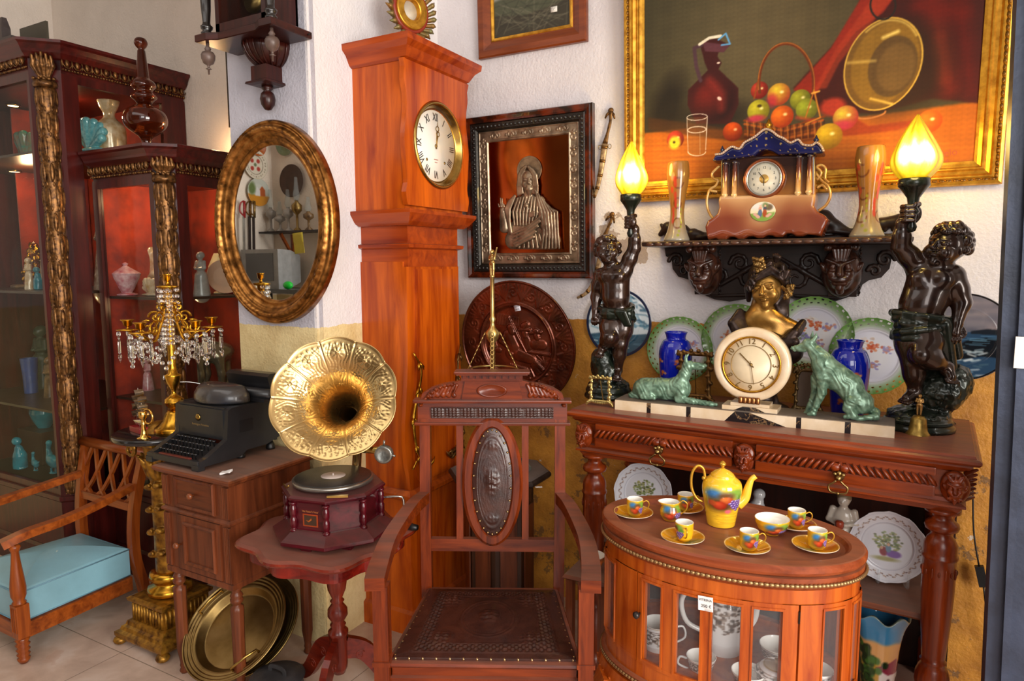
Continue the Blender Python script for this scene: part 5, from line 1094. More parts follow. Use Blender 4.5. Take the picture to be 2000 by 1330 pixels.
# pan
def arcp(cx_, cy_, rx, ry, rot, a0, a1, n=18): return [(cx_+rx*cos(a)*cos(rot)-ry*sin(a)*sin(rot), cy_+rx*cos(a)*sin(rot)+ry*sin(a)*cos(rot)) for a in [a0+(a1-a0)*i/n for i in range(n+1)]]
p.ell(*cv(1400, 330), 215*K, 225*K, '2a1c0c', .5, 20, op=.7)
p.poly(vv(arcp(1330, 305, 172, 232, radians(28), 0, 2*pi, 40)), '6e4e1c', 2); p.poly(vv(arcp(1338, 300, 150, 208, radians(28), 0, 2*pi, 40)), '86621e', 8, .9)
p.poly(vv(arcp(1376, 316, 112, 152, radians(24), 0, 2*pi, 40)), '5a4220', 4); p.poly(vv(arcp(1390, 320, 85, 120, radians(24), 0, 2*pi, 40)), '6e5228', 8, .8)
p.line(vv(arcp(1330, 305, 172, 232, radians(28), 0, 2*pi, 48)), 7*K, 'd8b048', 2, .9); p.line(vv(arcp(1330, 305, 160, 220, radians(28), 3.6, 5.2, 20)), 8*K, 'f2d068', 5, .7); p.line(vv([(1160, 300), (1290, 290)]), 9*K, 'f0d070', 8, .6); p.line(vv([(1330, 180), (1400, 150)]), 16*K, 'f4d878', 6, .8); p.line(vv([(1270, 470), (1370, 495)]), 10*K, 'f0c85c', 5, .8)
p.line(vv(arcp(1328, 25, 60, 68, 0, -.4, 4.2)), 9*K, '241c16', 2); p.line(vv(arcp(1275, 545, 66, 16, radians(-12), .0, pi)), 8*K, 'b8743c', 2)
# jug
p.poly(vv([(455, 205), (520, 178), (600, 215), (575, 235), (545, 250), (540, 270), (560, 300), (545, 330), (640, 420), (640, 500), (600, 590), (440, 590), (398, 500), (400, 430), (495, 335), (480, 300), (470, 260)]), '3a1210', 3)
p.ell(*cv(520, 480), 118*K, 118*K, '6e1c14', .35, c2='240a0a'); p.poly(vv([(470, 200), (600, 215), (570, 250), (480, 245)]), '5a3038', 3); p.line(vv([(465, 215), (430, 230), (440, 320), (460, 385)]), 20*K, '4a3038', 4)
p.line(vv([(455, 212), (500, 182), (555, 172)]), 16*K, 'e0d8c0', 2); p.line(vv([(545, 190), (580, 160), (600, 210), (560, 215)]), 9*K, '5f9ed0', 2); p.ell(*cv(550, 470), 14*K, 9*K, 'f8ece0', .6, 40); p.ell(*cv(545, 300), 9*K, 5*K, 'e8d0c0', .6); p.line(vv([(500, 380), (560, 450), (560, 520)]), 26*K, 'a83428', 22, .5)
def fruit(x, y, r, c, c2, rot=0, sq=1., hl='fff4b0'): p.ell(*cv(x, y), r*K, r*K*sq, c, .1, rot, c2=c2); p.ell(*cv(x+r*.25, y-r*.2), r*.16*K, r*.13*K, hl, 1.2, op=.85)
# basket
for k in range(7): p.line(vv([(668+k*1, 575+k*16), (860, 612+k*12), (1050-k*8, 555+k*18)]), 12*K, ('7a3a10', 'a8541a', '5a2408')[k % 3], 3)
for k in range(24): x = 680+k*16; p.line(vv([(x, 575+22*sin((x-670)/120.)), (x+6*(-1)**k, 670-abs(x-860)*.12)]), 6*K, ('c8782a', '3a1606')[k % 2], 3, .75)
fruit(740, 430, 45, 'c0402a', '6e1408'); fruit(935, 475, 52, 'a8a82a', '5a5c10'); fruit(832, 450, 58, 'e0c832', 'a0401c', 20); p.ell(*cv(800, 480), 26*K, 34*K, 'b8283c', .9, op=.75); fruit(735, 528, 58, 'c8c02c', '7a7014'); p.ell(*cv(725, 565), 45*K, 18*K, 'c02c50', .8, op=.85); fruit(965, 520, 54, 'a8b42a', '60601a'); p.line(vv([(920, 560), (1000, 575)]), 14*K, 'c83a28', 9, .7); fruit(848, 556, 58, 'f07a18', 'a03408'); p.ell(*cv(740, 505), 12*K, 8*K, '4a3a10', .8)
p.line(vv(arcp(868, 400, 130, 192, 0, pi*.93, pi*2.07, 26)), 15*K, '6a3010', 2); p.line(vv(arcp(868, 398, 134, 194, 0, pi*.95, pi*2.05, 26)), 4*K, 'c87c30', 2, .8)
p.line(vv([(1000, 430), (1030, 560), (960, 590)]), 7*K, 'c8802a', 2); p.line(vv([(1000, 430), (960, 560)]), 7*K, 'b86c20', 2); p.line(vv([(735, 380), (715, 470)]), 8*K, '8a4414', 2); p.line(vv([(990, 445), (1025, 435)]), 9*K, 'e0a040', 2)
fruit(1150, 560, 60, 'd0c038', 'a03428'); p.ell(*cv(1140, 595), 40*K, 24*K, 'c02c50', .9, op=.75); fruit(1070, 650, 66, 'e8c022', '96680e'); fruit(1550, 578, 54, 'f07c1c', 'b04008'); fruit(612, 628, 54, 'e0580e', '7e2408', 30, .95, 'ffd0a0'); fruit(340, 665, 50, 'd8442c', '6c1c0c'); p.ell(*cv(336, 680), 34*K, 36*K, 'c8bc2c', .5); p.ell(*cv(334, 678), 8*K, 7*K, '4a3408', .8)
for q in ([(395, 560), (400, 720), (430, 742), (470, 735), (488, 715), (492, 555)],): p.poly(vv(q), '8a5a34', 4, .35)
p.line(vv(arcp(443, 558, 49, 15, radians(-4), 0, 2*pi)), 3*K, 'f4e8dc', 1.3); p.line(vv([(395, 560), (400, 725)]), 3*K, 'e8d8c8', 1.3, .9); p.line(vv([(492, 555), (484, 715)]), 3.4*K, 'f0e4d8', 1.3, .9); p.line(vv(arcp(442, 722, 42, 20, 0, 0, pi)), 4*K, 'f4e8dc', 1.4); p.line(vv(arcp(442, 618, 44, 15, radians(-4), 0, 2*pi)), 4*K, 'f8ece0', 1.6, .9); p.line(vv([(457, 625), (457, 735)]), 2*K, 'f0e0d0', 1, .8)
p.noise(.05, .3, 2).noise(.04, .06, 3)
link('canvas', sheet(cw, chh, 520, 350, None, p, .006, M=MP @ TL((0, 0, .008))), vcol('oil_painting', .55, bump=.1, spec=.25), t)
mt = MPw.inverted(); c_ = MPi @ onp(1846, 303, MPw @ Vector((0, 0, .006)), Pn_); SIG = plain('red_brown_paint', 'a8401c', .5)
text('signature', 'J.Pelo', .03, SIG, t, MP @ TL((c_.x-.0, c_.y+.005, .0088)) @ Matrix.Rotation(radians(6), 4, 'Z'), .0002); text('signature', '74', .02, SIG, t, MP @ TL((c_.x, c_.y-.02, .0088)), .0002)
# ================================================================ small landscape at the top
x0, x1 = ony(940, 117, YM).x, ony(1150, 80, YM).x; w_, h_ = x1-x0, .42
t = thing('landscape_painting', 'small dark landscape in a plain brown wooden frame at the top edge', 'painting', ((x0+x1)/2, YM, 2.416)); M_ = Matrix.Rotation(radians(2), 4, 'X') @ TL((0, -.003, h_/2)) @ VX
pframe('frame', w_, h_, [(0, 0), (0, .02), (.006, .026), (.03, .026), (.06, .012), (.064, .012), (.064, 0)], wood('picture_frame_wood', '5e260e', '8a4218', 'x', .35), t, M_)
pframe('gilt_slip', w_-.128, h_-.128, [(0, 0), (0, .014), (.004, .016), (.014, .012), (.014, 0)], GFR.m, t, M_)
p = Pic(160, 140, '8a8a80'); p.poly([(0, 60), (60, 50), (160, 66), (160, 140), (0, 140)], '4a4c3a', 8); p.poly([(0, 90), (70, 100), (160, 84), (160, 140), (0, 140)], '3a352a', 5)
for i in range(60): p.line([(random.random()*160, 60+random.random()*80), (random.random()*160, 60+random.random()*80)], 2, ('5c5a48', '2c2a22', '76705c')[i % 3], 2, .4)
link('canvas', sheet(w_-.15, h_-.15, 120, 100, None, p, .004, M=M_ @ TL((0, 0, .006))), vcol('landscape_paint', .5, spec=.3), t)
q = (Matrix.Translation(t.location) @ M_).inverted() @ onp(1085, 20, t.location, (0, -1, 0)); tg = link('price_tag', sheet(.03, .022, 3, 3, rim=.0005, M=M_ @ TL((q.x, q.y, .0072))), plain('tag_paper', 'e6e2da', .7), t); text('tag_writing', '1°', .012, MARK, tg, M_ @ TL((q.x, q.y, .0074)), .0001)
# ================================================================ silvered relief of a robed figure
A_, B2_ = ony(918, 543, YM-.02), ony(1160, 548, YM-.02); w_ = B2_.x-A_.x; h_ = ony(918, 230, YM-.05).z-A_.z; 
t = thing('relief_picture', 'silvered relief of a robed haloed bearded figure in a black and tortoiseshell frame', 'picture', ((A_.x+B2_.x)/2, YM, A_.z)); M_ = Matrix.Rotation(radians(2), 4, 'X') @ TL((0, -.003, h_/2)) @ VX
TOR = NT('tortoiseshell_frame'); _c = TOR.co(); TOR.set(base=TOR.ramp(TOR.noise(_c, 14, 4), [(.42, '1a0e0a'), (.62, '5e2008')]), rough=.15, coat=.5)
pframe('frame', w_, h_, [(0, 0), (0, .03), (.004, .038), (.01, .04), (.022, .034), (.03, .034), (.032, 0)], TOR.m, t, M_)
def fr_h(X, Y): return .002*np.sin(X*430)*np.sin(Y*430)+.001*vn(X, Y, X*0, 300, 2)
pf = [(.031, 0), (.031, .03), (.036, .033), (.058, .028), (.064, .02), (.066, 0)]; pframe('inner_frame', w_, h_, pf, plain('black_carved_frame', '17130f', .3, 0, .2, 40, .6, 240, coat=.3), t, M_)
b = B()
for s in (-1, 1):
    for n_, L_, f_ in ((26, w_-.1, lambda q: (q, s*(h_/2-.047))), (34, h_-.1, lambda q: (s*(w_/2-.047), q))):
        for i in range(n_): u, v = f_(-L_/2+L_*(i+.5)/n_); b.ball((u, v, .031), 1, 8, .0075, .0075, .004, M=M_)
b.o('carved_band', bpy.data.materials['black_carved_frame'], t)
SIL = plain('antique_silver', 'b09a80', .32, .75, .2, 18, .08, 140, c2='5c4a3a')
w1, h1 = w_-.13, h_-.13; bw = .047
pr = []
for s in (-1, 1):
    n_ = 5
    for i in range(n_): x = (i-(n_-1)/2)*w1/n_*.84; pr += scroll((x, s*(h1/2-bw/2)), .015, 0, 1.3, .0035, .004, 1)+scroll((x+.02, s*(h1/2-bw/2)), .012, pi, -1.2, .003, .003)+[(x-.02, s*(h1/2-bw/2), x-.02, s*(h1/2-bw/2), .006, .006, .004)]
    n_ = 8
    for i in range(n_): y = (i-(n_-1)/2)*h1/n_*.9; pr += scroll((s*(w1/2-bw/2), y), .014, pi/2, 1.2, .0035, .004)+[(s*(w1/2-bw/2)-.01, y+.022, s*(w1/2-bw/2)+.01, y+.022, .005, .005, .004), (s*(w1/2-bw/2), y+.015, s*(w1/2-bw/2), y+.03, .004, .004, .005)]
def bord(X, Y):
    e = np.minimum(w1/2-np.abs(X), h1/2-np.abs(Y)); z = bumps(X, Y, pr)*(e < bw)*(e > .003); z += .004*(np.abs(e-.003) < .0025)+.005*(np.abs(e-bw+.004) < .0035); z = np.where(e > bw, -.008, z); return z
link('border_relief', sheet(w1, h1, 190, 250, bord, None, .012, M=M_ @ TL((0, 0, .014))), SIL, t)
x_, y_ = w1-2*bw, h1-2*bw; COP = plain('polished_copper_ground', 'b0602a', .16, 1, .15, 3, .0, 60, c2='8a3c14'); B().box(-x_/2, x_/2, -y_/2, y_/2, .006, .0095, M=M_).o('ground', COP, t)
Mw = TL(t.location) @ M_; sx_ = lambda x, y, d=0: (Mw.inverted() @ onp(960+x/3.9125, 220+y/3.9125, Mw @ Vector((0, 0, .012)), Mw.to_3x3() @ Vector((0, 0, 1))))+Vector((0, 0, d))
R2 = lambda v: (v.x, -v.z, v.y)               # figure is modelled facing -Y, laid on the plate
S = Sdf(); q = lambda x, y, d=0: R2(sx_(x, y, d))
hc0 = np.array(q(283, 520, .004)); S.at(hc0, (4, -4, 18), 1.); head(S, .031); S.c((0, -.02, -.022), (0, -.017, -.033), .011, .006, .004); S.at(); nhead = len(S.p)
for s, x in ((-1, 232), (1, 345)):
    for k in range(5): S.chain([q(285+s*(10+8*k), 415+6*k, .012), q(x+s*4*k-s*8, 480, .012), q(x+s*(k*7-10), 560, .01), q(x+s*(k*9-18), 615+4*k, .008)], [.006, .006, .0055, .004], k=.002)
S.e(q(290, 700, -.002), (.048, .02, .05)); S.c(q(285, 600, .0), q(285, 650, .0), .017, .022, .01); S.c(q(215, 695, -.014), q(360, 690, -.014), .026, .026, .02); S.c(q(180, 900, -.022), q(440, 900, -.022), .035, .035); S.c(q(160, 975, -.022), q(460, 975, -.022), .034, .034); S.c(q(215, 790, -.02), q(410, 790, -.02), .034, .034)
for k in range(9): S.chain([q(215+22*k, 640+8*abs(k-4)*.5, .014), q(180+26*k, 760, .016), q(190+30*k-8*k, 860, .016)], [.003, .005, .003], k=.002)      # tunic
for k in range(5): S.chain([q(400-16*k, 790+40*k, .018), q(290-20*k, 880+34*k, .022), q(170+4*k, 930+24*k, .016)], [.006, .006, .004], k=.001)     # sash folds
for k in range(6): S.chain([q(350+22*k, 600+26*k, .012), q(395+24*k, 760, .018), q(415+21*k, 900, .018), q(400+26*k, 1035, .014)], [.0045, .0055, .006, .005], k=.001)
for k in range(5): S.chain([q(190-10*k, 640+10*k, .01), q(150-6*k, 740, .014), q(150+4*k, 860+14*k, .014)], [.006, .008, .006], k=.002)
for k in range(7): S.chain([q(190+35*k, 1030, .012), q(210+28*k, 930, .014)], [.005, .004], k=.002)
S.chain([q(105, 880, .012), q(100, 800, .02), q(92, 745, .024)], [.018, .013, .008], k=.006); S.e(q(98, 740, .026), (.009, .006, .012), k=.004)
for k, (dx, ln) in enumerate(((-16, 20), (-2, 65), (10, 62), (22, 18))): S.c(q(98+dx, 720, .028), q(92+dx*1.1, 720-ln, .026), .0032, .0026, .001)
S.chain([q(420, 860, .016), q(430, 790, .022), q(395, 770, .026)], [.02, .013, .009], k=.005); S.e(q(365, 770, .028), (.012, .006, .009), k=.004)
for k in range(4): S.c(q(350, 758+11*k, .03), q(312, 770+9*k, .029), .003, .0024, .001)
S.e(q(283, 740, .02), (.009, .006, .01), k=.003); S.chain([q(283, 715, .022), q(283, 690, .02)], [.006, .002]); 
for k in range(5): S.c(q(283, 715, .022), q(260+12*k, 690, .02), .003, .001, .001)
for i_, (a, b, c, d, e, f) in enumerate(S.p):
    if i_ < nhead: S.p[i_] = (a, hc0+(b-hc0)*1.6, (hc0+(c-hc0)*1.6 if a == 'c' else c*1.6), (d*1.6 if a == 'c' else d), (e*1.6 if a == 'c' else e), f)
    elif a == 'c' and d < .0125: o_ = np.array([0, -.017, 0]); S.p[i_] = (a, b+o_, c+o_, d*1.15, e*1.15, f)
    elif a == 'c': S.p[i_] = (a, b, c, d*1.3, e*1.3, f)
fm = S.mesh(.002, .004); fm.transform(Matrix(((1, 0, 0, 0), (0, 0, 1, 0), (0, -.62, 0, .004), (0, 0, 0, 1)))); fm.transform(M_); link('figure', fm, SIL, t)
hc = sx_(290, 440, 0); link('halo', disc(.06, 30, 90, lambda r, a: .0015+.0012*(np.abs(r-.95) < .06)+.001*((np.sin(a*4+pi/4) > .3) & (r < .9))*np.sin(r*60)**2, back=.004, M=M_ @ TL((hc.x, hc.y, .014))), SIL, t)
# ================================================================ two curved daggers
IVO = plain('dagger_scabbard', 'b89c74', .4, .3, .3, 50, .3, 140, c2='5e4228')
def dagger(label, pts, w, crop):
    sv_ = surv(*crop, Vector((0, 0, 0))); P3 = [sv_(x, y, YM-.022) for x, y in pts]; c = P3[0]; t = thing('curved_dagger', label, 'dagger', (c.x, YM, c.z), group='curved daggers on the wall'); L_ = [p_-Vector((c.x, YM, c.z)) for p_ in P3]
    h0, h1, g = L_[0], L_[1], L_[2]; b = B(); b.tube(spl([h0, (h0+h1)/2+Vector((.004, 0, 0)), h1, g], 4), [w*1.0, w*.9, w*.62, w*.55, w*.55, w*.6, w*.65, w*.62, w*.6, w*.62, w*.75, w*.9, w*1.1], 10, flat=.5, up=(0, 1, 0)); d = (h0-h1).normalized(); s_ = d.cross(Vector((0, 1, 0)))
    for sg in (-1, 1): b.tube([h0-d*.0, h0+s_*sg*w*1.3-d*.012, h0+s_*sg*w*1.9-d*.028], [w*.5, w*.5, w*.3], 8, flat=.6, up=(0, 1, 0))
    b.ball(h0+d*w*.4, w*1.1, 12, 1, .5, .9).o('hilt', BRONZE, t, 'bronze hilt')
    pp = spl(L_[2:], 6); n_ = len(pp); ob = B().tube(pp, [w*(1.25-.75*(i/(n_-1))**1.5) for i in range(n_)], 10, flat=.45, up=(0, 1, 0)).o('scabbard', IVO, t); bb = B()
    for i in range(1, n_-1, 4): d_ = (Vector(pp[i+1])-Vector(pp[i-1])).normalized(); p_ = Vector(pp[i]); B().tube([p_-d_*.006, p_+d_*.006], w*(1.34-.75*(i/(n_-1))**1.5), 10, flat=.5, up=(0, 1, 0)).o('band', GILT if 0 else BRONZE, t)
    for sg in (-1, 1): p_ = L_[2]+Vector((sg*w*1.9, 0, -.012)); B().tube([p_+Vector((.007*cos(a), 0, .009*sin(a))) for a in [2*pi*k/12 for k in range(12)]], .0014, 6, closed=True).o('ring', BRASSD, t)
dagger('curved dagger with bronze hilt hanging just right of the relief picture, upper one', [(760, 150), (750, 230), (735, 290), (722, 380), (705, 470), (688, 525)], .011, (850, 150, 2.2175))
dagger('curved dagger on the bare plaster patch behind the left cherub', [(765, 600), (750, 650), (735, 690), (715, 780), (690, 880), (655, 935), (615, 958)], .0105, (850, 150, 2.2175))
# ================================================================ copper relief plate
COPB = plain('dark_copper', '7a3820', .26, .7, .3, 12, .1, 120, c2='34140a', coat=.3); R = .28
c_ = Vector((-1.412, 2.60, 1.165)); tl_ = radians(8)
t = thing('copper_plate', 'big round dark copper plate with embossed tavern scene under the relief picture', 'plate', c_); M_ = Matrix.Rotation(tl_, 4, 'X') @ VX
pr = []
for k in range(16):
    a = 2*pi*k/16; s = 1 if k % 2 else -1; cx_, cy_ = .81*cos(a), .81*sin(a); pr += scroll((cx_, cy_), .085, a+pi/2, s*1.4, .022, .03)
    for j in range(5): b_ = a+(j-2)*.07+pi/16; pr.append((.70*cos(a+pi/16), .70*sin(a+pi/16), .93*cos(b_), .93*sin(b_), .016, .026, .03))
    pr += [(.74*cos(a+.1), .74*sin(a+.1), .74*cos(a+.1), .74*sin(a+.1), .024, .024, .035)]
g = lambda x, y: ((x-690)/560., (640-y)/620.*.95)
def fig(pts, r0, r1, h): 
    global pr
    pr += pchain([g(*q) for q in pts], r0, r1, h)
for pts, r0, r1, h in (([(630, 480), (640, 520)], .07, .06, .12), ([(600, 560), (640, 680)], .1, .11, .1), ([(570, 570), (520, 620), (600, 680)], .05, .04, .11), ([(620, 360), (660, 450), (700, 560), (770, 720)], .012, .02, .1), ([(690, 760), (820, 800)], .1, .08, .11), ([(820, 800), (960, 940)], .06, .03, .1), ([(840, 860), (870, 920)], .07, .07, .09), ([(880, 940), (885, 1040)], .02, .02, .08), ([(800, 900), (850, 1040)], .02, .02, .07),
    ([(620, 750), (621, 751)], .11, .11, .05), ([(622, 750), (623, 750)], .05, .05, .12), ([(765, 460), (790, 440)], .07, .06, .1), ([(720, 490), (820, 490)], .03, .03, .11), ([(765, 530), (770, 560)], .06, .05, .1), ([(770, 600), (780, 680)], .08, .09, .07), ([(820, 520), (920, 510)], .03, .03, .1), ([(870, 500), (880, 500)], .05, .05, .11), ([(880, 550), (885, 570)], .055, .05, .1), ([(850, 640), (930, 640)], .08, .08, .08), ([(800, 720), (1020, 740)], .03, .03, .08), ([(400, 720), (500, 720)], .04, .04, .06), ([(440, 510), (445, 560)], .05, .04, .08), ([(440, 620), (450, 680)], .06, .06, .07)): fig(pts, r0, r1, h)
for k in range(9): fig([(600+20*k, 860+4*k), (680+14*k, 940), (690+12*k, 1040)], .013, .013, .06)
for k in range(14): fig([(500+16*k, 330+3*k), (500+16*k, 450)], .007, .007, .025); fig([(940, 830), (940+120*cos(k*.45), 830+100*sin(k*.45))], .006, .012, .035)
def cz(r, a):
    X, Y = r*np.cos(a), r*np.sin(a); z = bumps(X, Y, pr)*(r < .97); rim = (r > .63); base = np.where(rim, .05+.02*(r-.63), .0)+.07*np.exp(-((r-.62)/.03)**2)+.03*np.exp(-((r-.985)/.015)**2); z = np.where(rim & (r > .66), z, np.where(rim, 0, z*(r < .58))); return (z*.42+base)*.28*.75
link('plate', disc(R, 150, 420, cz, back=.004, M=M_), COPB, t)
q = (TL(t.location) @ M_).inverted() @ onp(1019, 598, c_, (0, -1, 0)); tgl = link('price_tag', sheet(.03, .026, 3, 3, rim=.0006, M=M_ @ TL((q.x, q.y, .018)) @ Matrix.Rotation(radians(12), 4, 'Z')), plain('plate_tag', 'd4d0d8', .7), t); Mt = M_ @ TL((q.x, q.y, .0184)) @ Matrix.Rotation(radians(12), 4, 'Z'); text('tag_writing', 'PLATO', .0075, MARK, tgl, Mt @ TL((0, .006, 0)), .0001); text('tag_writing', '60 €', .0085, MARK, tgl, Mt @ TL((0, -.005, 0)), .0001)
# ================================================================ decorated plates on the wall
def wplate(name, label, cx_, cz_, R, pic, group=None, y=YM-.012, scal=None, holes=False, rough=.2, lean=0, cat='plate', deep=.014, mat=None):
    t_ = disc(R, 60, 180, (lambda r, a: deep*np.clip((r-.62)/.38, 0, 1)**1.0*1+.0012*np.exp(-((r-.66)/.02)**2)), pic, .003, scal, M=TL((cx_, y, cz_)) @ Matrix.Rotation(lean, 4, 'X') @ VX)
    if holes:   # pierced rim: drop faces at the piercings
        bm = bmesh.new(); bm.from_mesh(t_); M_i = (TL((cx_, y, cz_)) @ Matrix.Rotation(lean, 4, 'X') @ VX).inverted(); kill = []
        for f in bm.faces:
            p_ = M_i @ f.calc_center_median(); r = math.hypot(p_.x, p_.y)/R; a = atan2(p_.y, p_.x)
            for rr_, n_, w_ in ((.93, 30, .028), (.83, 30, .02)):
                if abs(r-rr_) < w_ and abs(((a*n_/(2*pi)+(0 if rr_ > .9 else .5)) % 1)-.5) < .2: kill.append(f); break
        bmesh.ops.delete(bm, geom=kill, context='FACES'); bm.to_mesh(t_); bm.free()
    o = link(name, t_, mat or PLG); o.location = (cx_, y, cz_); o.data.transform(TL((-cx_, -y, -cz_))); return tag(o, label, cat, group)
PLG = vcol('glazed_plate', .16, coat=.4)
def blue_pic():
    p = Pic(220, 220, 'c8d4dc'); p.poly([(0, 150), (60, 142), (130, 150), (220, 140), (220, 220), (0, 220)], '35586e', 4)
    for i in range(46): x, y = random.random()*220, 20+random.random()*120; p.line([(x, y), (x+20+random.random()*30, y-14+random.random()*24), (x+50, y+10)], 4+random.random()*5, ('6f9ab0', '3f6c86', 'e8eef0', '27506c')[i % 4], 4, .7)
    for i in range(40): x, y = random.random()*220, 150+random.random()*60; p.line([(x, y), (x+25, y+random.random()*8-4)], 3, ('1e3c50', 'c8d6de', '4f7890')[i % 3], 2, .8)
    p.poly([(60, 120), (120, 128), (112, 148), (70, 146)], '1e3c50', 2)
    for m in (75, 92, 108): p.line([(m, 60), (m, 130)], 2, '1e3c50'); p.poly([(m-10, 70), (m+10, 66), (m+12, 90), (m-8, 92)], 'e4ecf0', 2); p.poly([(m-10, 96), (m+10, 94), (m+12, 116), (m-8, 116)], 'dfe8ee', 2)
    p.ring(110, 110, 106, 106, 8, '12203e'); return p
a_ = ony(1145, 632, YM-.02); b_ = ony(1272, 632, YM-.02); wplate('ship_plate', 'blue and white plate with a sailing ship behind the left cherub', (a_.x+b_.x)/2, 1.264, (b_.x-a_.x)/2, blue_pic(), deep=.006)
def sea_pic():
    p = Pic(260, 260, '6e6a72'); 
    for i in range(70): x, y = random.random()*260, random.random()*120; p.line([(x, y), (x+60, y-6+random.random()*10)], 14, ('8a7e82', '5c5a66', '9c8a88', '4a4c58')[i % 4], 14, .4)
    p.poly([(0, 118), (260, 112), (260, 260), (0, 260)], '27405a', 4); p.poly([(150, 112), (190, 104), (260, 108), (260, 122), (150, 120)], '1a2028', 3)
    p.poly([(0, 0), (30, 20), (50, 120), (60, 190), (0, 210)], '14181e', 6); p.poly([(90, 180), (140, 140), (190, 130), (260, 140), (260, 190), (180, 186), (120, 200)], '10151b', 5)
    for i in range(90): x, y = random.random()*180, 165+random.random()*80; p.line([(x, y), (x+18, y-8+random.random()*14)], 5, ('c8d2d6', '8aa0ac', '46606e', 'e0e6e6')[i % 4], 4, .6)
    for i in range(20): x, y = random.random()*200, 125+random.random()*30; p.line([(x, y), (x+40, y)], 2, '5c86a0', 3, .6)
    p.ring(130, 130, 127, 127, 5, '14100e'); return p
sp_ = wplate('round_seascape', 'round painted seascape of dark rocks and surf behind the right cherub', ony(1880, 660, YM-.02).x, 1.262, .145, sea_pic(), cat='painting', deep=.0, y=YM-.015)
q = ony(1881, 724, YM-.026)-sp_.location; tgl = link('price_tag', sheet(.024, .018, 3, 3, rim=.0004, M=TL((q.x, -.0035, q.z)) @ VX), plain('old_tag', 'dcc4b4', .7), sp_); text('tag_writing', '36 €', .008, plain('red_pen', 'b0402c', .6), tgl, TL((q.x, -.0039, q.z)) @ VX, .0001)
def green_pic(seed):
    r_ = random.Random(seed); p = Pic(240, 240, '8cab74'); n = p.X*0; r = np.hypot(p.X-120, p.Y-120)/120
    q = np.clip((r-.66)/.3, 0, 1)[..., None]; cc = np.array(p.c('e4e4e8'), np.float32)*(1-q)+np.array(p.c('6fa04a'), np.float32)*q; ang = np.arctan2(p.Y-120, p.X-120); cc = cc*(1-.25*(q*(.5+.5*np.sin(ang*2+seed))[..., None])); p.a = cc.astype(np.float32); p.ell(120, 120, 84, 84, 'dcdcec', .25); p.ell(120, 118, 60, 60, 'ecebf0', .9)
    p.ring(120, 120, 84, 84, 1.6, 'b8b4b4')
    def sprig(x, y, c, n_, sp): 
        for i in range(n_): p.ell(x+r_.gauss(0, sp), y+r_.gauss(0, sp*.6), 2.6+r_.random()*3, 2.2+r_.random()*2.4, c[i % len(c)], .6, op=.85)
    sprig(106, 78, ('f6f0ea', 'e8dcd4', 'd0b8a8'), 26, 9); sprig(122, 92, ('d8683c', 'e08858', 'c85030'), 34, 12); sprig(82, 108, ('d87850', 'e09a70'), 12, 8); sprig(95, 135, ('8a84c0', 'a8a0d0', '7a8a60'), 34, 11); sprig(165, 100, ('d88a6a', '9a94c8'), 22, 9); sprig(130, 150, ('9a8fc8', 'c88a70'), 22, 10); return p
gs = lambda a: 1-.012*np.abs(np.sin(a*15))
for i, (l_, r_, cz_, lb) in enumerate(((1270, 1388, 1.185, 'green rimmed flower plate behind the lying dog, leftmost of the pierced plates'), (1370, 1500, 1.215, 'green rimmed pierced plate half hidden behind the bust left of her shoulder'), (1530, 1650, 1.24, 'green rimmed flower plate right of the bust, above the sitting dog'), (1640, 1768, 1.175, 'green rimmed flower plate between blue vase and right cherub'))):
    a_, b_ = ony(l_, 650, YM-.04).x, ony(r_, 650, YM-.04).x; R_ = .135
    wplate('pierced_plate', lb, (a_+b_)/2 if i != 1 else a_+R_, (1.17, 1.222, 1.255, 1.185)[i], R_ if i != 0 else (b_-a_)/2+.012, green_pic(i), 'pierced green rimmed plates', y=YM-.03, scal=gs, holes=True)
# ================================================================ carved shelf with two lion masks
DKW = BLKW; xl_, xr_ = ony(1255, 475, 2.49).x, ony(1785, 460, 2.49).x; zs_ = 1.59
t = thing('carved_wall_shelf', 'dark carved wall shelf with two lion masks carrying the ceramic clock', 'shelf', ((xl_+xr_)/2, YM, zs_)); hw = (xr_-xl_)/2
B().mould(rect(-hw, hw, -.23, 0), [(-.012, -.02), (-.002, -.018), (0, -.012), (0, -.004), (-.006, 0)]).o('shelf_board', wood('dark_shelf_wood', '1c110d', '45291c', 'x', .35, .25, .4), t)
many('gadroon', B().ball((0, 0, 0), 1, 10, .016, .005, .0075), plain('worn_brown_carving', '5c3826', .32, .1, .3, 40, coat=.2), t, [TL((-hw+.03+(2*hw-.06)*i/24, -.228, -.011)) for i in range(25)])
ap = [(-.43, -.02), (-.425, -.05), (-.40, -.065), (-.395, -.1), (-.37, -.13), (-.33, -.14), (-.31, -.155), (-.3, -.185), (-.26, -.2), (-.22, -.215), (-.16, -.222), (-.1, -.212), (-.05, -.2), (.0, -.2), (.05, -.2), (.1, -.212), (.16, -.222), (.22, -.215), (.26, -.2), (.3, -.185), (.31, -.155), (.33, -.14), (.37, -.13), (.395, -.1), (.4, -.065), (.425, -.05), (.43, -.02)]
ap = [(x*hw/.46, z*1.02) for x, z in ap]; B().prism(ap, 'y', -.03, -.004).o('apron', DKW, t)
S = Sdf()
def sc3(c, r, a0, tn, w_, s=1): S.chain([(c[0]+s*x, -.034, c[1]+z) for x, z in spiral((0, 0), r, r*.2, a0, tn, 12)], [w_*(1-.05*i) for i in range(13)], k=.003)
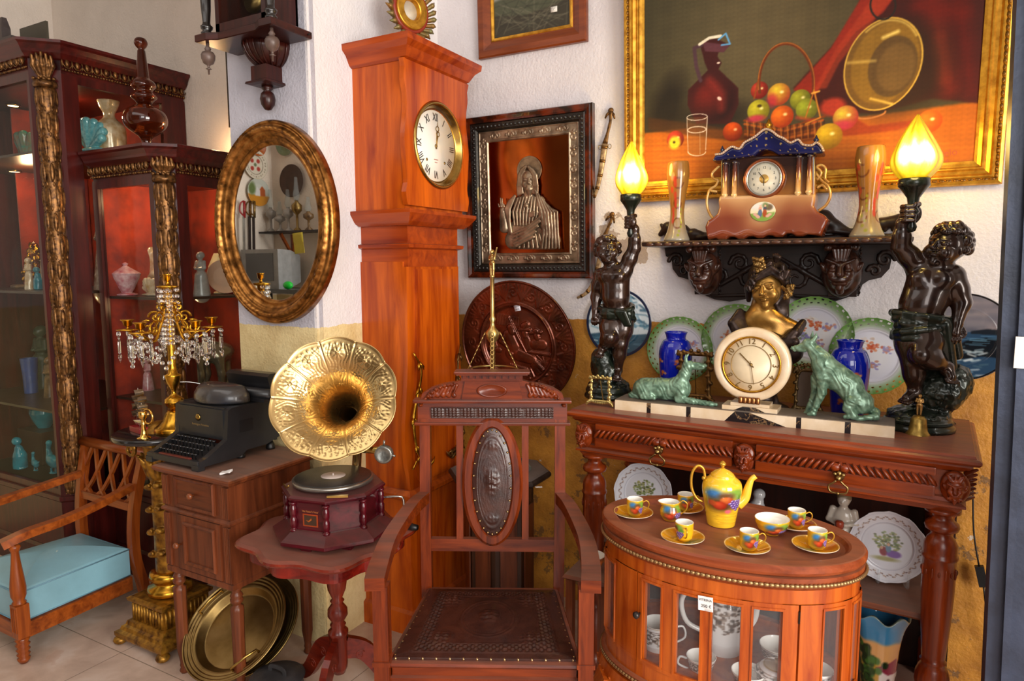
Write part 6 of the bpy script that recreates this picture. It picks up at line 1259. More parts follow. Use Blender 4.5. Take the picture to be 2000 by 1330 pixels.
for s in (-1, 1):
    sc3((s*.12, -.08), .035, 0, 1.3, .009, s); sc3((s*.08, -.14), .045, 2, -1.2, .009, s); sc3((s*.19, -.13), .03, 1, 1.3, .008, s); sc3((s*.36, -.07), .03, 0, 1.2, .009, s); sc3((s*.33, -.11), .022, 3, -1.2, .008, s)
    S.chain([(s*.02, -.034, -.06), (s*.1, -.036, -.11), (s*.2, -.034, -.17), (s*.24, -.034, -.15)], [.006, .01, .009, .004]); S.e((s*.03, -.034, -.18), (.014, .01, .012)); S.e((s*.06, -.034, -.19), (.014, .01, .012)); S.c((s*.08, -.032, -.2), (s*.22, -.032, -.205), .007, .007)
S.o('carved_scrollwork', DKW, t, h=.0035, k=.004)
for s in (-1, 1):
    xx = s*.247*hw/.46+(-.0 if s < 0 else .0); br = B().loft([[(xx-.045, y, -.02), (xx+.045, y, -.02), (xx+.045, y2, -.2), (xx-.045, y2, -.2)] for y, y2 in ((-.03, -.03), (-.1, -.055))]).o('bracket', DKW, t)
    S = Sdf().at((xx-.004, -.112, -.1), (6, 0, 0), .076); grotesque(S, .92, True); S.e((0, -.5, -.42), (.5, .3, .22)); S.c((-.2, -.6, -.6), (.2, -.6, -.6), .14, .14, .05); S.e((0, .5, -.2), (.85, .6, 1.2)); S.at()
    S.o('lion_mask', plain('brown_lion_mask', '4e2a1c', .3, .1, .3, 30, .1, 90, coat=.35, c2='22110b'), br, h=.0024, k=.005)
    rp = B().tube([(xx+.052+.0022*cos(i*.9), -.085+.02*(i/60)+.0022*sin(i*.9), -.03-.165*i/60) for i in range(61)], .003, 6).o('rope_edge', DKW, br)
S = Sdf()      # carved gallery along the back
for s in (-1, 1):
    S.chain([(s*.1, -.015, .01), (s*.16, -.015, .075), (s*.2, -.016, .045), (s*.25, -.016, .02), (s*.3, -.016, .035)], [.02, .03, .022, .014, .02], k=.01)
    S.chain([(s*.3, -.016, .02), (s*.34, -.02, .05), (s*.4, -.02, .06), (s*.43, -.02, .035)], [.016, .02, .022, .01], k=.008)
    for j in range(4): S.chain([(s*(.33+.025*j), -.024, .03), (s*(.35+.025*j), -.03, .06+.004*j)], [.008, .006], k=.002)
    S.chain([(s*.14, -.03, .03), (s*.2, -.032, .03), (s*.28, -.03, .018)], [.01, .008, .006])
S.c((-.4, -.012, .008), (.4, -.012, .008), .01, .01); S.o('back_gallery', DKW, t, h=.0035, k=.006)
SHELF = t
# ================================================================ oval gilt mirror on the pillar
t = thing('oval_mirror', 'oval mirror in a wide carved gold frame on the pillar', 'mirror', (-2.078, YP, 1.666)); A, Bm = .32, .383; MM = Matrix.Rotation(radians(0), 4, 'X') @ VX
OG = NT('bronzed_gold_leaf'); _c = OG.co(); _n = OG.noise(_c, 28, 6); OG.set(base=OG.ramp(_n, [(.35, '57350f'), (.5, '94602a'), (.7, 'c48a48')]), rough=.32, metal=.85)
n = 280; loops = []
for o, z, amp, fr_ in ((0, 0, 0, 0), (-.0, .03, .0, 0), (.004, .036, .0012, 70), (.009, .04, .002, 70), (.014, .036, .0012, 70), (.017, .034, 0, 0), (.022, .042, .0025, 38), (.029, .05, .004, 38), (.036, .05, .004, 38), (.043, .042, .0025, 38), (.047, .036, 0, 0), (.05, .037, 0, 0), (.056, .03, 0, 0), (.066, .022, 0, 0), (.074, .022, 0, 0), (.078, .027, 0, 0), (.082, .022, 0, 0), (.088, .02, .0, 0), (.091, .013, 0, 0), (.091, .0, 0, 0)):
    l = []
    for i in range(n):
        a = 2*pi*i/n; f = (1+amp*0) ; r1, r2 = A-o, Bm-o; dz = amp*(abs(sin(a*fr_))+.5*sin(a*fr_*2.5+o*300)) if fr_ else 0; l.append((r1*cos(a), r2*sin(a), z+dz))
    loops.append(l)
B().loft(loops, closed=True, smooth=True, M=MM).o('frame', OG.m, t)
MIR = NT('mirror_silver').set(base='e6e8e6', metal=1., rough=.012).m; B().loft([[((A-.088)*cos(2*pi*i/96), (Bm-.088)*sin(2*pi*i/96), z) for i in range(96)] for z in (.008, .013)], M=MM).o('mirror_glass', MIR, t)
# ================================================================ wall clock case above the mirror
xr_, yf_, xl_ = -1.866, 1.703, -2.258; zc_ = 2.325; xm = (xr_+xl_)/2; DKR = wood('dark_red_clock_wood', '1e0c0a', '4a1c14', 'x', .32, .2, .2); DKR2 = wood('dark_red_clock_wood_upright', '1e0c0a', '481a12', 'z', .32, .2)
t = thing('wall_clock', 'lower end of a dark carved wall clock with turned drops above the mirror', 'clock', (xm, YP, zc_)); w2 = (xr_-xl_)/2; d_ = YP-yf_
P = [(-w2, 0), (-w2, -d_), (-w2+.06, -d_), (-w2+.1, -d_+.02), (w2-.1, -d_+.02), (w2-.06, -d_), (w2, -d_), (w2, 0)]
B().loft([[(x, y, z) for x, y in offs(P, o)] for o, z in ((-.004, -.012), (.0, -.01), (0, .012), (-.006, .016))]).o('base_board', DKR, t)
b = B(); 
for x in (-w2+.07, w2-.085): b.box(x, x+.02, -.15, -.0, .016, .6)
b.box(-w2+.07, w2-.065, -.15, -.135, .016, .05).box(-w2+.07, w2-.065, -.01, 0, .016, .6).o('case', DKR2, t); B().box(-w2+.09, w2-.085, -.146, -.143, .05, .6).o('door_glass', PANE, t)
pd = B().lathe([(0, 0), (.05, 0), (.052, .003), (0, .006)], 32, M=TL((0, -.08, .14)) @ VX); pd.tube([(0, -.078, .19), (0, -.078, .6)], .003, 8).o('pendulum', BRASSD, t)
drop = [(0, 0), (.003, .0), (.004, .018), (.011, .02), (.004, .024), (.005, .032), (.018, .04), (.024, .055), (.025, .068), (.02, .078), (.008, .084), (.012, .09), (.006, .1), (.006, .112), (0, .112)]
sp = [(0, 0), (.02, 0), (.021, .008), (.014, .014), (.02, .022), (.022, .03), (.015, .036), (.013, .045), (.017, .09), (.019, .14), (.015, .2), (.012, .22), (.02, .23), (.02, .24), (0, .24)]
for s in (-1, 1):
    x = s*(w2-.03); B().lathe(drop, 18, (x, -d_+.03, -.122)).o('turned_drop', plain('worn_grey_brown', '66524a', .4, .1, .2), t); B().lathe(sp, 20, (x, -d_+.03, .016)).lathe([(r, z+.24) for r, z in sp], 20, (x, -d_+.03, .016)).o('spindle', plain('black_spindle', '1c1614', .25, 0, .2, coat=.4), t)
Sx = B(); lo = []
for i in range(9):
    a = pi*.5*i/8; lo.append([((w2-.11)*cos(a)*cos(b_)*1., -.0-(.12*cos(a))*abs(sin(b_))*1., -.012-.085*sin(a)) for b_ in [pi+pi*k/24 for k in range(25)]])
Sx.loft(lo, smooth=True)
o_ = Sx.o('carved_bowl', DKR2, t); 
for i in range(11):
    b_ = pi+pi*(i+.5)/11; B().tube([((w2-.108)*cos(pi*.5*k/8)*cos(b_), -(.122*cos(pi*.5*k/8))*abs(sin(b_)), -.013-.085*sin(pi*.5*k/8)) for k in range(8)], .0035, 6).o('rib', DKR2, o_)
B().mould(rect(-.04, .04, -.075, 0), [(-.004, -.095), (0, -.13), (.0, -.14), (.014, -.146), (.016, -.154), (0, -.158)][::-1] if 0 else [(0, -.158), (.016, -.154), (.014, -.146), (0, -.14), (0, -.09)]).lathe([(0, -.245), (.012, -.242), (.024, -.225), (.028, -.205), (.024, -.185), (.013, -.175), (.02, -.168), (.02, -.158), (0, -.158)], 22, (0, -.037, 0)).o('acorn_pendant', DKR2, t)
B().tube([(w2-.006, -.02, .0), (w2+.012, -.02, .0)], .003, 8).o('hook', plain('hook_iron', '2a2422', .5, .6), t)
# frame edge on the recess wall behind the pillar
x_ = ony(449, 170, YR-.03); fb = B().box(x_.x-.35, x_.x+.008, YR-.03, YR-.005, ony(447, 248, YR-.03).z, 3.0); o_ = tag(fb.o('wall_frame', plain('olive_gilt_edge', '4a3a20', .5, .2), None), 'narrow dark frame edge seen beside the pillar, above the small cabinet', 'frame') if 0 else None
e1 = ony(445, 90, YR-.03); e2 = ony(448, 248, YR-.03); o_ = B().box(-.012, .012, -.02, 0, 0, .75).box(-.006, .008, -.024, -.0195, .0, .75).o('hanging_frame', plain('olive_brown_edge', '3c2e1c', .5, .2)); o_.location = (e2.x, YR-.004, e2.z); tag(o_, 'narrow dark picture edge hanging between cabinets and pillar', 'picture')
# ================================================================ gilded wreath barometer on top of the longcase clock
t = thing('wreath_barometer', 'gilt and green carved leaf wreath with round frame on top of the longcase clock', 'barometer', (-1.72, 2.28, 2.353), radians(75)); GG = plain('gilt_green_leaf', '6e7048', .4, .4, .3, 40, c2='8a5a20'); 
B().lathe([(.07, -.012), (.075, .012), (.07, .02), (.062, .012), (.056, .018), (.05, .01), (.045, .02), (.038, .012), (.036, -.012)], 48, M=TL((0, 0, .155)) @ VX @ TL((0, 0, 0)), cap=False).o('round_frame', GFR.m, t); B().lathe([(0, -.01), (.04, -.01), (.04, -.004), (0, -.004)], 32, M=TL((0, 0, .155)) @ VX).o('dial', plain('old_white_dial', 'cfc8b8', .3), t); B().lathe([(.082, -.02), (.09, 0), (.085, .01), (.074, .012), (.074, -.02)], 48, M=TL((0, 0, .155)) @ VX, cap=False).o('red_band', plain('red_gesso', '8e2c18', .4), t)
S = Sdf()
for s in (-1, 1):
    for k in range(11):
        a = radians(-82+k*14); p0 = (s*.088*cos(a), 0, .155+.092*sin(a)); d1 = (s*.125*cos(a+.16), -.012, .155+.128*sin(a+.16)); S.chain([p0, ((p0[0]+d1[0])/2*1.02, -.016, (p0[2]+d1[2])/2), d1], [.008, .0095, .003], k=.003)
    S.chain([(0, 0, .03), (s*.03, -.01, .03), (s*.055, -.005, .055)], [.01, .012, .005])
S.e((0, -.012, .035), .014); S.c((0, 0, .0), (0, 0, .05), .02, .014); S.o('leaf_wreath', GG, t, h=.0028, k=.004)
# ================================================================ ceramic mantel clock on the carved shelf
def polysd(poly, X, Z):
    ins = np.zeros(X.shape, bool); D = np.full(X.shape, 1e9); n = len(poly)
    for i in range(n):
        x0, y0 = poly[i]; x1, y1 = poly[(i+1) % n]; dx, dy = x1-x0, y1-y0; t = np.clip(((X-x0)*dx+(Z-y0)*dy)/(dx*dx+dy*dy+1e-12), 0, 1); D = np.minimum(D, np.hypot(X-x0-t*dx, Z-y0-t*dy))
        if y0 != y1: ins ^= ((y0 > Z) != (y1 > Z)) & (X < (x1-x0)*(Z-y0)/(y1-y0)+x0)
    return np.where(ins, -D, D)
def slab(poly, y0, y1, h=.003, rd=.008, bulge=None):
    """rounded slab of outline poly (x, z) between y0 and y1"""
    xs = np.arange(min(p[0] for p in poly)-3*h, max(p[0] for p in poly)+3*h, h); zs = np.arange(min(p[1] for p in poly)-3*h, max(p[1] for p in poly)+3*h, h); pad = .02 if bulge else 0; ys = np.arange(y0-pad-3*h, y1+3*h, h)
    X, Z = np.meshgrid(xs, zs, indexing='ij'); d = polysd(poly, X, Z)[:, None, :]+rd; f = y0-(bulge(X, Z) if bulge else 0*X); yc = (f+y1)[:, None, :]/2; hy = (y1-f)[:, None, :]/2; e = np.abs(ys[None, :, None]-yc)-hy+rd
    V = np.minimum(np.maximum(d, e), 0)+np.hypot(np.maximum(d, 0), np.maximum(e, 0))-rd; return nets(V.astype(np.float32), np.array([xs[0], ys[0], zs[0]]), h)
def grad(me, fn): P = coords(me); setcol(me, fn(P[:, 0], P[:, 1], P[:, 2]))
def lerp(a, b, t): return np.array(Pic.c(a))*(1-t[..., None])+np.array(Pic.c(b))*t[..., None]
CER = vcol('glazed_ceramic', .14, coat=.3); Yc = 2.535; cc0 = ony(1497, 462, Yc); loc = (cc0.x, Yc, 1.592); t = thing('ceramic_mantel_clock', 'brown, cream and cobalt porcelain clock with columns standing on the carved shelf', 'clock', loc); sc_ = surv(1360, 230, 5.32, loc)
P2 = lambda pts: [(v.x, v.z) for v in (sc_(x, y, Yc) for x, y in pts)]; zb = sc_(700, 1255, Yc).z; cxm = sc_(705, 640, Yc).x
pb = P2([(130, 1270), (110, 1200), (95, 1130), (120, 1070), (170, 1040), (215, 1000), (235, 930), (225, 860), (240, 810), (1235, 790), (1235, 860), (1225, 920), (1260, 975), (1330, 1010), (1375, 1060), (1350, 1120), (1320, 1180), (1305, 1235), (1240, 1225), (1160, 1215), (1110, 1235), (1040, 1235), (1000, 1205), (940, 1205), (900, 1242), (830, 1245), (790, 1225), (740, 1225), (700, 1252), (640, 1255), (600, 1235), (550, 1235), (500, 1262), (440, 1262), (400, 1240), (350, 1242), (320, 1268), (240, 1270), (210, 1255), (170, 1262)])
zt = [p_[1] for p_ in pb]; zlo, zhi = min(zt), max(zt); pb = [(x, max(z, 0.0005)) for x, z in pb]
me = slab(pb, .0, .1, .0032, .01, lambda X, Z: .02*np.clip((zhi-Z)/(zhi-zlo), 0, 1)**1.5+.002*np.exp(-((Z-.018-.006*np.sin(X*75))/.004)**2))
def bc(x, y, z):
    q = np.clip((z-.075)/.075, 0, 1)*.8+.14*vn(x, y, z, 22, 2)+.6*np.exp(-(((x-cxm)/.055)**2+((z-.075)/.04)**2)); q = np.clip(q, 0, 1); c = lerp('743018', 'e2bd88', q); e = (z < .012)[..., None]; return np.where(e, lerp('6a2c14', 'd8a070', np.clip(1-z/.004, 0, 1)), c)
grad(me, bc); body = link('base', me, CER, t, 'brown glazed flared base')
me = slab(P2([(240, 830), (240, 400), (1230, 370), (1235, 830)]), .018, .09, .0035, .006); grad(me, lambda x, y, z: lerp('b87838', '2e1c1a', np.clip((z-.13)/.12, 0, 1))); link('body', me, CER, t)
rf = P2([(165, 450), (200, 385), (270, 375), (330, 330), (380, 305), (450, 325), (500, 265), (560, 230), (620, 195), (680, 145), (730, 122), (790, 145), (850, 192), (910, 218), (980, 262), (1060, 232), (1110, 282), (1200, 290), (1250, 262), (1300, 300), (1325, 355), (1300, 372), (1000, 380), (850, 385), (780, 345), (720, 332), (660, 345), (600, 395), (400, 428)])
me = slab(rf, -.006, .095, .0032, .008); grad(me, lambda x, y, z: np.where((vn(x, y, z, 190, 3) > .62)[..., None], np.array(Pic.c('a08850')), lerp('0c0e30', '161c58', .5+.5*vn(x, y, z, 30, 1)))); r_ = link('pediment', me, CER, t, 'cobalt blue pediment')
ed = spl([(x, -.008, z) for x, z in rf[1:21]], 6); B().tube(ed, .0042, 8).o('edge_rim', plain('pink_cream_glaze', 'b89a8c', .2, coat=.5), r_)
q = []; L_ = 0
for a, b2 in zip(ed[:-1], ed[1:]): 
    L_ += (Vector(b2)-Vector(a)).length
    if L_ > .0052: q.append(TL(Vector(b2)+Vector((0, -.0045, 0)))); L_ = 0
many('pearl', B().ball((0, 0, 0), .0022, 8), plain('pearl_glaze', 'e8d4b8', .2, coat=.5), r_, q[:99])
def fin(x, y, s, m): v = sc_(x, y, Yc); B().lathe([(0, 0), (.014*s, .0), (.015*s, .006*s), (.006*s, .012*s), (.011*s, .018*s), (.006*s, .026*s), (.002*s, .036*s), (0, .037*s)], 14, (v.x, .03, v.z)).o('finial', m, r_)
fin(250, 365, .8, plain('cobalt_glaze', '10143c', .12, coat=.6)); fin(1235, 270, .9, bpy.data.materials['cobalt_glaze']); fin(735, 130, 1.2, GILT)
CB = NT('gilded_brown_glaze'); _s = CB.n('ShaderNodeSeparateXYZ'); CB.l(CB.n('ShaderNodeTexCoord').outputs['Generated'], _s.inputs[0]); CB.set(base=CB.ramp(_s.outputs[2], [(.0, 'f2d9a4'), (.3, 'dfa860'), (.6, '7a3a18'), (.95, '2a1c28')]), rough=.1, coat=.8, metal=.2)
for x, yb_, yt_ in ((290, 925, 455), (388, 925, 445), (1052, 900, 385), (1165, 890, 375)):
    v0, v1 = sc_(x, yb_-115, Yc), sc_(x, yt_, Yc); h_ = v1.z-v0.z; B().lathe([(0, -.02), (.004, -.018), (.006, -.006), (.011, 0), (.0105, .006), (.0085, .008), (.0085, h_-.012), (.0105, h_-.01), (.011, h_-.002), (0, h_)], 18, (v0.x, .006, v0.z)).o('column', CB.m, t)
HN = plain('cream_gold_handle', 'd8b068', .15, .3, .2, 30, coat=.6, c2='a8742c')
for pts in ([(215, 640), (160, 620), (145, 570), (190, 520), (225, 490)], [(215, 640), (180, 700), (120, 740), (90, 850), (105, 960), (160, 1040), (220, 1010)], [(200, 760), (130, 750)], [(1245, 640), (1290, 560), (1240, 500), (1290, 480), (1335, 520), (1330, 620), (1370, 665)], [(1230, 560), (1290, 640), (1360, 700), (1385, 800), (1340, 900), (1260, 960)], [(1245, 720), (1300, 690), (1350, 740)]):
    B().tube(spl([sc_(x, y, Yc)+Vector((0, .03, 0)) for x, y in pts], 5), .0048, 10).o('scroll_handle', HN, t)
v = sc_(700, 632, Yc); MC = TL((v.x, .002, v.z)) @ VX; R = .064
B().lathe([(R-.004, 0), (R+.001, .0), (R+.004, -.006), (R+.006, -.018), (R+.004, -.02)][::-1]+[(R-.004, 0)], 48, M=MC, cap=False).lathe([(R+.005, -.02), (R+.007, -.008), (R+.004, .002), (R-.002, .004), (R-.006, 0), (R-.01, -.004)], 48, M=MC, cap=False).o('copper_lustre_ring', plain('copper_lustre', '9a5430', .18, .7), t)
B().lathe([(R-.004, .0), (R-.006, .003), (R-.01, .001), (R-.011, -.004)], 48, M=MC, cap=False).o('bezel', STEEL, t); d_ = B().lathe([(0, -.008), (R-.01, -.008), (R-.01, -.005), (0, -.005)], 40, M=MC).o('dial', plain('small_paper_dial', 'e2dccb', .4), t)
B().lathe([(0, -.005), (.0155, -.005), (.015, -.0035), (0, -.0035)], 24, M=MC).o('dial_centre', plain('gilt_centre', 'c8a25c', .4, .5), d_)
for i, s in enumerate(['12', '1', '2', '3', '4', '5', '6', '7', '8', '9', '10', '11']): a = radians(90-30*i); text('numeral', s, .0115, INK, d_, MC @ TL((.038*cos(a), .038*sin(a), -.0044)), .0001)
h_ = B()
for a, ln in ((radians(128), .03), (radians(-90), .024)): h_.bar(MC @ Vector((0, 0, -.0028)), MC @ Vector((ln*cos(a), ln*sin(a), -.0028)), .0022, .0006, (0, -1, 0))
h_.o('hands', INK, d_)
p = Pic(120, 100, 'e9d9b8'); p.poly([(0, 60), (120, 55), (120, 100), (0, 100)], '7fa04a', 6); p.ell(60, 25, 70, 20, 'd8d4d0', .8); p.ell(88, 30, 18, 16, '6a5a44', .5); p.ell(70, 20, 14, 14, '6f8048', .8)
for x, c1, c2 in ((48, '5a7090', 'd89a80'), (70, 'a8502c', '4a4a58')): p.ell(x, 38, 8, 14, c2, .3); p.ell(x, 60, 10, 20, c1, .3); p.ell(x, 22, 5, 6, 'e0b090', .3)
for x, y in ((24, 64), (34, 72), (94, 66), (40, 78), (84, 74)): p.ell(x, y, 9, 7, 'd8a898', .4)
v = sc_(695, 975, Yc); me = disc(.042, 24, 48, lambda r, a: .002*(1-r*r), p, .002); me.transform(Matrix.Diagonal((1, .82, 1, 1))); me.transform(TL((v.x, -.0095, v.z)) @ Matrix.Rotation(radians(-7), 4, 'X') @ VX); link('painted_medallion', me, CER, t)
# ================================================================ amber glass vases on the shelf
p = Pic(200, 220, 'a06e30'); q = np.clip((p.Y-120)/100, 0, 1)[..., None]; p.a = (p.a*(1-q)+np.array(p.c('a8a090'))*q).astype(np.float32)
for x in (30, 100, 160):
    for dy in (0, 55, 110): p.line(arcp(x, 60+dy, 16, 14, 0, 0, 5, 20), 4, '6e3a14', 2)
    for i in range(9): p.ell(x-22+random.random()*14, 50+i*14, 6, 9, 'c8402c', .5, op=.85)
    for i in range(8): p.ell(x+random.random()*20, 120+i*12, 4, 4, '9a9a30', .5)
VG = vcol('painted_amber_glass', .18, coat=.4, trans=.25)
def vase_at(name, label, px, pyb, pyt, Y_, prof, pic, mat, grp=None, seg=40, zb_=None, rot=0, cat='vase'):
    b_ = ony(px, pyb, Y_) if zb_ is None else atz(px, Y_, zb_+.05); z0 = b_.z if zb_ is None else zb_; h = ony(px, pyt, Y_).z-z0; sc = h/prof[-1][1]
    pr_ = [(0, 0)]+[(r*sc, z*sc) for r, z in prof]+[(r*sc*.9, z*sc) for r, z in prof[::-1][:-1]]+[(0, .04*h)]; me = B().lathe(dens(pr_, .003), 90).me()
    if pic is not None: wrapcol(me, pic, 0, h, rot)
    o = link(name, me, mat); o.location = (b_.x, Y_, z0); return tag(o, label, cat, grp)
tp_ = lambda L: spl(L, 4); vpr = [tuple(q) for q in tp_([(.27, 0), (.28, .03), (.2, .15), (.15, .35), (.19, .6), (.245, .82), (.235, .95), (.22, 1.0)])]
vase_at('amber_glass_vase', 'slim amber glass vase on the shelf left of the porcelain clock', 1322, 469, 317, 2.56, [(r*.58, z) for r, z in vpr], p, VG, 'painted amber glass vases', zb_=1.591); vase_at('amber_glass_vase', 'slim amber glass vase on the shelf right of the porcelain clock', 1694, 456, 287, 2.56, [(r*.64, z) for r, z in vpr], p, VG, 'painted amber glass vases', rot=1., zb_=1.591)
# ================================================================ cobalt glass vases
p = Pic(200, 200, '0c1c9c')
for i in range(5):
    for j in range(3): x, y = 20+i*40+8*j, 80+j*34; p.ell(x, y, 5, 5, 'c86a30', .5); p.ell(x+7, y+3, 3, 3, 'd89850', .5); p.ell(x-3, y+8, 3, 3, 'a85028', .5)
CGL = vcol('cobalt_glass', .06, coat=.5); bp = tp_([(.17, 0), (.18, .02), (.2, .2), (.23, .5), (.235, .72), (.19, .86), (.14, .9), (.145, .95), (.165, 1.0)])
for px, pyt, Y_, lb in ((1318, 648, 2.5, 'cobalt blue glass vase behind the lying dog'), (1655, 664, 2.45, 'cobalt blue glass vase behind the sitting dog')): vase_at('blue_glass_vase', lb, px, 0, pyt, Y_, bp, p, CGL, 'cobalt blue vases', zb_=1.0, rot=.7)
# ================================================================ small gilt standing frames, bell
def sframe(label, pa, pb_, Y_, top, mat, fill=None, n=1, w=None):
    a_, b_ = ony(pa, 760, Y_), ony(pb_, 760, Y_); w_ = b_.x-a_.x; h_ = ony((pa+pb_)/2, top, Y_).z-1.0; t = thing('photo_frame', label, 'frame', ((a_.x+b_.x)/2, Y_, 1.0), group='small ornate metal frames'); S = Sdf(); f = .1*w_
    wx, wz0, wz1 = w_*.36, h_*.16, h_*.88
    for s in (-1, 1):
        S.c((s*wx, 0, wz0), (s*wx*.9, 0, wz1), f*.5, f*.42)
        for k in range(7): S.e((s*(wx+f*.3*(-1)**k), -.002, wz0+(wz1-wz0)*k/6), (f*.7, f*.4, f*.55), (0, 30*s*(-1)**k, 0))
        S.chain([(s*wx*.8, 0, wz0), (s*w_*.46, -.004, h_*.1), (s*w_*.5, -.006, .0+f*.4)], [f*.6, f*.6, f*.4]); S.chain([(s*wx, 0, wz1), (s*wx*1.15, 0, wz1+f*.6)], [f*.6, f*.3])
    S.c((-wx, 0, wz1), (wx, 0, wz1), f*.42, f*.42); S.c((-wx, 0, wz0), (wx, 0, wz0), f*.45, f*.45)
    for k in range(9): S.e(((k-4)/4*wx, -.002, wz0-f*.2-f*.5*cos((k-4)/4*1.5)), (f*.6, f*.4, f*.55)); S.e(((k-4)/4*wx, -.002, wz1+f*.2+f*.7*cos((k-4)/4*1.5)*(k % 2)), (f*.55, f*.4, f*.5))
    if n > 1:
        for k in range(26): a = pi*k/25; S.e((wx*1.2*cos(a), -.002, wz1-.01+h_*.16*sin(a)+.004*(k % 2)), (f*.5, f*.4, f*.55)); S.e((wx*.8*cos(a), -.002, wz1-.012+h_*.1*sin(a)), (f*.45, f*.35, f*.45))
    S.o('frame', mat, t, h=.0018, k=.0015); B().bar((0, .003, wz1*.9), (0, .035, .003), .006, .002, (1, 0, 0)).o('strut', mat, t)
    if fill: B().box(-wx, wx, .001, .003, wz0, wz1).o('backing', fill, t)
sframe('small bright gilt frame at the left front corner of the carved table', 1147, 1198, onz(1172, 793, 1.0).y, 731, plain('bright_gold_frame', 'd8c078', .3, .9, .15)); sframe('bronzed gilt frame behind the lying dog', 1316, 1396, 2.44, 678, BRONZE); sframe('lacy antique brass frame behind the sitting dog', 1545, 1612, 2.43, 712, plain('antique_brass_lace', '6e5838', .35, .85, .3), plain('brown_backing', '5e4a3c', .6), 2)
v = onz(1793, 851, 1.0); t = thing('brass_hand_bell', 'small brass bell with a figure handle at the right end of the carved table', 'bell', (v.x, v.y+.025, 1.0)); B().lathe([(.034, 0), (.033, .004), (.027, .012), (.023, .03), (.021, .045), (.015, .054), (.005, .057), (0, .057), (0, .054), (.018, .045), (.021, .03), (.03, .002)], 32, cap=False).o('bell', plain('worn_brass_bell', 'b0904a', .38, .9, .25, 60, .2), t)
S = Sdf(); u_ = .058
def figurine(S, u, arms=True):
    """small standing figure, unit height u, feet at the current origin"""
    for s in (-1, 1): S.chain([(s*.07*u, 0, .03*u), (s*.08*u, 0, .25*u), (s*.07*u, 0, .48*u)], [.045*u, .055*u, .075*u], k=.02*u); S.chain([(s*.13*u, 0, .79*u), (s*.17*u, -.02*u, .65*u), (s*.05*u, -.11*u, .63*u)], [.042*u, .034*u, .026*u], k=.02*u)
    S.e((0, 0, .68*u), (.13*u, .09*u, .16*u), k=.03*u); S.e((0, 0, .51*u), (.12*u, .09*u, .08*u), k=.03*u); S.c((0, 0, .8*u), (0, 0, .88*u), .045*u, .045*u); S.e((0, -.01*u, .93*u), (.075*u, .085*u, .09*u), k=.02*u); S.e((0, -.09*u, .915*u), (.015*u, .02*u, .02*u), k=.01*u); S.e((0, .02*u, .95*u), (.085*u, .09*u, .085*u), k=.01*u)
S.at((0, 0, .058), (0, 0, -20), 1); figurine(S, .06); S.o('figure_handle', plain('worn_gold_figure', 'b88e54', .35, .8), t, h=.0012, k=.002)
# lamp cord with switch at the right
t = thing('switched_cable', 'black lamp cord with inline switch hanging right of the carved table', 'cord', (.25, 2.55, 0)); CBK = plain('black_rubber', '0e0e10', .4)
W3 = [ony(1858, 822, 2.5), ony(1890, 850, 2.62), ony(1897, 890, 2.66), ony(1900, 960, 2.66), ony(1902, 1040, 2.66), ony(1912, 1105, 2.66)]; W4 = [ony(1921, 1145, 2.66), ony(1928, 1200, 2.66), ony(1942, 1270, 2.66), ony(1955, 1400, 2.68)]; lv = Vector(t.location)
B().tube(spl([p_-lv for p_ in W3], 5), .0028, 8).o('cord', CBK, t); B().tube(spl([p_-lv for p_ in W4], 5), .0028, 8).o('cord', CBK, t); a_, b_ = W3[-1]-lv, W4[0]-lv; B().strip([a_, b_], .026, .018, (0, 1, 0)).o('switch', CBK, t)
# ================================================================ fruit-painted coffee service on the tray
def fruit_pic(w, h, cx_, cy_, s, bg='e8a81c'):
    p = Pic(w, h, bg); p.noise(.06, .08, 2); f = lambda x, y, rx, ry, c, c2=None, so=.3: p.ell(cx_+x*s, cy_+y*s, rx*s, ry*s, c, so, 0, c2)
    f(-26, -22, 20, 18, '3a78b0', so=.9); f(20, -28, 22, 14, '7aa03c', so=.8); f(0, -20, 16, 12, '6a4a2c', so=.8); f(34, -12, 14, 10, '5c8a34', so=.7); f(-10, 10, 34, 24, '5a3a20', so=.9); f(0, -6, 13, 12, 'd87c3c', 'a83c1c'); f(-14, 12, 15, 14, 'd8522c', '8e2414'); f(-30, 6, 9, 9, 'b85028', so=.5)
    for r_, n_ in enumerate((4, 5, 4, 3, 1)):
        for i in range(n_): gx, gy = 26+(i-(n_-1)/2)*8.4, -2+r_*7.4; f(gx, gy, 4.8, 4.8, '9474c4', '321c5c', .2); f(gx-1.5, gy-1.5, 1.5, 1.5, 'e0d4f0', None, .8)
    return p
CHN = vcol('glazed_china', .12, coat=.6); GH = plain('gold_rimmed_handle', 'cf9c34', .25, .6, .1); TZ = .787
def lathe_cup(r0, r1, h, prof=None): return prof or [(0, .0), (r0*.8, 0), (r0*.82, .002), (r0, .006), (r1*.99, h*.6), (r1, h-.001), (r1-.0012, h), (r1-.0025, h-.002), (r1*.94, h*.5), (r0*.7, .007), (0, .006)]
def cup_me(prof, pic, z1, rin, a0, seg=40):
    pd_ = dens(prof); rin = min(i for i, q_ in enumerate(pd_) if q_ == prof[rin]); seg = max(seg, 84); me = B().lathe(pd_, seg).me(); P_ = coords(me); idx = np.arange(len(P_))//seg; wrapcol(me, pic, 0, z1, a0, lambda P: idx >= rin); return me
cp = fruit_pic(200, 70, 75, 36, .75); CUPM = cup_me(lathe_cup(.021, .0235, .048), cp, .048, 6, radians(150)); HD = B().tube(spl([(.0225, 0, .037), (.033, 0, .042), (.04, 0, .034), (.037, 0, .022), (.0225, 0, .012)], 5), .0019, 8).me('handle'); HD.materials.append(GH)
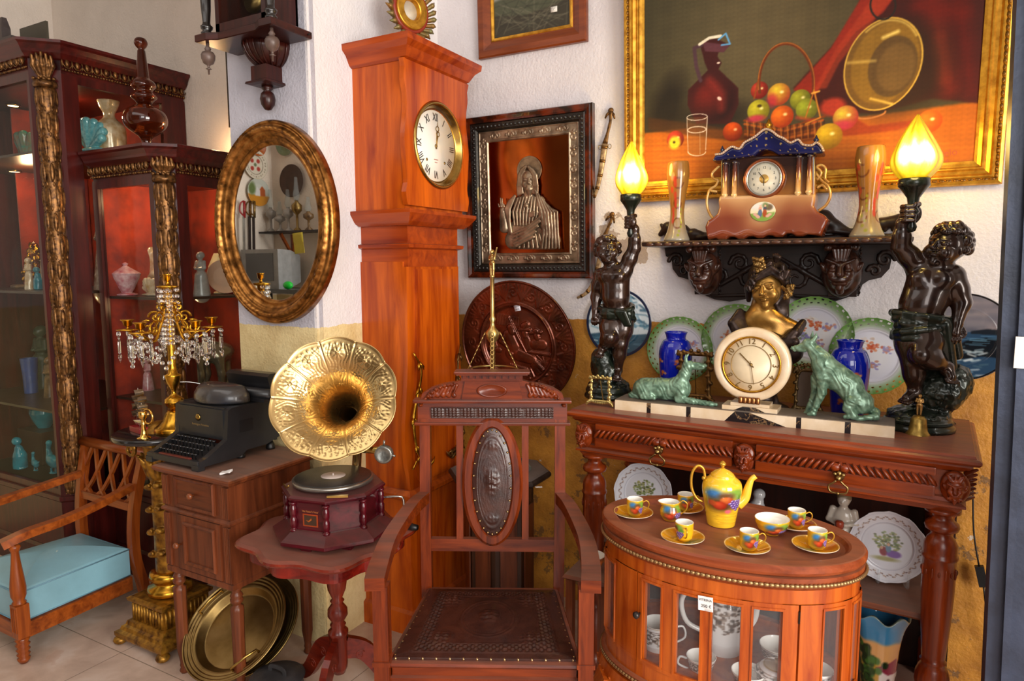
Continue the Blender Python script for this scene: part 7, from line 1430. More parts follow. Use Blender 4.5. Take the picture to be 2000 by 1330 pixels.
spic = Pic(160, 160, 'd8961a'); spic.noise(.08, .05, 1); spic.ell(30, 80, 30, 30, '7a8a5a', .9); spic.ell(24, 60, 16, 16, '4a7a9a', .9, op=.7); spic.ell(120, 120, 24, 18, 'a85a20', .9, op=.7); spic.ring(80, 80, 78, 78, 2, 'f0e0b0'); spic.ring(80, 80, 26, 26, 2, 'a8701c')
SA = disc(.056, 30, 72, lambda r, a: .001+.013*np.clip((r-.42)/.58, 0, 1)**1.3, spic, .0022); P_ = coords(SA); c_ = spic.at(P_[:, 0]/.112+.5, P_[:, 1]/.112+.5); n_ = len(P_)//2; c_[n_-1:2*n_-2] = Pic.c('f2eee8'); SA.color_attributes.remove(SA.color_attributes['Col']); setcol(SA, c_)
CUPS = [((1237, 1003), 25, 'leftmost on the tray'), ((1333, 1051), -66, 'front left, its handle towards the viewer'), ((1459, 1069), 20, 'front middle beside the sugar bowl'), ((1592, 1067), 22, 'rightmost at the front of the tray'), ((1552, 1026), 20, 'back right behind the sugar bowl'), ((1336, 993), 25, 'back left between creamer and coffee pot')]
for i, ((px, py), rz, lb) in enumerate(CUPS):
    v = onz(px, py, TZ+.006); off = Vector((0, 0)) if i != 3 else Vector((0, 0)); s_ = link('saucer', SA.copy() if 0 else SA, None if SA.materials else CHN); s_.location = (v.x, v.y, TZ); s_.rotation_euler = (0, 0, radians(rz*3)); tag(s_, 'yellow fruit-painted saucer '+lb.replace('its handle', 'cup handle'), 'saucer', 'saucers of the coffee service')
    t = thing('coffee_cup', 'small yellow fruit-painted coffee cup '+lb, 'cup', (v.x+.004, v.y, TZ+.0035), radians(rz), 'cups of the coffee service'); link('cup_body', CUPM, None if CUPM.materials else CHN, t); link('handle', HD, None, t, 'gold handle')
v = onz(1309, 1014, TZ); t = thing('creamer_jug', 'yellow fruit-painted cream jug with gold handle, left of the coffee pot', 'jug', (v.x, v.y, TZ), radians(20)); pr_ = [(0, 0), (.02, 0), (.022, .003), (.028, .014), (.029, .026), (.024, .042), (.025, .052), (.0237, .0525), (.0225, .042), (.027, .024), (.02, .006), (0, .005)]
me = cup_me(pr_, fruit_pic(200, 70, 75, 40, .8), .053, 7, radians(150)); P_ = coords(me).copy(); k = (P_[:, 2] > .038)&(P_[:, 0] < -.005); P_[k, 0] *= 1+.45*((P_[k, 2]-.038)/.015); me.vertices.foreach_set('co', P_.ravel()); link('jug_body', me, CHN, t); B().tube(spl([(.022, 0, .045), (.034, 0, .056), (.046, 0, .046), (.042, 0, .028), (.027, 0, .016)], 5), .002, 8).o('handle', GH, t)
v = onz(1506, 1045, TZ); t = thing('sugar_bowl', 'open yellow fruit-painted sugar bowl right of the coffee pot', 'bowl', (v.x, v.y+.01, TZ), radians(10)); me = cup_me([(0, 0), (.018, 0), (.02, .004), (.036, .016), (.043, .032), (.0445, .044), (.043, .0445), (.0415, .032), (.033, .018), (0, .008)], fruit_pic(240, 60, 95, 34, .7), .0445, 6, radians(150)); link('bowl_body', me, CHN, t)
v = onz(1408, 1022, TZ); t = thing('coffee_pot', 'yellow coffee pot painted with fruit, with gold handle and long spout', 'pot', (v.x, v.y, TZ), radians(22)); pp = fruit_pic(300, 200, 112, 88, 1.25, 'f0be2c')
for k in range(9): pp.line([(60+random.random()*60, 135+k*6), (140+random.random()*40, 133+k*6)], 1.5, 'b07018', 1, .7)
pp.ell(118, 128, 9, 8, 'd0606a', .5); pr_ = tp_([(.036, 0), (.038, .003), (.044, .04), (.05, .075), (.0535, .1), (.05, .12), (.036, .133), (.034, .137)]); pr_ = [(0, 0)]+pr_+[(.031, .137), (.031, .13), (0, .13)]
me = cup_me(pr_, pp, .138, len(pr_)-3, radians(140), 64); link('pot_body', me, CHN, t)
ld = B().lathe([(0, .133), (.031, .133), (.033, .138), (.03, .143), (.02, .151), (.008, .156), (.005, .158), (0, .158)], 40).me(); setcol(ld, np.tile(Pic.c('eab428'), (len(ld.vertices), 1))); ld = link('lid', ld, CHN, t); b = B().lathe([(0, .156), (.005, .158), (.005, .163), (.0095, .168), (.009, .172), (.004, .177), (0, .179)], 16).o('knob', GH, ld)
sp_ = B().tube(spl([(.043, 0, .055), (.062, 0, .075), (.07, 0, .105), (.078, 0, .128), (.089, 0, .138)], 6), [.016-.0085*min(1, i/18) for i in range(25)], 16).me(); setcol(sp_, np.tile(Pic.c('edba34'), (len(sp_.vertices), 1))); link('spout', sp_, CHN, t)
B().tube(spl([(-.046, 0, .128), (-.052, 0, .155), (-.068, 0, .162), (-.082, 0, .14), (-.082, 0, .1), (-.068, 0, .07), (-.05, 0, .06)], 5), .0038, 10).ball((-.05, 0, .128), .006, 8).o('handle', GH, t)
# ================================================================ brown transfer-printed china inside the vitrine
p = Pic(240, 120, 'ece8e4')
for i in range(420): p.ell(random.random()*240, 18+random.random()*52, 1.5+random.random()*3.4, 1.2+random.random()*2.4, ('4c3628', '7a6250', '33241a')[i % 3], .5, op=.8)
p.line([(0, 16), (240, 16)], 2, '6a4a34'); p.line([(0, 2), (240, 2)], 3, 'a8864c'); ZF = .44
def china(name, label, px, py, prof, rin, parts=(), rz=0, cat='cup', s=1, xy=None):
    v = onz(px, py, ZF+.002) if xy is None else Vector((*xy, 0)); t = thing(name, label, cat, (v.x, v.y, ZF), radians(rz), 'brown printed china in the vitrine', s); me = cup_me(prof, p, prof[rin][1], rin, 0); link('body', me, CHN, t)
    WHT = bpy.data.materials.get('white_china') or plain('white_china', 'e8e4de', .15, coat=.5, var=.03)
    for nm, pts, r in parts: B().tube(spl(pts, 5), r, 10).o(nm, WHT, t)
    return t
tc = [(0, 0), (.018, 0), (.02, .004), (.03, .02), (.038, .05), (.0365, .051), (.028, .02), (0, .008)]; hd_ = lambda r, h, o: [('handle', [(r, 0, h*.85), (r+o, 0, h*.9), (r+o*1.2, 0, h*.5), (r*.9, 0, h*.25)], .003)]
china('milk_jug', 'brown printed jug seen through the first pane from the left', 1287, 1262, [(0, 0), (.03, 0), (.034, .005), (.042, .03), (.04, .06), (.042, .085), (.0405, .086), (.038, .06), (.039, .03), (0, .01)], 5, hd_(.04, .08, .028), 29, 'jug', xy=(-.515, 1.755)); china('tea_cup', 'brown printed cup low behind the second pane, handle to the left', 1342, 1318, tc, 4, hd_(.036, .048, .018), 200, xy=(-.385, 1.705)); china('tea_bowl', 'open brown printed bowl low behind the tagged pane', 1425, 1330, [(x*1.1, z) for x, z in tc], 4, xy=(-.265, 1.695), cat='bowl'); china('tea_cup', 'brown printed cup behind the narrow right side pane', 1605, 1318, tc, 4, hd_(.036, .048, .018), 10, xy=(-.115, 1.79)); china('tea_bowl', 'brown printed bowl high behind the fourth pane', 1490, 1255, [(x*1.25, z*1.2) for x, z in tc], 4, xy=(-.215, 1.84), cat='bowl')
t = china('large_teapot', 'tall brown printed teapot behind the price tag', 0, 0, [(0, 0), (.04, 0), (.045, .004), (.055, .05), (.057, .1), (.055, .15), (.045, .19), (.04, .2), (.038, .2), (0, .19)], 7, [('handle', [(-.05, 0, .06), (-.1, 0, .09), (-.115, 0, .15), (-.085, 0, .19), (-.05, 0, .17)], .007), ('spout', [(.05, 0, .06), (.08, 0, .1), (.09, 0, .15), (.11, 0, .16)], .009)], 25, 'teapot', xy=(-.355, 1.83)); B().lathe([(0, .195), (.041, .198), (.03, .215), (.008, .222), (.01, .235), (0, .238)], 30).o('lid', bpy.data.materials['white_china'], t)
t = china('covered_sugar_box', 'lidded brown printed tureen behind the fourth pane', 0, 0, [(0, 0), (.03, 0), (.034, .005), (.05, .03), (.052, .048), (.05, .05), (.048, .03), (0, .01)], 5, hd_(-.05, .045, -.016), 0, 'tureen', xy=(-.2, 1.725)); me = cup_me([(.054, .048), (.052, .054), (.04, .066), (.02, .074), (.008, .077), (.009, .084), (0, .086)], p, .07, 6, 0); link('lid', me, CHN, t)
# ================================================================ things under the carved table
def pic_plate(seed, centre):
    p = Pic(260, 260, 'dcdce4'); ring = [(.93, 'c8c8d4'), (.66, 'b8b8c8')]
    for r, c in ring: p.ring(130, 130, 130*r, 130*r, 1.8, c)
    for i in range(120): a = 2*pi*i/120; r = 130*(.8+.035*sin(i*1.3)); p.ell(130+r*cos(a), 130+r*sin(a), 2.8, 2.2, ('8a6858', 'a88870', '6a5048')[i % 3], .6)
    for i in range(110): a, r = random.random()*6.28, random.random()**.6*48; p.ell(130+r*cos(a), 112+r*sin(a)*.8, 5, 3.4, ('6a7a44', '8a9a5c', 'a8a468', '5c6038')[i % 4], .7, op=.8)
    if centre: p.ell(120, 150, 14, 16, '8a2428', .4); p.ell(152, 156, 24, 13, '7a4aa0', .4); p.ell(134, 138, 9, 14, '6a86a0', .4); p.ell(134, 124, 5, 6, 'd8a888', .4); p.ell(112, 138, 5, 6, 'c89878', .4); p.ell(126, 176, 40, 8, 'a09a60', .8)
    return p
PSC = lambda a: 1-.022*np.abs(np.sin(a*6))**.7-.008*np.sin(a*12)
a_ = wplate('scalloped_plate', 'white scalloped plate with a tree scene, half hidden behind the tray, left under the table', -.802, .622, .118, pic_plate(1, 0), 'scalloped plates under the table', 2.5, PSC, lean=-.2, deep=.016); a_ = wplate('scalloped_plate', 'white scalloped plate with a couple in a landscape, standing at right under the table', .03, .612, .112, pic_plate(2, 1), 'scalloped plates under the table', 2.4, PSC, lean=-.2, deep=.016)
GLS = glass('clear_plastic_stand', (.95, .97, .98), op=.15); t = thing('plate_stand', 'clear plastic stand holding the plate with the couple', 'stand', (.03, 2.4, .5))
for x in (-.03, .05): B().tube(spl([(x, .07, .1), (x, .03, .01), (x, -.0, .006), (x+.01, -.045, .006), (x+.01, -.06, .03), (x+.012, -.05, .05)], 5), .004, 8).o('bracket', GLS, t)
t = thing('porcelain_boy', 'small porcelain figure in white jacket holding a jar, under the table', 'figurine', (-.1, 2.42, .5), radians(-10)); PWH = plain('cream_porcelain', 'c8beb0', .2, 0, .06, coat=.5); S = Sdf(); figurine(S, .255); S.o('figure', PWH, t, h=.003, k=.006); B().lathe([(0, 0), (.012, 0), (.013, .018), (.009, .024), (0, .024)], 16, (0, -.045, .155)).o('jar', plain('jar_red', '9a3a20', .3), t); S = Sdf().e((0, .002, .246), (.022, .023, .02)).o('hair', plain('sandy_hair', '8c7a5c', .4), t)
t = thing('porcelain_figure', 'pale grey porcelain skirted figure partly hidden behind the coffee pot', 'figurine', (-.37, 2.38, .5)); S = Sdf(); S.chain([(0, 0, .03), (0, 0, .1), (.005, 0, .17), (.01, 0, .2)], [.065, .05, .03, .018]); S.e((.012, 0, .225), .02); [S.c((.05*cos(a*.7), .05*sin(a*.7), .03), (.015*cos(a*.7), .015*sin(a*.7), .16), .012, .006) for a in range(9)]; S.o('figure', plain('grey_white_porcelain', 'a8a8aa', .15, coat=.5), t, h=.003, k=.006)
p = Pic(200, 160, '8fa8b8'); p.poly([(0, 0), (200, 0), (200, 60), (0, 60)], '3f86b4', 8); p.poly([(0, 45), (200, 45), (200, 90), (0, 90)], 'e0a868', 12); p.poly([(0, 85), (200, 85), (200, 160), (0, 160)], 'c89a3c', 6); p.poly([(95, 88), (130, 82), (150, 98), (150, 150), (95, 150)], 'e8dcd8', 1); p.poly([(88, 92), (125, 74), (156, 98), (110, 104)], '8e2c44', 1); p.ell(112, 118, 4, 7, '5a3a3a', .3); p.ell(134, 118, 4, 7, '5a3a3a', .3)
for i in range(50): p.ell(70+random.gauss(0, 10), 95+random.gauss(0, 18), 6, 7, ('2c4a20', '44702c', '1c3018')[i % 3], .5)
t_ = vase_at('painted_vase', 'blue wavy-rimmed vase painted with a house, at the bottom right under the table', 1713, 0, 1190, 2.36, tp_([(.15, 0), (.165, .03), (.18, .3), (.2, .6), (.24, .85), (.29, 1.0)]), p, CHN, zb_=.128, rot=1.8, seg=60); P_ = coords(t_.data).copy(); a = np.arctan2(P_[:, 1], P_[:, 0]); hm = P_[:, 2].max(); P_[:, 2] += .012*np.sin(a*6)*(P_[:, 2]/hm)**4; t_.data.vertices.foreach_set('co', P_.ravel())
t = thing('orange_cup', 'small white and orange china cup on the lower shelf left of the vitrine', 'cup', (-.80, 1.98, .522), 2.5); me = cup_me(tc, Pic(40, 20, 'c86a2c').noise(.3, .3), .05, 4, 0); link('cup_body', me, CHN, t); B().tube(spl([(.036, 0, .04), (.055, 0, .042), (.055, 0, .02), (.03, 0, .014)], 4), .003, 8).o('handle', PWH, t); tq = thing('small_stool', 'dark low wooden stand behind the armchair carrying the orange cup', 'stand', (-.80, 1.98, 0)); B().mould(rect(-.07, .07, -.07, .07), [(0, .505), (.006, .51), (0, .52)]).o('top', WAL, tq); [B().box(x-.012, x+.012, y-.012, y+.012, 0, .505).o('leg', WALZ, tq) for x in (-.055, .055) for y in (-.055, .055)]
# ================================================================ octagonal pedestal behind the chair with brass scale
HC = (-1.375, 2.37); t = thing('octagonal_pedestal', 'dusty dark octagonal pedestal cabinet behind the carved armchair, with a glass disc on top', 'pedestal', (*HC, 0)); oc = [(.205*cos(pi/8+pi/4*i), .205*sin(pi/8+pi/4*i)) for i in range(8)]; DW = wood('dusty_black_wood', '1c1412', '3a2a24', 'z', .5, .1, 1., dustc='6e6460')
B().mould(oc, [(-.03, .63), (0, .64), (.008, .65), (.008, .66), (0, .668), (-.01, .672)]).o('top', DW, t); b = B().mould(oc, [(-.03, .0), (-.03, .06), (-.06, .08), (-.06, .6), (-.03, .63)]); b = b.o('body', wood('pedestal_body', '2c1a12', '54321f', 'z', .4, .2), t)
for i in range(8): a = pi/4*i; M__ = Matrix.Rotation(a, 4, 'Z'); B().box(.132, .138, -.035, .035, .14, .54, .002, M=M__).o('panel', WALZ, b)
B().lathe([(0, .672), (.13, .672), (.132, .675), (.13, .678), (0, .678)], 48).o('glass_disc', glass('greenish_glass', (.8, .95, .88), op=.12), t); q = onz(1052, 951, .672)-Vector((*HC, 0)); link('paper_tag', sheet(.026, .016, 2, 2, rim=.0005, M=TL((q.x, q.y, .6728)) @ Matrix.Rotation(.6, 4, 'Z')), plain('white_tag', 'e4e2e0', .7), t)
t = thing('brass_hanging_scale', 'brass rod with chains and a ring rising behind the armchair crest', 'scale', (HC[0]-.005, HC[1]-.04, .678)); PB = plain('pale_brass', 'c8a868', .3, .9, .15, 40)
zr_ = 1.09-.678; B().lathe([(0, 0), (.07, 0), (.072, .01), (.03, .02), (.012, .03), (.009, .05), (.007, .5), (.013, .505), (.008, .515), (.022, .535), (.03, .56), (.012, .58), (.008, .6), (.014, .615), (.008, .625), (.0085, .78), (.012, .785), (0, .79)], 20).o('stem', PB, t)
S = Sdf().at((0, 0, .785), (0, 0, -20)); figurine(S, .1); S.c((.015, 0, .07), (.03, 0, .11), .005, .003); S.o('figure_finial', PB, t, h=.0018, k=.003); B().tube([(.1*cos(a), .1*sin(a), zr_) for a in [2*pi*k/40 for k in range(40)]], .004, 8, closed=True).o('ring', PB, t)
for k in range(4):
    a = 2*pi*k/4+.5; d = Vector((cos(a), sin(a), 0)); p0 = d*.03+Vector((0, 0, .56)); p1 = d*.098+Vector((0, 0, zr_+.004)); b = B(); nn = 9
    for j in range(nn): c = p0+(p1-p0)*((j+.5)/nn); ax = (p1-p0).normalized(); s_ = ax.cross(Vector((0, 0, 1)) if j % 2 else d).normalized(); b.tube([c+ax*(.011*cos(u))+s_*.006*sin(u) for u in [2*pi*m/10 for m in range(10)]], .0022, 6, closed=True)
    b.o('chain', PB, t)
# ================================================================ gilt column table with black marble top
PC = (-2.5, 1.64); t = thing('gilt_pedestal_table', 'gilded carved column table with black marble top under the crystal candelabrum', 'table', (*PC, 0))
B().lathe([(0, .838), (.165, .838), (.172, .842), (.172, .856), (.167, .86), (0, .86)], 64).o('marble_top', plain('black_marble_top', '1e1b1b', .16, 0, .2, 8, coat=.5), t)
GC = plain('worn_gold_carving', 'b8862e', .38, .7, .35, 35, .3, 90, c2='4e2c10'); S = Sdf()
for s in (-1, 1):
    for f in (-1, 1): S.chain([(s*(.085+x), f*.075, .79+z) for x, z in spiral((0, 0), .034, .005, pi*.5, s*-1.4, 14)], [.0095-.0004*i for i in range(15)], k=.002)
    S.c((-.085, s*.08, .822), (.085, s*.08, .822), .012, .012)
for k in range(14): a = 2*pi*k/14; S.chain([(.05*cos(a), .05*sin(a), .69), (.064*cos(a), .064*sin(a), .74), (.085*cos(a), .085*sin(a), .765)], [.013, .015, .006], k=.004)
S.c((0, 0, .69), (0, 0, .83), .055, .07)
for k in range(26): a = k*1.05; z = .3+.4*k/26; S.e((.052*cos(a), .052*sin(a), z), (.02, .02, .013), (0, 0, 57*a)); S.e((.06*cos(a+.4), .06*sin(a+.4), z+.012), .009)
S.c((0, 0, .28), (0, 0, .7), .047, .047); S.o('carved_column', GC, t, h=.004, k=.005)
B().mould(rect(-.1, .1, -.1, .1), [(0, .822), (.012, .828), (.012, .838)]).o('abacus', GC, t); B().lathe([(0, .195), (.075, .195), (.085, .205), (.08, .225), (.055, .235), (.06, .25), (.075, .26), (.07, .285), (.05, .29), (0, .29)], 36).o('column_base', GILT, t)
b = B().mould(rect(-.1, .1, -.1, .1), [(.045, .03), (.05, .04), (.05, .055), (.035, .062), (.03, .075), (.02, .08), (.015, .095), (.0, .1), (0, .17), (.012, .178), (.014, .19), (0, .195)])
for i in range(11):
    for f in (0, 1, 2, 3): b.lathe([(0, .102), (.0065, .102), (.0065, .168), (0, .168)], 8, M=Matrix.Rotation(pi/2*f, 4, 'Z') @ TL((-.09+.018*i, -.1, 0)))
b.o('plinth', GC, t)
for x, y in ((-1, -1), (1, -1), (-1, 1), (1, 1)): B().ball((x*.135, y*.135, .018), .018, 12, 1.5, 1.5, 1).o('claw_foot', GC, t)
# crystal candelabrum
t = thing('crystal_candelabrum', 'gilt candelabrum hung with crystal drops on the black marble top', 'candelabrum', (-2.425, 1.655, .86), radians(29)); GB = GILT
B().lathe([(0, 0), (.075, 0), (.078, .004), (.076, .022), (.07, .026), (.062, .032), (.045, .05), (.034, .075), (.026, .088), (0, .088)], 40, flute=(20, .06, .026, .08)).lathe([(0, .085), (.016, .088), (.022, .1), (.034, .108), (.035, .118), (.037, .12), (.035, .122), (.034, .132), (.022, .142), (.01, .15), (.008, .162), (.012, .17), (.024, .196), (.03, .222), (.03, .226), (.018, .232), (.014, .26), (.012, .52), (.018, .56), (.04, .565), (.04, .57), (.008, .574), (.006, .588), (.013, .592), (.015, .612), (.018, .615), (0, .615)], 28).o('stem', GB, t)
CRY = NT('crystal').set(base='ffffff', rough=.02, trans=1., ior=1.5).m; ringm = B(); ringm.ball((0, 0, 0), .0078, 10, 1, .55, 1); rm = ringm.me('crystal_bead'); rm.materials.append(CRY)
dm = B().loft([[(r*cos(pi/3*i), r*sin(pi/3*i), z) for i in range(6)] for r, z in ((.001, 0), (.005, -.008), (.003, -.014), (.006, -.02), (.006, -.062), (.0035, -.066), (.0075, -.078), (.0005, -.1))]).me('crystal_drop'); dm.materials.append(CRY); beads_ = []; drops = []
for k in range(5):
    a = radians(180+72*k+6); d = Vector((cos(a), sin(a), 0)); R_ = .155; s_ = d.cross(Vector((0, 0, 1)))
    A_ = spl([d*.015+Vector((0, 0, .5)), d*.05+Vector((0, 0, .42)), d*.09+Vector((0, 0, .365)), d*R_+Vector((0, 0, .40))], 6); b = B().tube(A_, .0055, 8)
    for c_, r_, a0, tn in (((.052, .45), .026, 0, 1.3), ((.085, .41), .03, 2, -1.2), ((.035, .49), .016, 1, 1.2)): b.tube([d*(c_[0]+x)+Vector((0, 0, c_[1]+z)) for x, z in spiral((0, 0), r_, .004, a0, tn, 18)], .005, 6)
    o = Vector((d.x*R_, d.y*R_, 0)); b.lathe([(0, .398), (.04, .402), (.041, .405), (.006, .407), (.005, .416), (.015, .42), (.018, .436), (.025, .441), (.025, .443), (0, .443)], 24, tuple(o)).o('candle_arm', GB, t)
    for j in range(6): q = 2*pi*j/6; pp = o+Vector((.037*cos(q), .037*sin(q), .398)); drops.append(TL(pp+Vector((0, 0, -.018)))); beads_.append(pp+Vector((0, 0, -.009)))
    for j in range(9): f = (j+.5)/9; beads_.append(d*(.035+(R_-.03)*f*.8)+Vector((0, 0, .375-.11*sin(pi*f)**1*.8)))
    for j in range(6): q = a+.6; beads_.append(Vector((.033*cos(q), .033*sin(q), .555-.024*j)))
many('crystal_drop', dm, None, t, drops[:30]); 
cb = link('bead_strands', (lambda b: ([b.ball(p_, .008, 8, 1, 1, 1) for p_ in beads_+[Vector((.03*cos(q), .03*sin(q), .55-.018*j)) for q in (3.6, 4.2, 4.8, 5.4) for j in range(12)]+[Vector(((R_-.02)*cos(x), (R_-.02)*sin(x), .27+.09*abs(sin(x*2.5)))) for x in [2*pi*i/70 for i in range(70)]]], b)[1])(B()).me(), CRY, t, 'festoons of crystal beads'); cb['kind'] = 'stuff'
# silver ship and small gold lamp
t = thing('model_ship', 'small silver model sailing ship on a red block, left of the candelabrum', 'model ship', (-2.545, 1.585, .86), radians(-10)); B().box(-.05, .04, -.02, .02, 0, .022, .003).o('stand', plain('red_block', '8e1420', .35, 0, .1), t); SV = plain('polished_silver', 'dcd4c8', .2, 1, .08)
B().loft([[(x, y*w_, z) for x, y, z in ((-.035, -.01, .045), (.04, -.004, .05), (.05, 0, .056), (.04, .004, .05), (-.035, .01, .045))] for w_ in (1,)]+[[(-.025, -.003, .028), (.03, -.001, .03), (.034, 0, .032), (.03, .001, .03), (-.025, .003, .028)]]).rod((0, 0, .02), (0, 0, .04), .003).o('hull', SV, t)
for x, h_ in ((-.022, .1), (.003, .13), (.026, .1)): B().rod((x, 0, .045), (x, 0, .045+h_), .0014).o('mast', SV, t); [B().loft([[(x+.003+.008*sin(pi*v)*1., y*(1-.12*j), .06+.03*j*h_/.1+.024*v*h_/.1) for y in (-.022, 0, .022)] for v in [i/5 for i in range(6)]], cap=False).o('sail', SV, t) for j in range(3)]
t = thing('gold_miniature_lamp', 'tiny polished gold ornament in front of the candelabrum base', 'ornament', (-2.435, 1.53, .86)); B().lathe([(0, 0), (.024, 0), (.025, .004), (.014, .008), (.01, .02), (.007, .05), (.009, .055), (.006, .06), (.009, .075), (.014, .08), (.014, .102), (.012, .104), (0, .104)], 24).tube([(.0+.028*cos(a), .02, .08+.028*sin(a)) for a in [2*pi*k/24 for k in range(24)]], .004, 8, closed=True).o('ornament_body', plain('mirror_gold', 'e8b860', .08, 1, .02), t)
# ================================================================ typewriter
t = thing('typewriter', 'old black typewriter with rounded ribbon cover on the walnut bedside cabinet', 'typewriter', (-2.195, 1.478, .801), radians(0)); BT = plain('dusty_black_enamel', '232326', .34, 0, .2, 9, .05, 60, coat=.2)
prof = [(.0, .012), (.0, .03), (.03, .04), (.115, .085), (.125, .19), (.145, .198), (.36, .198), (.37, .15), (.36, .05), (.29, .03), (.2, .03), (.17, .012)]
for s in (-1, 1): sp_ = B().prism(prof, 'x', s*.135-.012, s*.135+.012).o('side_panel', BT, t)
B().box(.1465, .1485, .17, .23, .1, .145, .004).o('side_opening', BLK, t)
B().box(-.125, .125, .118, .13, .08, .19).box(-.125, .125, .125, .36, .185, .197).box(-.125, .125, .35, .36, .03, .19).box(-.135, .135, 0, .12, .012, .02).box(-.14, .14, -.004, .01, .012, .034, .003).prism([(.01, .02), (.12, .065), (.12, .03), (.01, .016)], 'x', -.124, .124).o('body', BT, t)
ky = B().lathe([(0, 0), (.002, 0), (.002, .016), (.0075, .018), (.0078, .021), (.006, .0225), (0, .0225)], 12).me('key'); ky.materials.append(plain('key_black', '1a1a1e', .15, .3, .1, coat=.6)); many('key', ky, None, t, [TL((-.108+.0195*i+.005*r_, .03+.0215*r_, .026+.0115*r_)) for r_ in range(4) for i in range(11)])
B().box(-.085, .085, .004, .016, .03, .038, .003).o('space_bar', plain('red_brown_bar', '6a2a22', .3, coat=.3), t)
pc = [(.128*cos(a), .235-.1*sin(a)) for a in [pi*i/24 for i in range(25)]]; B().loft([[(x*f, .235+(y-.235)*f, z) for x, y in pc] for f, z in ((1.0, .2), (1.02, .206), (1.02, .215), (1.0, .232), (.95, .24), (.93, .246), (.84, .258), (.7, .263), (.4, .265), (.05, .265))], smooth=True).o('ribbon_cover', plain('dusty_cover', '30323a', .28, .1, .25, 8, coat=.4, c2='4a4238'), t)
B().lathe([(0, -.19), (.021, -.19), (.021, .19), (0, .19)], 20, (0, .285, .225), ax='x').box(-.19, .19, .25, .33, .2, .212).o('carriage', BT, t); B().prism([(.3, .235), (.285, .29), (.3, .3), (.335, .3), (.345, .235)], 'x', -.06, .17).o('paper_rest', BT, t)
B().tube(spl([(-.19, .29, .23), (-.23, .25, .245), (-.27, .2, .25), (-.3, .19, .262)], 5), .0028, 8).ball((-.3, .19, .265), .009, 10, .5, 1, 1.4).o('return_lever', STEEL, t)
text('maker_lettering', 'Remington Noiseless', .011, plain('gold_lettering', 'a88c5c', .4, .5), t, face_mat((0, .1175, .125), (0, -1, 0)), .0001); B().lathe([(0, 0), (.014, 0), (.012, .004), (.005, .006), (0, .006)], 20, M=TL((-.01, .118, .152)) @ VX).o('emblem', BRASS, t)
for x in (-.12, .12):
    for y in (.19, .33): B().lathe([(0, 0), (.017, 0), (.018, .006), (.015, .018), (.01, .03), (0, .03)], 18, (x, y, 0)).o('rubber_foot', CBK, t)
[B().box(x-.018, x+.018, -.006, .02, .0, .02).o('front_foot', BT, t) for x in (-.128, .128)]
# ================================================================ horn gramophone
GZ = .622; t = thing('gramophone', 'horn gramophone in an eight-sided red box with embossed brass horn', 'gramophone', (-1.585, 1.635, GZ), radians(12)); oc = lambda r: [(r*cos(pi/8+pi/4*i), r*sin(pi/8+pi/4*i)) for i in range(8)]
B().mould(oc(.165), [(.03, .012), (.034, .016), (.034, .026), (.028, .03), (.0, .05), (-.006, .054)]).o('plinth', GRA, t); bx = B().mould(oc(.148), [(0, .05), (0, .145)]).o('box', GRA, t); B().mould(oc(.165), [(-.01, .143), (-.002, .147), (.004, .155), (.004, .16), (-.004, .166)]).o('lid_board', GRA, t)
GRZ = wood('gramophone_column_wood', '300408', '6a1020', 'z', .18, .6)
cm = B().lathe([(0, .05), (.012, .05), (.012, .056), (.008, .058), (.008, .062), (.011, .066), (.011, .09), (.0085, .094), (.0085, .1), (.011, .104), (.011, .128), (.008, .132), (.008, .136), (.012, .138), (.012, .144), (0, .144)], 16).me('corner_column'); cm.materials.append(GRZ); many('corner_column', cm, None, t, [TL((x, y, 0)) for x, y in oc(.154)]); many('foot', B().box(-.018, .018, -.01, .01, 0, .014, .003), GRA, t, [TL((.16*cos(a), .16*sin(a), 0)) for a in [pi/4*i for i in range(8)]])
fa = -pi*.5-.0; n_ = Vector((cos(fa), sin(fa), 0)); ap_ = .148*cos(pi/8); MP_ = face_mat(n_*(ap_+.0006)+Vector((0, 0, .09)), n_); pl_ = B().box(-.027, .027, -.022, .018, 0, .001, M=MP_).o('name_plate', plain('orange_red_plate', '9a3a14', .3), bx); B().box(-.022, .022, -.018, .014, .001, .0014, M=MP_).o('plate_panel', plain('dark_plate', '3c2618', .4), pl_); B().loft([[(MP_ @ Vector((x, y*k+o, .002))) for x, y in ((-.016, -.002), (-.006, -.004), (.004, .006), (.006, .0), (-.006, -.008))] for k, o in ((1, 0), (.9, .0003))]).o('horn_emblem', plain('orange_emblem', 'c86a2c', .4), pl_)
text('plate_lettering', "'His Master's Voice'", .0088, plain('gold_letter', 'b8703c', .4), bx, MP_ @ TL((0, .026, .0006)), .0002, sx=.85)
B().lathe([(0, .166), (.02, .166), (.02, .172), (.13, .176), (.132, .186), (.128, .189), (0, .189)], 64).o('turntable', plain('turntable_nickel', 'a8a49c', .3, .9), t); rc = B().lathe([(0, .189), (.122, .189), (.124, .1905), (.122, .192), (0, .192)], 72).o('record', (lambda q: (q.bump(q.math('SINE', q.math('MULTIPLY', (lambda v: (q.l(q.co(), v.inputs[0]), v.outputs['Value'])[1])(q.n('ShaderNodeVectorMath', operation='LENGTH')), 2600.)), .12, .0005), q.set(base='2a2725', rough=.3))[1])(NT('shellac_record')).m, t, 'black shellac record'); B().lathe([(0, .192), (.04, .192), (.04, .1925), (0, .1925)], 40).lathe([(0, .192), (.003, .192), (.002, .2), (0, .2)], 10).o('record_label', plain('pale_pink_label', 'c8b8b0', .5), rc)
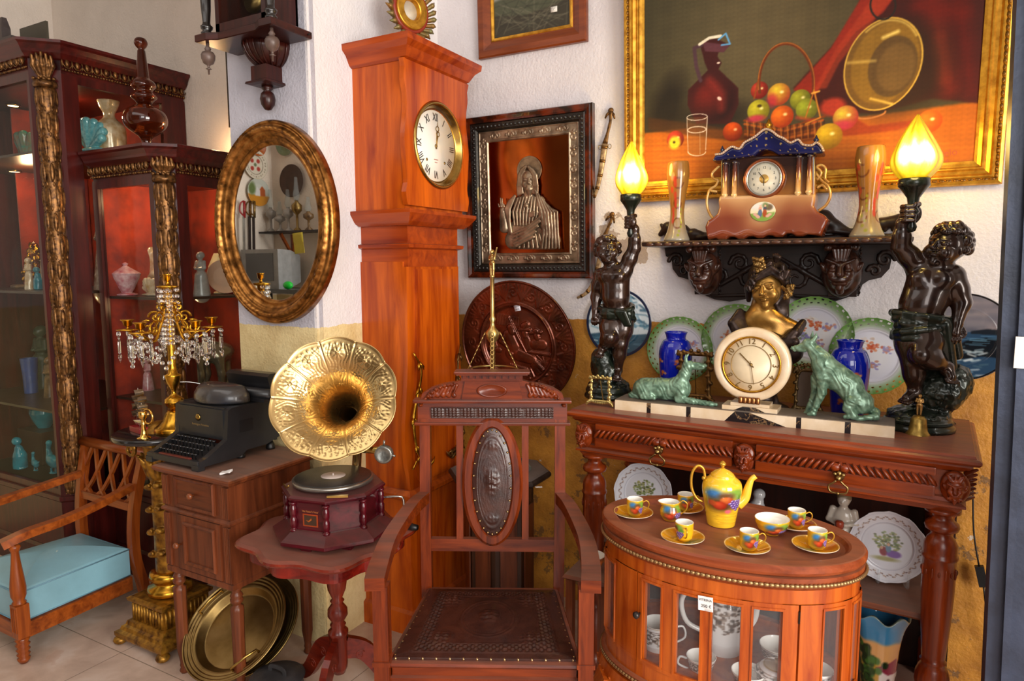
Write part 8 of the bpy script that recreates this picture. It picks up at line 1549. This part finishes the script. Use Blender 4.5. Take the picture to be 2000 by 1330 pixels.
Mi = (TL(t.location) @ Matrix.Rotation(radians(12), 4, 'Z')).inverted(); tu = Vector(( -.13, -.09, .17)); B().tube(spl([(-.15, -.06, .168), (-.11, -.1, .172), (-.09, -.115, .185)], 4), .003, 8).o('brake_lever', BRASS, t); B().bar((.06, -.135, .17), (.12, -.11, .17), .012, .006).o('brass_latch', BRASS, t)
B().tube(spl([(.14, .06, .11), (.2, .075, .115), (.215, .08, .1), (.215, .08, .03), (.22, .08, .02)], 3), .004, 8).o('crank', STEEL, t); B().lathe([(0, 0), (.011, 0), (.012, .03), (.009, .05), (0, .05)], 14, (.215, .08, .012), ax='x').o('crank_grip', CBK, t)
# horn
C1 = ony(651, 776, 1.52); dT = ray(684, 812).normalized(); T1 = ony(684, 812, 1.52)+dT*.27; ax_ = (T1-C1).normalized(); R = .187; nz, na = 110, 540; BRH = plain('embossed_brass_horn', 'dabc84', .26, 1, .08, 8, .03, 80, c2='c4a46c')
mh = face_mat(C1, -ax_); s = np.linspace(0, 1, nz); th = np.arange(na)*2*pi/na; SS, TH = np.meshgrid(s, th, indexing='ij'); rr = R*(1-SS)**1.9*.86+R*.14; dep = -.285*SS**1.05-.0*SS; dep = -(.02+.265*SS)*(SS**.8); NP = 10
cell = (TH*NP/(2*pi)) % 1; rs = 1+.045*np.abs(np.sin(TH*NP/2))*(1-SS)**4; rim = .004*np.exp(-(SS/.012)**2); W_ = rr*2*pi/NP; X_ = (cell-.5)*W_; U_ = SS*.33; emb = -.0022*np.exp(-((np.minimum(cell, 1-cell)*W_)/.0022)**2)
def flower(u0, sz): 
    du = U_-u0; r_ = np.hypot(X_, du); a_ = np.arctan2(du, X_); return 0.0042*np.clip(1-r_/sz, 0, 1)**.5*(.35+.65*np.abs(np.cos(a_*4)))*(r_ < sz)+.0028*(r_ < sz*.22)
emb = emb+flower(.052, .023)+flower(.118, .017)+flower(.175, .01)
r1 = np.hypot(X_, U_-.05); msk = (r1 > .026) & (np.abs(X_) < W_*.4) & (U_ > .022) & (U_ < .2); emb = emb+np.where(msk, .001*np.sin(np.abs(X_)*420+U_*380+3*np.sin(U_*90))*np.sin(U_*330-np.abs(X_)*240), 0)+.0012*np.where((np.abs(U_-.021) < .003), np.maximum(0, np.sin(cell*2*pi*6)), 0)
rd_ = rr*rs; P_ = np.stack([rd_*np.cos(TH), rd_*np.sin(TH), dep+rim+emb*(1-SS)], -1).reshape(-1, 3); i_ = np.arange(nz*na).reshape(nz, na); F = np.stack([i_[:-1], i_[1:], np.roll(i_, -1, 1)[1:], np.roll(i_, -1, 1)[:-1]], -1).reshape(-1, 4); n0 = len(P_); Q_ = P_.copy(); Q_[:, 2] -= .002; Q_[:, :2] *= 1.004
F2 = F[:, ::-1]+n0; ed_ = np.stack([i_[0], np.roll(i_[0], -1), np.roll(i_[0], -1)+n0, i_[0]+n0], -1); me = bpy.data.meshes.new('horn'); me.from_pydata(np.concatenate([P_, Q_]).tolist(), [], [tuple(f) for f in np.concatenate([F, F2, ed_])]); me.polygons.foreach_set('use_smooth', [True]*len(me.polygons)); me.transform(Mi @ mh); link('horn', me, BRH, t)
q = lambda v: Mi @ v; Tn = T1+ax_*.0; B().tube([q(Tn-ax_*.01), q(Tn+ax_*.06), *[q(p_) for p_ in [Tn+ax_*.1+Vector((0.0, 0, -.03)), Tn+ax_*.1+Vector((.02, -.01, -.1))]], Vector((.0, .16, .23)), Vector((0, .15, .17))], [.027, .022, .019, .017, .016, .016], 20, cap=False).o('horn_elbow', BRH, t)
e0, e1 = ony(700, 877, 1.62), ony(748, 880, 1.5); B().tube([Vector((0, .15, .25)), q(e0), q(e1)], [.013, .012, .01], 14).o('tone_arm', BRASS, t); sv_ = q(ony(750, 887, 1.48)); sb = B().lathe([(0, -.012), (.024, -.012), (.026, -.008), (.026, .008), (.022, .011), (.018, .009), (0, .01)], 32, M=TL(sv_) @ VX @ Matrix.Rotation(radians(12), 4, 'Y')).rod(sv_+Vector((0, 0, .024)), sv_+Vector((.002, 0, .04)), .003).rod(sv_+Vector((.02, 0, 0)), sv_+Vector((.035, 0, -.003)), .003).o('sound_box', plain('silvery_soundbox', '8c8c86', .3, .9, .25, 60, .2), t)
# ================================================================ brass trays and iron pot on the floor
nT = Vector((.07, -.62, .75)).normalized(); cT = onz(468, 1232, .165); 
def tray(lb, c, R, m, n_, hd):
    t = thing('brass_tray', lb, 'tray', (c.x, c.y, 0), group='round brass trays'); M_ = face_mat((0, 0, c.z), n_); me = disc(R, 70, 140, lambda r, a: .028*np.clip((r-.68)/.1, 0, 1)+.012*np.clip((r-.8)/.2, 0, 1)+.003*np.exp(-((r-.985)/.012)**2)+.0015*np.sin(np.clip(r-.8, 0, 1)*110), None, .003); me.transform(M_); d = link('dish', me, m, t)
    for a0 in hd: p0, p1 = [Vector((R*.84*cos(a0+s*.3), R*.84*sin(a0+s*.3), .04)) for s in (-1, 1)]; B().tube([M_ @ v for v in (p0, p0+Vector((0, 0, .018)), (p0+p1)/2+Vector((0, 0, .022)), p1+Vector((0, 0, .018)), p1)], [.005, .0045, .005, .0045, .005], 8).o('handle', STEEL if 0 else BRASS, t, 'tray handle')
    return t
tray('large round brass tray with two handles leaning under the bedside cabinet', cT, .2, BRASSD, nT, (radians(158), radians(-38))); tray('second brass tray, darker, leaning just behind the first under the cabinet', cT+Vector((.012, .05, -.012)), .2, plain('tarnished_brass', '8c7444', .4, 1, .15), nT, ())
v = onz(545, 1300, .12); t = thing('iron_pot', 'black lidded cast iron pot on the floor in front of the brass trays', 'pot', (v.x+.03, v.y-.035, 0)); B().lathe([(0, 0), (.07, 0), (.082, .02), (.086, .06), (.083, .1), (.086, .104), (0, .104)], 40).o('pot_body', IRON, t); l = B().lathe([(0, .104), (.09, .104), (.092, .11), (.088, .114), (.075, .114), (.072, .118), (.04, .121), (0, .122)], 40).o('lid', IRON, t); B().strip(spl([(-.035, 0, .12), (-.03, 0, .138), (0, 0, .143), (.03, 0, .138), (.035, 0, .12)], 4), .014, .005, (0, 1, 0)).o('lid_handle', IRON, l)
# ================================================================ on top of and inside the display cabinets
AMB = NT('amber_glass').set(base='6a2608', rough=.03, trans=.8, ior=1.45, coat=.5).m; b_ = ony(287, 286, 2.03); H_ = ony(287, 70, 2.03).z-2.036; k = H_/.475
t = thing('amber_glass_urn', 'amber brown glass urn with tall stopper standing on the lower cabinet', 'urn', (b_.x, 2.03, 2.036)); B().lathe([(r*k, z*k) for r, z in [(0, 0), (.05, 0), (.052, .004), (.03, .012), (.018, .03), (.02, .05)]+tp_([(.03, .065), (.075, .1), (.088, .135), (.075, .17), (.035, .195)])+[(.028, .2), (.0, .2)]], 48).o('bowl', AMB, t)
B().lathe([(r*k, z*k) for r, z in [(0, .2), (.03, .202)]+tp_([(.034, .21), (.05, .225), (.05, .235), (.036, .25), (.036, .258), (.05, .275), (.045, .292), (.028, .305)])+[(.026, .31), (.016, .42), (.012, .425), (.014, .43)]+tp_([(.02, .436), (.027, .452), (.02, .47), (.004, .475)])], 40).o('stopper', AMB, t)
PIV = plain('ivory_gilt_porcelain', 'e0ccb0', .2, .1, .15, 30, coat=.5, c2='b88c50'); TUR = plain('turquoise_glaze', '1593a4', .12, 0, .15, 12, coat=.6, c2='0a5a6e'); MUL = plain('tinted_figurine_glaze', 'd8c0ac', .25, 0, .3, 40, coat=.4, c2='8a5a48'); GRE = plain('grey_figurine', 'a8a29c', .25, 0, .2, 20, coat=.4); BLF = plain('blue_painted', '34508e', .3, 0, .2, coat=.3); RDP = plain('pink_red_glaze', 'a8485a', .2, 0, .3, 30, coat=.5, c2='d8b8b8'); DKF = plain('dark_brown_figure', '4a3424', .35, 0, .3, 30, c2='8a6a40')
def inside(lb, name, cat, px, pyt, Y_, z0, kind, m, grp=None, w=1.):
    v = atz(px, Y_, z0+.08); h = ony(px, pyt, Y_).z-z0; S = Sdf(); u = h
    if kind == 'fig': figurine(S, u); S.c((0, 0, .02*u), (0, 0, .45*u), .15*u*w, .11*u*w)
    elif kind == 'animal': S.chain([(0, 0, .12*u), (.02*u, 0, .4*u), (-.02*u, 0, .62*u)], [.2*u, .19*u, .12*u]); S.e((-.06*u, -.02*u, .85*u), (.15*u, .13*u, .13*u)); S.c((-.16*u, -.03*u, .83*u), (-.24*u, -.04*u, .8*u), .06*u, .03*u); [S.c((x*u, -.1*u, .05*u), (x*.7*u, -.05*u, .5*u), .06*u, .05*u) for x in (-.12, .12)]; S.e((0, 0, .04*u), (.22*u, .2*u, .05*u))
    elif kind == 'bird': S.e((0, 0, .36*u), (.26*u, .15*u, .19*u), (0, 25, 0)); S.chain([(-.14*u, 0, .45*u), (-.2*u, 0, .7*u), (-.14*u, 0, .9*u), (-.2*u, 0, .92*u)], [.11*u, .06*u, .08*u, .05*u]); S.c((-.22*u, 0, .91*u), (-.34*u, 0, .86*u), .035*u, .015*u); S.c((.18*u, 0, .38*u), (.36*u, 0, .5*u), .08*u, .03*u); [S.c((x, y*u, .02*u), (x, y*u, .25*u), .035*u, .03*u) for x, y in ((0, -.06), (0, .06))]; S.e((0, 0, .02*u), (.16*u, .12*u, .03*u))
    elif kind == 'shell':
        for i in range(9): a = radians(20+17*i); S.c((0, 0, .12*u), (.5*u*w*cos(a), .12*u*sin(i), .12*u+.8*u*sin(a)), .1*u, .13*u, .03*u)
        S.e((0, 0, .08*u), (.5*u*w, .2*u, .09*u))
    o = S.o(name, m, None, h=max(.0022, h/60), k=.02*u); o.location = (v.x, Y_, z0); return tag(o, lb, cat, grp)
Z1, Z2, Z3 = 1.366, .881, .42
inside('tall porcelain girl figurine at the left on the upper shelf of the lower cabinet', 'porcelain_girl', 'figurine', 216, 402, 2.08, Z1, 'fig', MUL, w=1.2); vase_at('pink_sugar_box', 'pink flowered porcelain box with lid in the lower cabinet', 247, 0, 512, 2.02, [(.3, 0), (.3, .04), (.15, .08), (.22, .2), (.36, .5), (.4, .62), (.42, .66), (.3, .74), (.1, .86), (.06, .9), (.09, .95), (.02, 1)], None, RDP, zb_=Z1, cat='box')
inside('gilt-edged flared porcelain vase in the middle of the lower cabinet', 'fluted_vase', 'vase', 284, 478, 2.16, Z1, 'shell', PIV, w=.8); inside('porcelain sauce boat in the lower cabinet beside its corner column', 'sauce_boat', 'dish', 293, 543, 2.0, Z1, 'shell', PIV, w=1.6); inside('small white porcelain figure on a block seen through the side glass', 'white_figure', 'figurine', 393, 494, 2.14, Z1, 'fig', GRE, w=1.3)
PK = plain('cream_pink_plate', 'e6c0a4', .2, 0, .05, coat=.5); o = link('cream_plate', disc(.085, 30, 60, lambda r, a: .012*np.clip((r-.6)/.4, 0, 1), None, .003, M=Matrix.Rotation(radians(70), 4, 'Z') @ Matrix.Rotation(radians(78), 4, 'X')), PK); v = ony(437, 535, 2.3); o.location = (v.x, 2.3, Z1+.086); tag(o, 'cream plate with red centre leaning in the lower cabinet beside the mirror frame', 'plate'); vv_ = ony(425, 430, 2.33); o = B().lathe([(.05, 0), (.02, .07), (.018, .07), (.048, 0)], 28, cap=False).rod((0, 0, -.12), (0, 0, .03), .004).lathe([(0, -.135), (.03, -.135), (.028, -.125), (0, -.12)], 20).o('small_table_lamp', plain('pale_lamp_shade', 'ded2a8', .6)); o.location = (vv_.x-.01, 2.33, Z1+.135); tag(o, 'tiny lamp with pale cone shade in the lower cabinet, right of the corner column', 'lamp')
inside('figure in a blue coat on the middle shelf of the lower cabinet', 'blue_coat_figure', 'figurine', 243, 700, 2.02, Z2, 'fig', BLF, w=1.3); inside('figure in red and pink between ship and candelabrum, in the lower cabinet', 'red_dress_figure', 'figurine', 288, 700, 2.1, Z2, 'fig', RDP, w=1.2); inside('small white robed figure behind the candelabrum stem', 'white_robed_figure', 'figurine', 359, 722, 2.06, Z2, 'fig', plain('white_robe', 'd8d8e0', .2, coat=.5), w=1.4)
t = Sdf()
for x, y in ((-.06, -.02), (-.02, .03), (.04, -.02), (.08, .03)): t.chain([(x, y, 0), (x+.01, y, .09), (x, y, .17)], [.014, .018, .032])
t.e((.01, 0, .2), (.11, .045, .055)); t.chain([(-.07, 0, .21), (-.11, 0, .26), (-.13, 0, .3)], [.045, .035, .025]); t.e((-.15, 0, .29), (.04, .02, .02)); t = t.o('silver_horse', plain('silvered_horse', 'b0a48c', .2, .7, .15, coat=.3), h=.004, k=.02); t.location = (ony(412, 700, 2.22).x-.01, 2.22, Z2); t.rotation_euler = (0, 0, 1.15); tag(t, 'silvery horse sculpture in the lower cabinet behind the crystal drops', 'sculpture')
TQ = 'turquoise animals in the tall cabinet'
inside('turquoise sitting lion dog at the bottom left of the tall cabinet', 'turquoise_lion_dog', 'figurine', 38, 853, 1.86, Z3+.0, 'animal', TUR, TQ); inside('small turquoise duck at the bottom of the tall cabinet', 'turquoise_duck', 'figurine', 68, 882, 1.88, Z3, 'bird', TUR, TQ); inside('long-necked turquoise goose beside the bronzed column', 'turquoise_goose', 'figurine', 103, 860, 1.9, Z3, 'bird', TUR, TQ)
vase_at('teal_bowl', 'big wavy teal glazed bowl on the lowest shelf of the tall cabinet', 86, 0, 796, 2.04, [(.3, 0), (.32, .05), (.5, .4), (.62, .75), (.6, .95), (.55, 1)], None, TUR, zb_=.6, cat='bowl'); o = B().box(-.12, .12, -.09, .09, .42, .6, .004).o('display_block', SHG); o.location = (atz(90, 2.04, .6).x, 2.04, 0); tag(o, 'dark block under the teal bowl in the tall cabinet', 'block')
inside('brown bearded figure on the middle shelf of the tall cabinet', 'brown_figure', 'figurine', 97, 700, 1.93, .82, 'fig', DKF); vase_at('blue_beaker', 'bright blue beaker on the middle shelf of the tall cabinet', 60, 0, 700, 1.95, [(.17, 0), (.18, .5), (.22, 1)], None, BLF, zb_=.82, cat='beaker'); inside('dark green robed figure behind the brown one in the tall cabinet', 'green_robed_figure', 'figurine', 84, 640, 2.08, .82, 'fig', plain('dark_green_robe', '3a4a3a', .3), w=1.3)
v = atz(70, 2.02, 1.45); R_ = .105; t = thing('glass_dome', 'glass dome over gilded flowers in the tall cabinet', 'dome', (v.x, 2.02, 1.392)); B().lathe([(R_, .02), (R_, .14), (R_*.93, .2), (R_*.7, .25), (R_*.35, .28), (0, .285)], 40, cap=False).o('dome', glass('dome_glass', (1, .98, .92)), t); B().lathe([(0, 0), (R_+.012, 0), (R_+.012, .014), (R_, .02), (0, .02)], 40).o('base', DKF, t); S = Sdf(); [S.e((.06*cos(i*2.4)*(1-i/40), .06*sin(i*2.4)*(1-i/40), .04+.0058*i), (.018, .018, .012), (30*i, 20*i, 0)) for i in range(34)]; S.c((0, 0, .02), (0, 0, .2), .012, .01); S.o('gilded_flowers', GILT, t, h=.003, k=.003)
inside('white and dark bird-like figure on the upper shelf beside the column', 'white_bird_figure', 'figurine', 92, 500, 1.9, 1.391, 'bird', PIV); inside('small turquoise figure in front of the glass dome', 'turquoise_small_figure', 'figurine', 74, 520, 1.87, 1.391, 'animal', TUR); inside('little ivory figure left of the turquoise one, before the glass dome', 'ivory_small_figure', 'figurine', 56, 505, 1.88, 1.391, 'fig', PIV)
inside('green and cream shell-shaped plate on the top shelf of the tall cabinet', 'green_shell_dish', 'dish', 55, 258, 2.04, 2.036, 'shell', plain('sea_green_glaze', '3a8c7c', .15, 0, .3, 30, coat=.5, c2='8a6248'), w=1.4)
v = ony(172, 280, 2.1); o = inside('turquoise and white shell dish seen through the side glass of the tall cabinet', 'turquoise_shell', 'dish', 176, 232, 2.06, 2.075, 'shell', plain('aqua_white_shell', '8cc8cc', .15, 0, .25, 60, coat=.5, c2='4a9cac'), w=1.25); o = B().box(-.09, .07, -.03, .03, 0, .038, .01).o('carved_stand', DKF); o.location = (ony(180, 280, 2.06).x, 2.06, 2.036); tag(o, 'dark carved stand under the turquoise shell', 'stand')
vase_at('gilt_handled_vase', 'cream porcelain vase with gilt handles at the top right of the tall cabinet', 218, 0, 196, 2.14, tp_([(.24, 0), (.25, .03), (.22, .15), (.24, .45), (.22, .6), (.1, .72), (.09, .8), (.14, .9), (.17, 1)]), None, PIV, zb_=2.036)
o = B().mould(rect(-.3, .12, -.02, .02), [(0, 0), (0, .06)]).mould(rect(-.25, .06, -.02, .02), [(0, .06), (0, .1)]).mould(rect(-.2, -.02, -.02, .02), [(0, .1), (0, .15), (-.01, .2)]).o('carved_pediment', plain('grey_brown_carving', '4e4442', .5, 0, .2)); o.location = (ony(12, 60, 1.82).x, 1.83, 2.505); tag(o, 'stepped dark carved pediment lying on the tall cabinet', 'ornament'); o = B().box(-.14, .1, 0, .012, 0, .2).o('olive_board', plain('olive_board_face', '4c4638', .5)); o.location = (ony(68, 60, 1.95).x, 1.95, 2.505); tag(o, 'olive grey board standing on the tall cabinet behind the pediment', 'board')
# ================================================================ the corner of the shop that the oval mirror shows
YMi = YP-.0135
def mir(x, y, wx=None, wy=None):
    """place seen in the mirror: crop (440, 260) at 3.8"""
    d = ray(440+x/3.8, 260+y/3.8); t_ = wx/d.x if wx is not None else (2*YMi-wy)/d.y; q = CP+d*t_; return Vector((q.x, 2*YMi-q.y, q.z))
RX, RYo = -4.49, -.29
def mplate(name, lb, x, y, R, pic, onx_=True, cat='plate', mat=None):
    q = mir(x, y, wx=RX) if onx_ else mir(x, y, wy=RYo); Mr = Matrix.Rotation(radians(90), 4, 'Y') if onx_ else Matrix.Rotation(radians(-90), 4, 'X'); Mr = Mr @ Matrix.Rotation(radians(90), 4, 'Z'); o = link(name, disc(R, 24, 60, lambda r, a: .012*np.clip((r-.6)/.4, 0, 1), pic, .003, M=Mr), mat or PLG); o.location = q+(Vector((.006, 0, 0)) if onx_ else Vector((0, .006, 0))); return tag(o, lb, cat)
p = Pic(80, 80, 'd8d0c0'); [p.ell(40+15*cos(a), 40+15*sin(a), 6, 6, 'a83c34', .4) for a in (.78, 2.35, 3.93, 5.5)]; p.ell(40, 40, 5, 5, '6a7a5a'); p.ring(40, 40, 26, 26, 1.5, '6a5a4a'); [p.ell(40+33*cos(i*.26), 40+33*sin(i*.26), 1.6, 1.6, '6a5a4a') for i in range(24)]; mplate('red_flower_plate', 'cream plate with red rosettes reflected high in the oval mirror', 218, 235, .115, p)
p = Pic(80, 80, 'c8ccc4'); p.poly([(0, 50), (80, 46), (80, 80), (0, 80)], 'c8882c', 3); p.poly([(14, 50), (14, 32), (24, 20), (34, 32), (34, 50)], 'b05a30', 1); p.poly([(32, 50), (32, 34), (42, 24), (50, 34), (50, 50)], 'd8d8d8', 1); p.ell(62, 30, 14, 18, '6a7c4c', .6); mplate('house_plate', 'plate painted with houses reflected in the oval mirror under the rosette plate', 238, 440, .11, p)
DKP = plain('dark_wood_plate', '4a2e1e', .35, .2, .2); mplate('dark_round_plate', 'dark round wood-rimmed plate reflected right in the oval mirror', 500, 355, .13, None, False, mat=DKP); mplate('orange_plate', 'orange plate cut by the top of the oval mirror reflection', 232, 95, .08, None, mat=plain('orange_plate_glaze', 'b8622c', .2)); mplate('green_wall_plate', 'green plate at the top of the oval mirror reflection', 450, 75, .1, None, False, mat=plain('green_plate_glaze', '7a8c6c', .2))
a_, b_ = mir(270, 735, wy=-.2), mir(690, 725, wy=-.2); zs_ = a_.z; t = thing('lamp_shelf', 'dark wall shelf on a wooden bracket reflected in the oval mirror', 'shelf', (a_.x, -.3, zs_)); L_ = b_.x-a_.x+.1; B().box(0, L_, 0, .16, -.015, 0).o('shelf_board', BLKW, t); B().bar((.25, .01, -.02), (.25, .01, -.2), .02, .02, (0, 1, 0)).bar((.25, .13, -.02), (.25, .01, -.2), .02, .02, (1, 0, 0)).o('shelf_bracket', HON, t)
GL2 = glass('lamp_chimney_glass', (.95, .97, .97), op=.06)
for i, (x, h_, m, lb) in enumerate(((340, .34, GRE, 'glass oil lamp leftmost on the mirrored shelf'), (408, .24, GRE, 'small clear oil lamp second on the mirrored shelf'), (470, .33, GRE, 'white based oil lamp third on the mirrored shelf'), (535, .42, BRASSD, 'brass oil lamp with tall chimney on the mirrored shelf'), (620, .26, DKF, 'last oil lamp on the mirrored shelf near the frame'))):
    q = mir(x, 700, wy=-.22); t = thing('oil_lamp', lb, 'lamp', (q.x, -.22, zs_), group='oil lamps on the mirrored shelf'); B().lathe([(0, 0), (.035, 0), (.03, .01), (.01, .03), (.01, .3*h_), (.04, .38*h_), (.042, .48*h_), (.015, .54*h_), (.012, .58*h_), (0, .58*h_)], 20).o('base', m, t); B().lathe([(.016, .56*h_), (.028, .66*h_), (.014, .78*h_), (.012, h_), (.0105, h_), (.026, .66*h_), (.014, .56*h_)], 20, cap=False).o('chimney', GL2, t)
q = mir(360, 1150, wy=-.05); tz = q.z; t = thing('television', 'grey box television reflected at the bottom of the oval mirror', 'television', (q.x, -.02, tz)); GTV = plain('grey_tv_plastic', '8c8c8c', .4); w_ = .2; B().loft([[(x*f, y, z*g+.15) for x, z in ((-w_, -.15), (w_, -.15), (w_, .15), (-w_, .15))] for y, f, g in ((.1, 1, 1), (.06, 1, 1), (-.04, .95, .95), (-.2, .6, .7))]).o('casing', GTV, t); B().box(-.15, .15, .098, .103, .06, .27, .01).o('screen', plain('dark_screen', '1e1e1e', .12, coat=.5), t); t = thing('tv_table', 'black topped table carrying the mirrored television', 'table', (q.x, -.02, 0)); B().box(-.3, .5, -.24, .2, tz-.03, tz).o('table_top', BLK, t); [B().box(x-.02, x+.02, y-.02, y+.02, 0, tz-.03).o('leg', BLK, t) for x in (-.25, .45) for y in (-.2, .16)]
q = mir(485, 1240, wy=.1); o = B().ball((0, 0, .03), .03, 16, 1.4, 1, 1).o('green_ball', plain('bright_green', '18c83a', .4, 0, .02)); o.location = (q.x, .12, tz); tag(o, 'bright green round thing at the bottom of the mirror reflection', 'ball')
q = mir(580, 845, wy=-.18); o = link('yellow_notice', sheet(.105, .16, 6, 8, lambda X, Y: .004*np.sin(Y*20), rim=.0005, M=Matrix.Rotation(radians(-5), 4, 'Y') @ Matrix.Rotation(radians(90), 4, 'X') @ Matrix.Rotation(pi, 4, 'Y')), plain('yellow_paper', 'cdb83c', .6, 0, .04)); o.location = (q.x, -.13, zs_-.1); tag(o, 'yellow paper notice hanging from the mirrored shelf', 'paper')
for i, (x, lb) in enumerate(((140, 'sabre with red guard reflected at the left of the mirror'), (185, 'dark sabre beside the red one in the mirror'), (215, 'sabre with curved brass hilt in the mirror'))): q = mir(x, 600, wx=-4.44); t = thing('sabre', lb, 'sabre', (q.x, q.y, q.z-.6), group='sabres in the mirror corner'); B().strip([(0, 0, 0), (.0, .02, .3), (0, .01, .58)], .022, .008, (1, 0, 0)).o('scabbard', (STEEL, BLKW, BLKW)[i], t); B().tube(spl([(0, 0, .58), (0, .04, .62), (0, .03, .68), (0, 0, .7)], 4), .006, 8).rod((0, 0, .57), (0, -.005, .7), .01).o('hilt', (plain('red_hilt', 'a02428', .3), BRONZE, BRASSD)[i], t)
v = onz(440, 926, .801); o = link('paper_scrap', sheet(.035, .025, 6, 5, lambda X, Y: .004*np.sin(X*90)+.003*np.sin(Y*120), rim=.0004), bpy.data.materials['price_paper']); o.location = (v.x, v.y+.004, .808); o.rotation_euler = (0, 0, .5); tag(o, 'torn scrap of white paper at the front corner of the bedside cabinet top', 'paper')
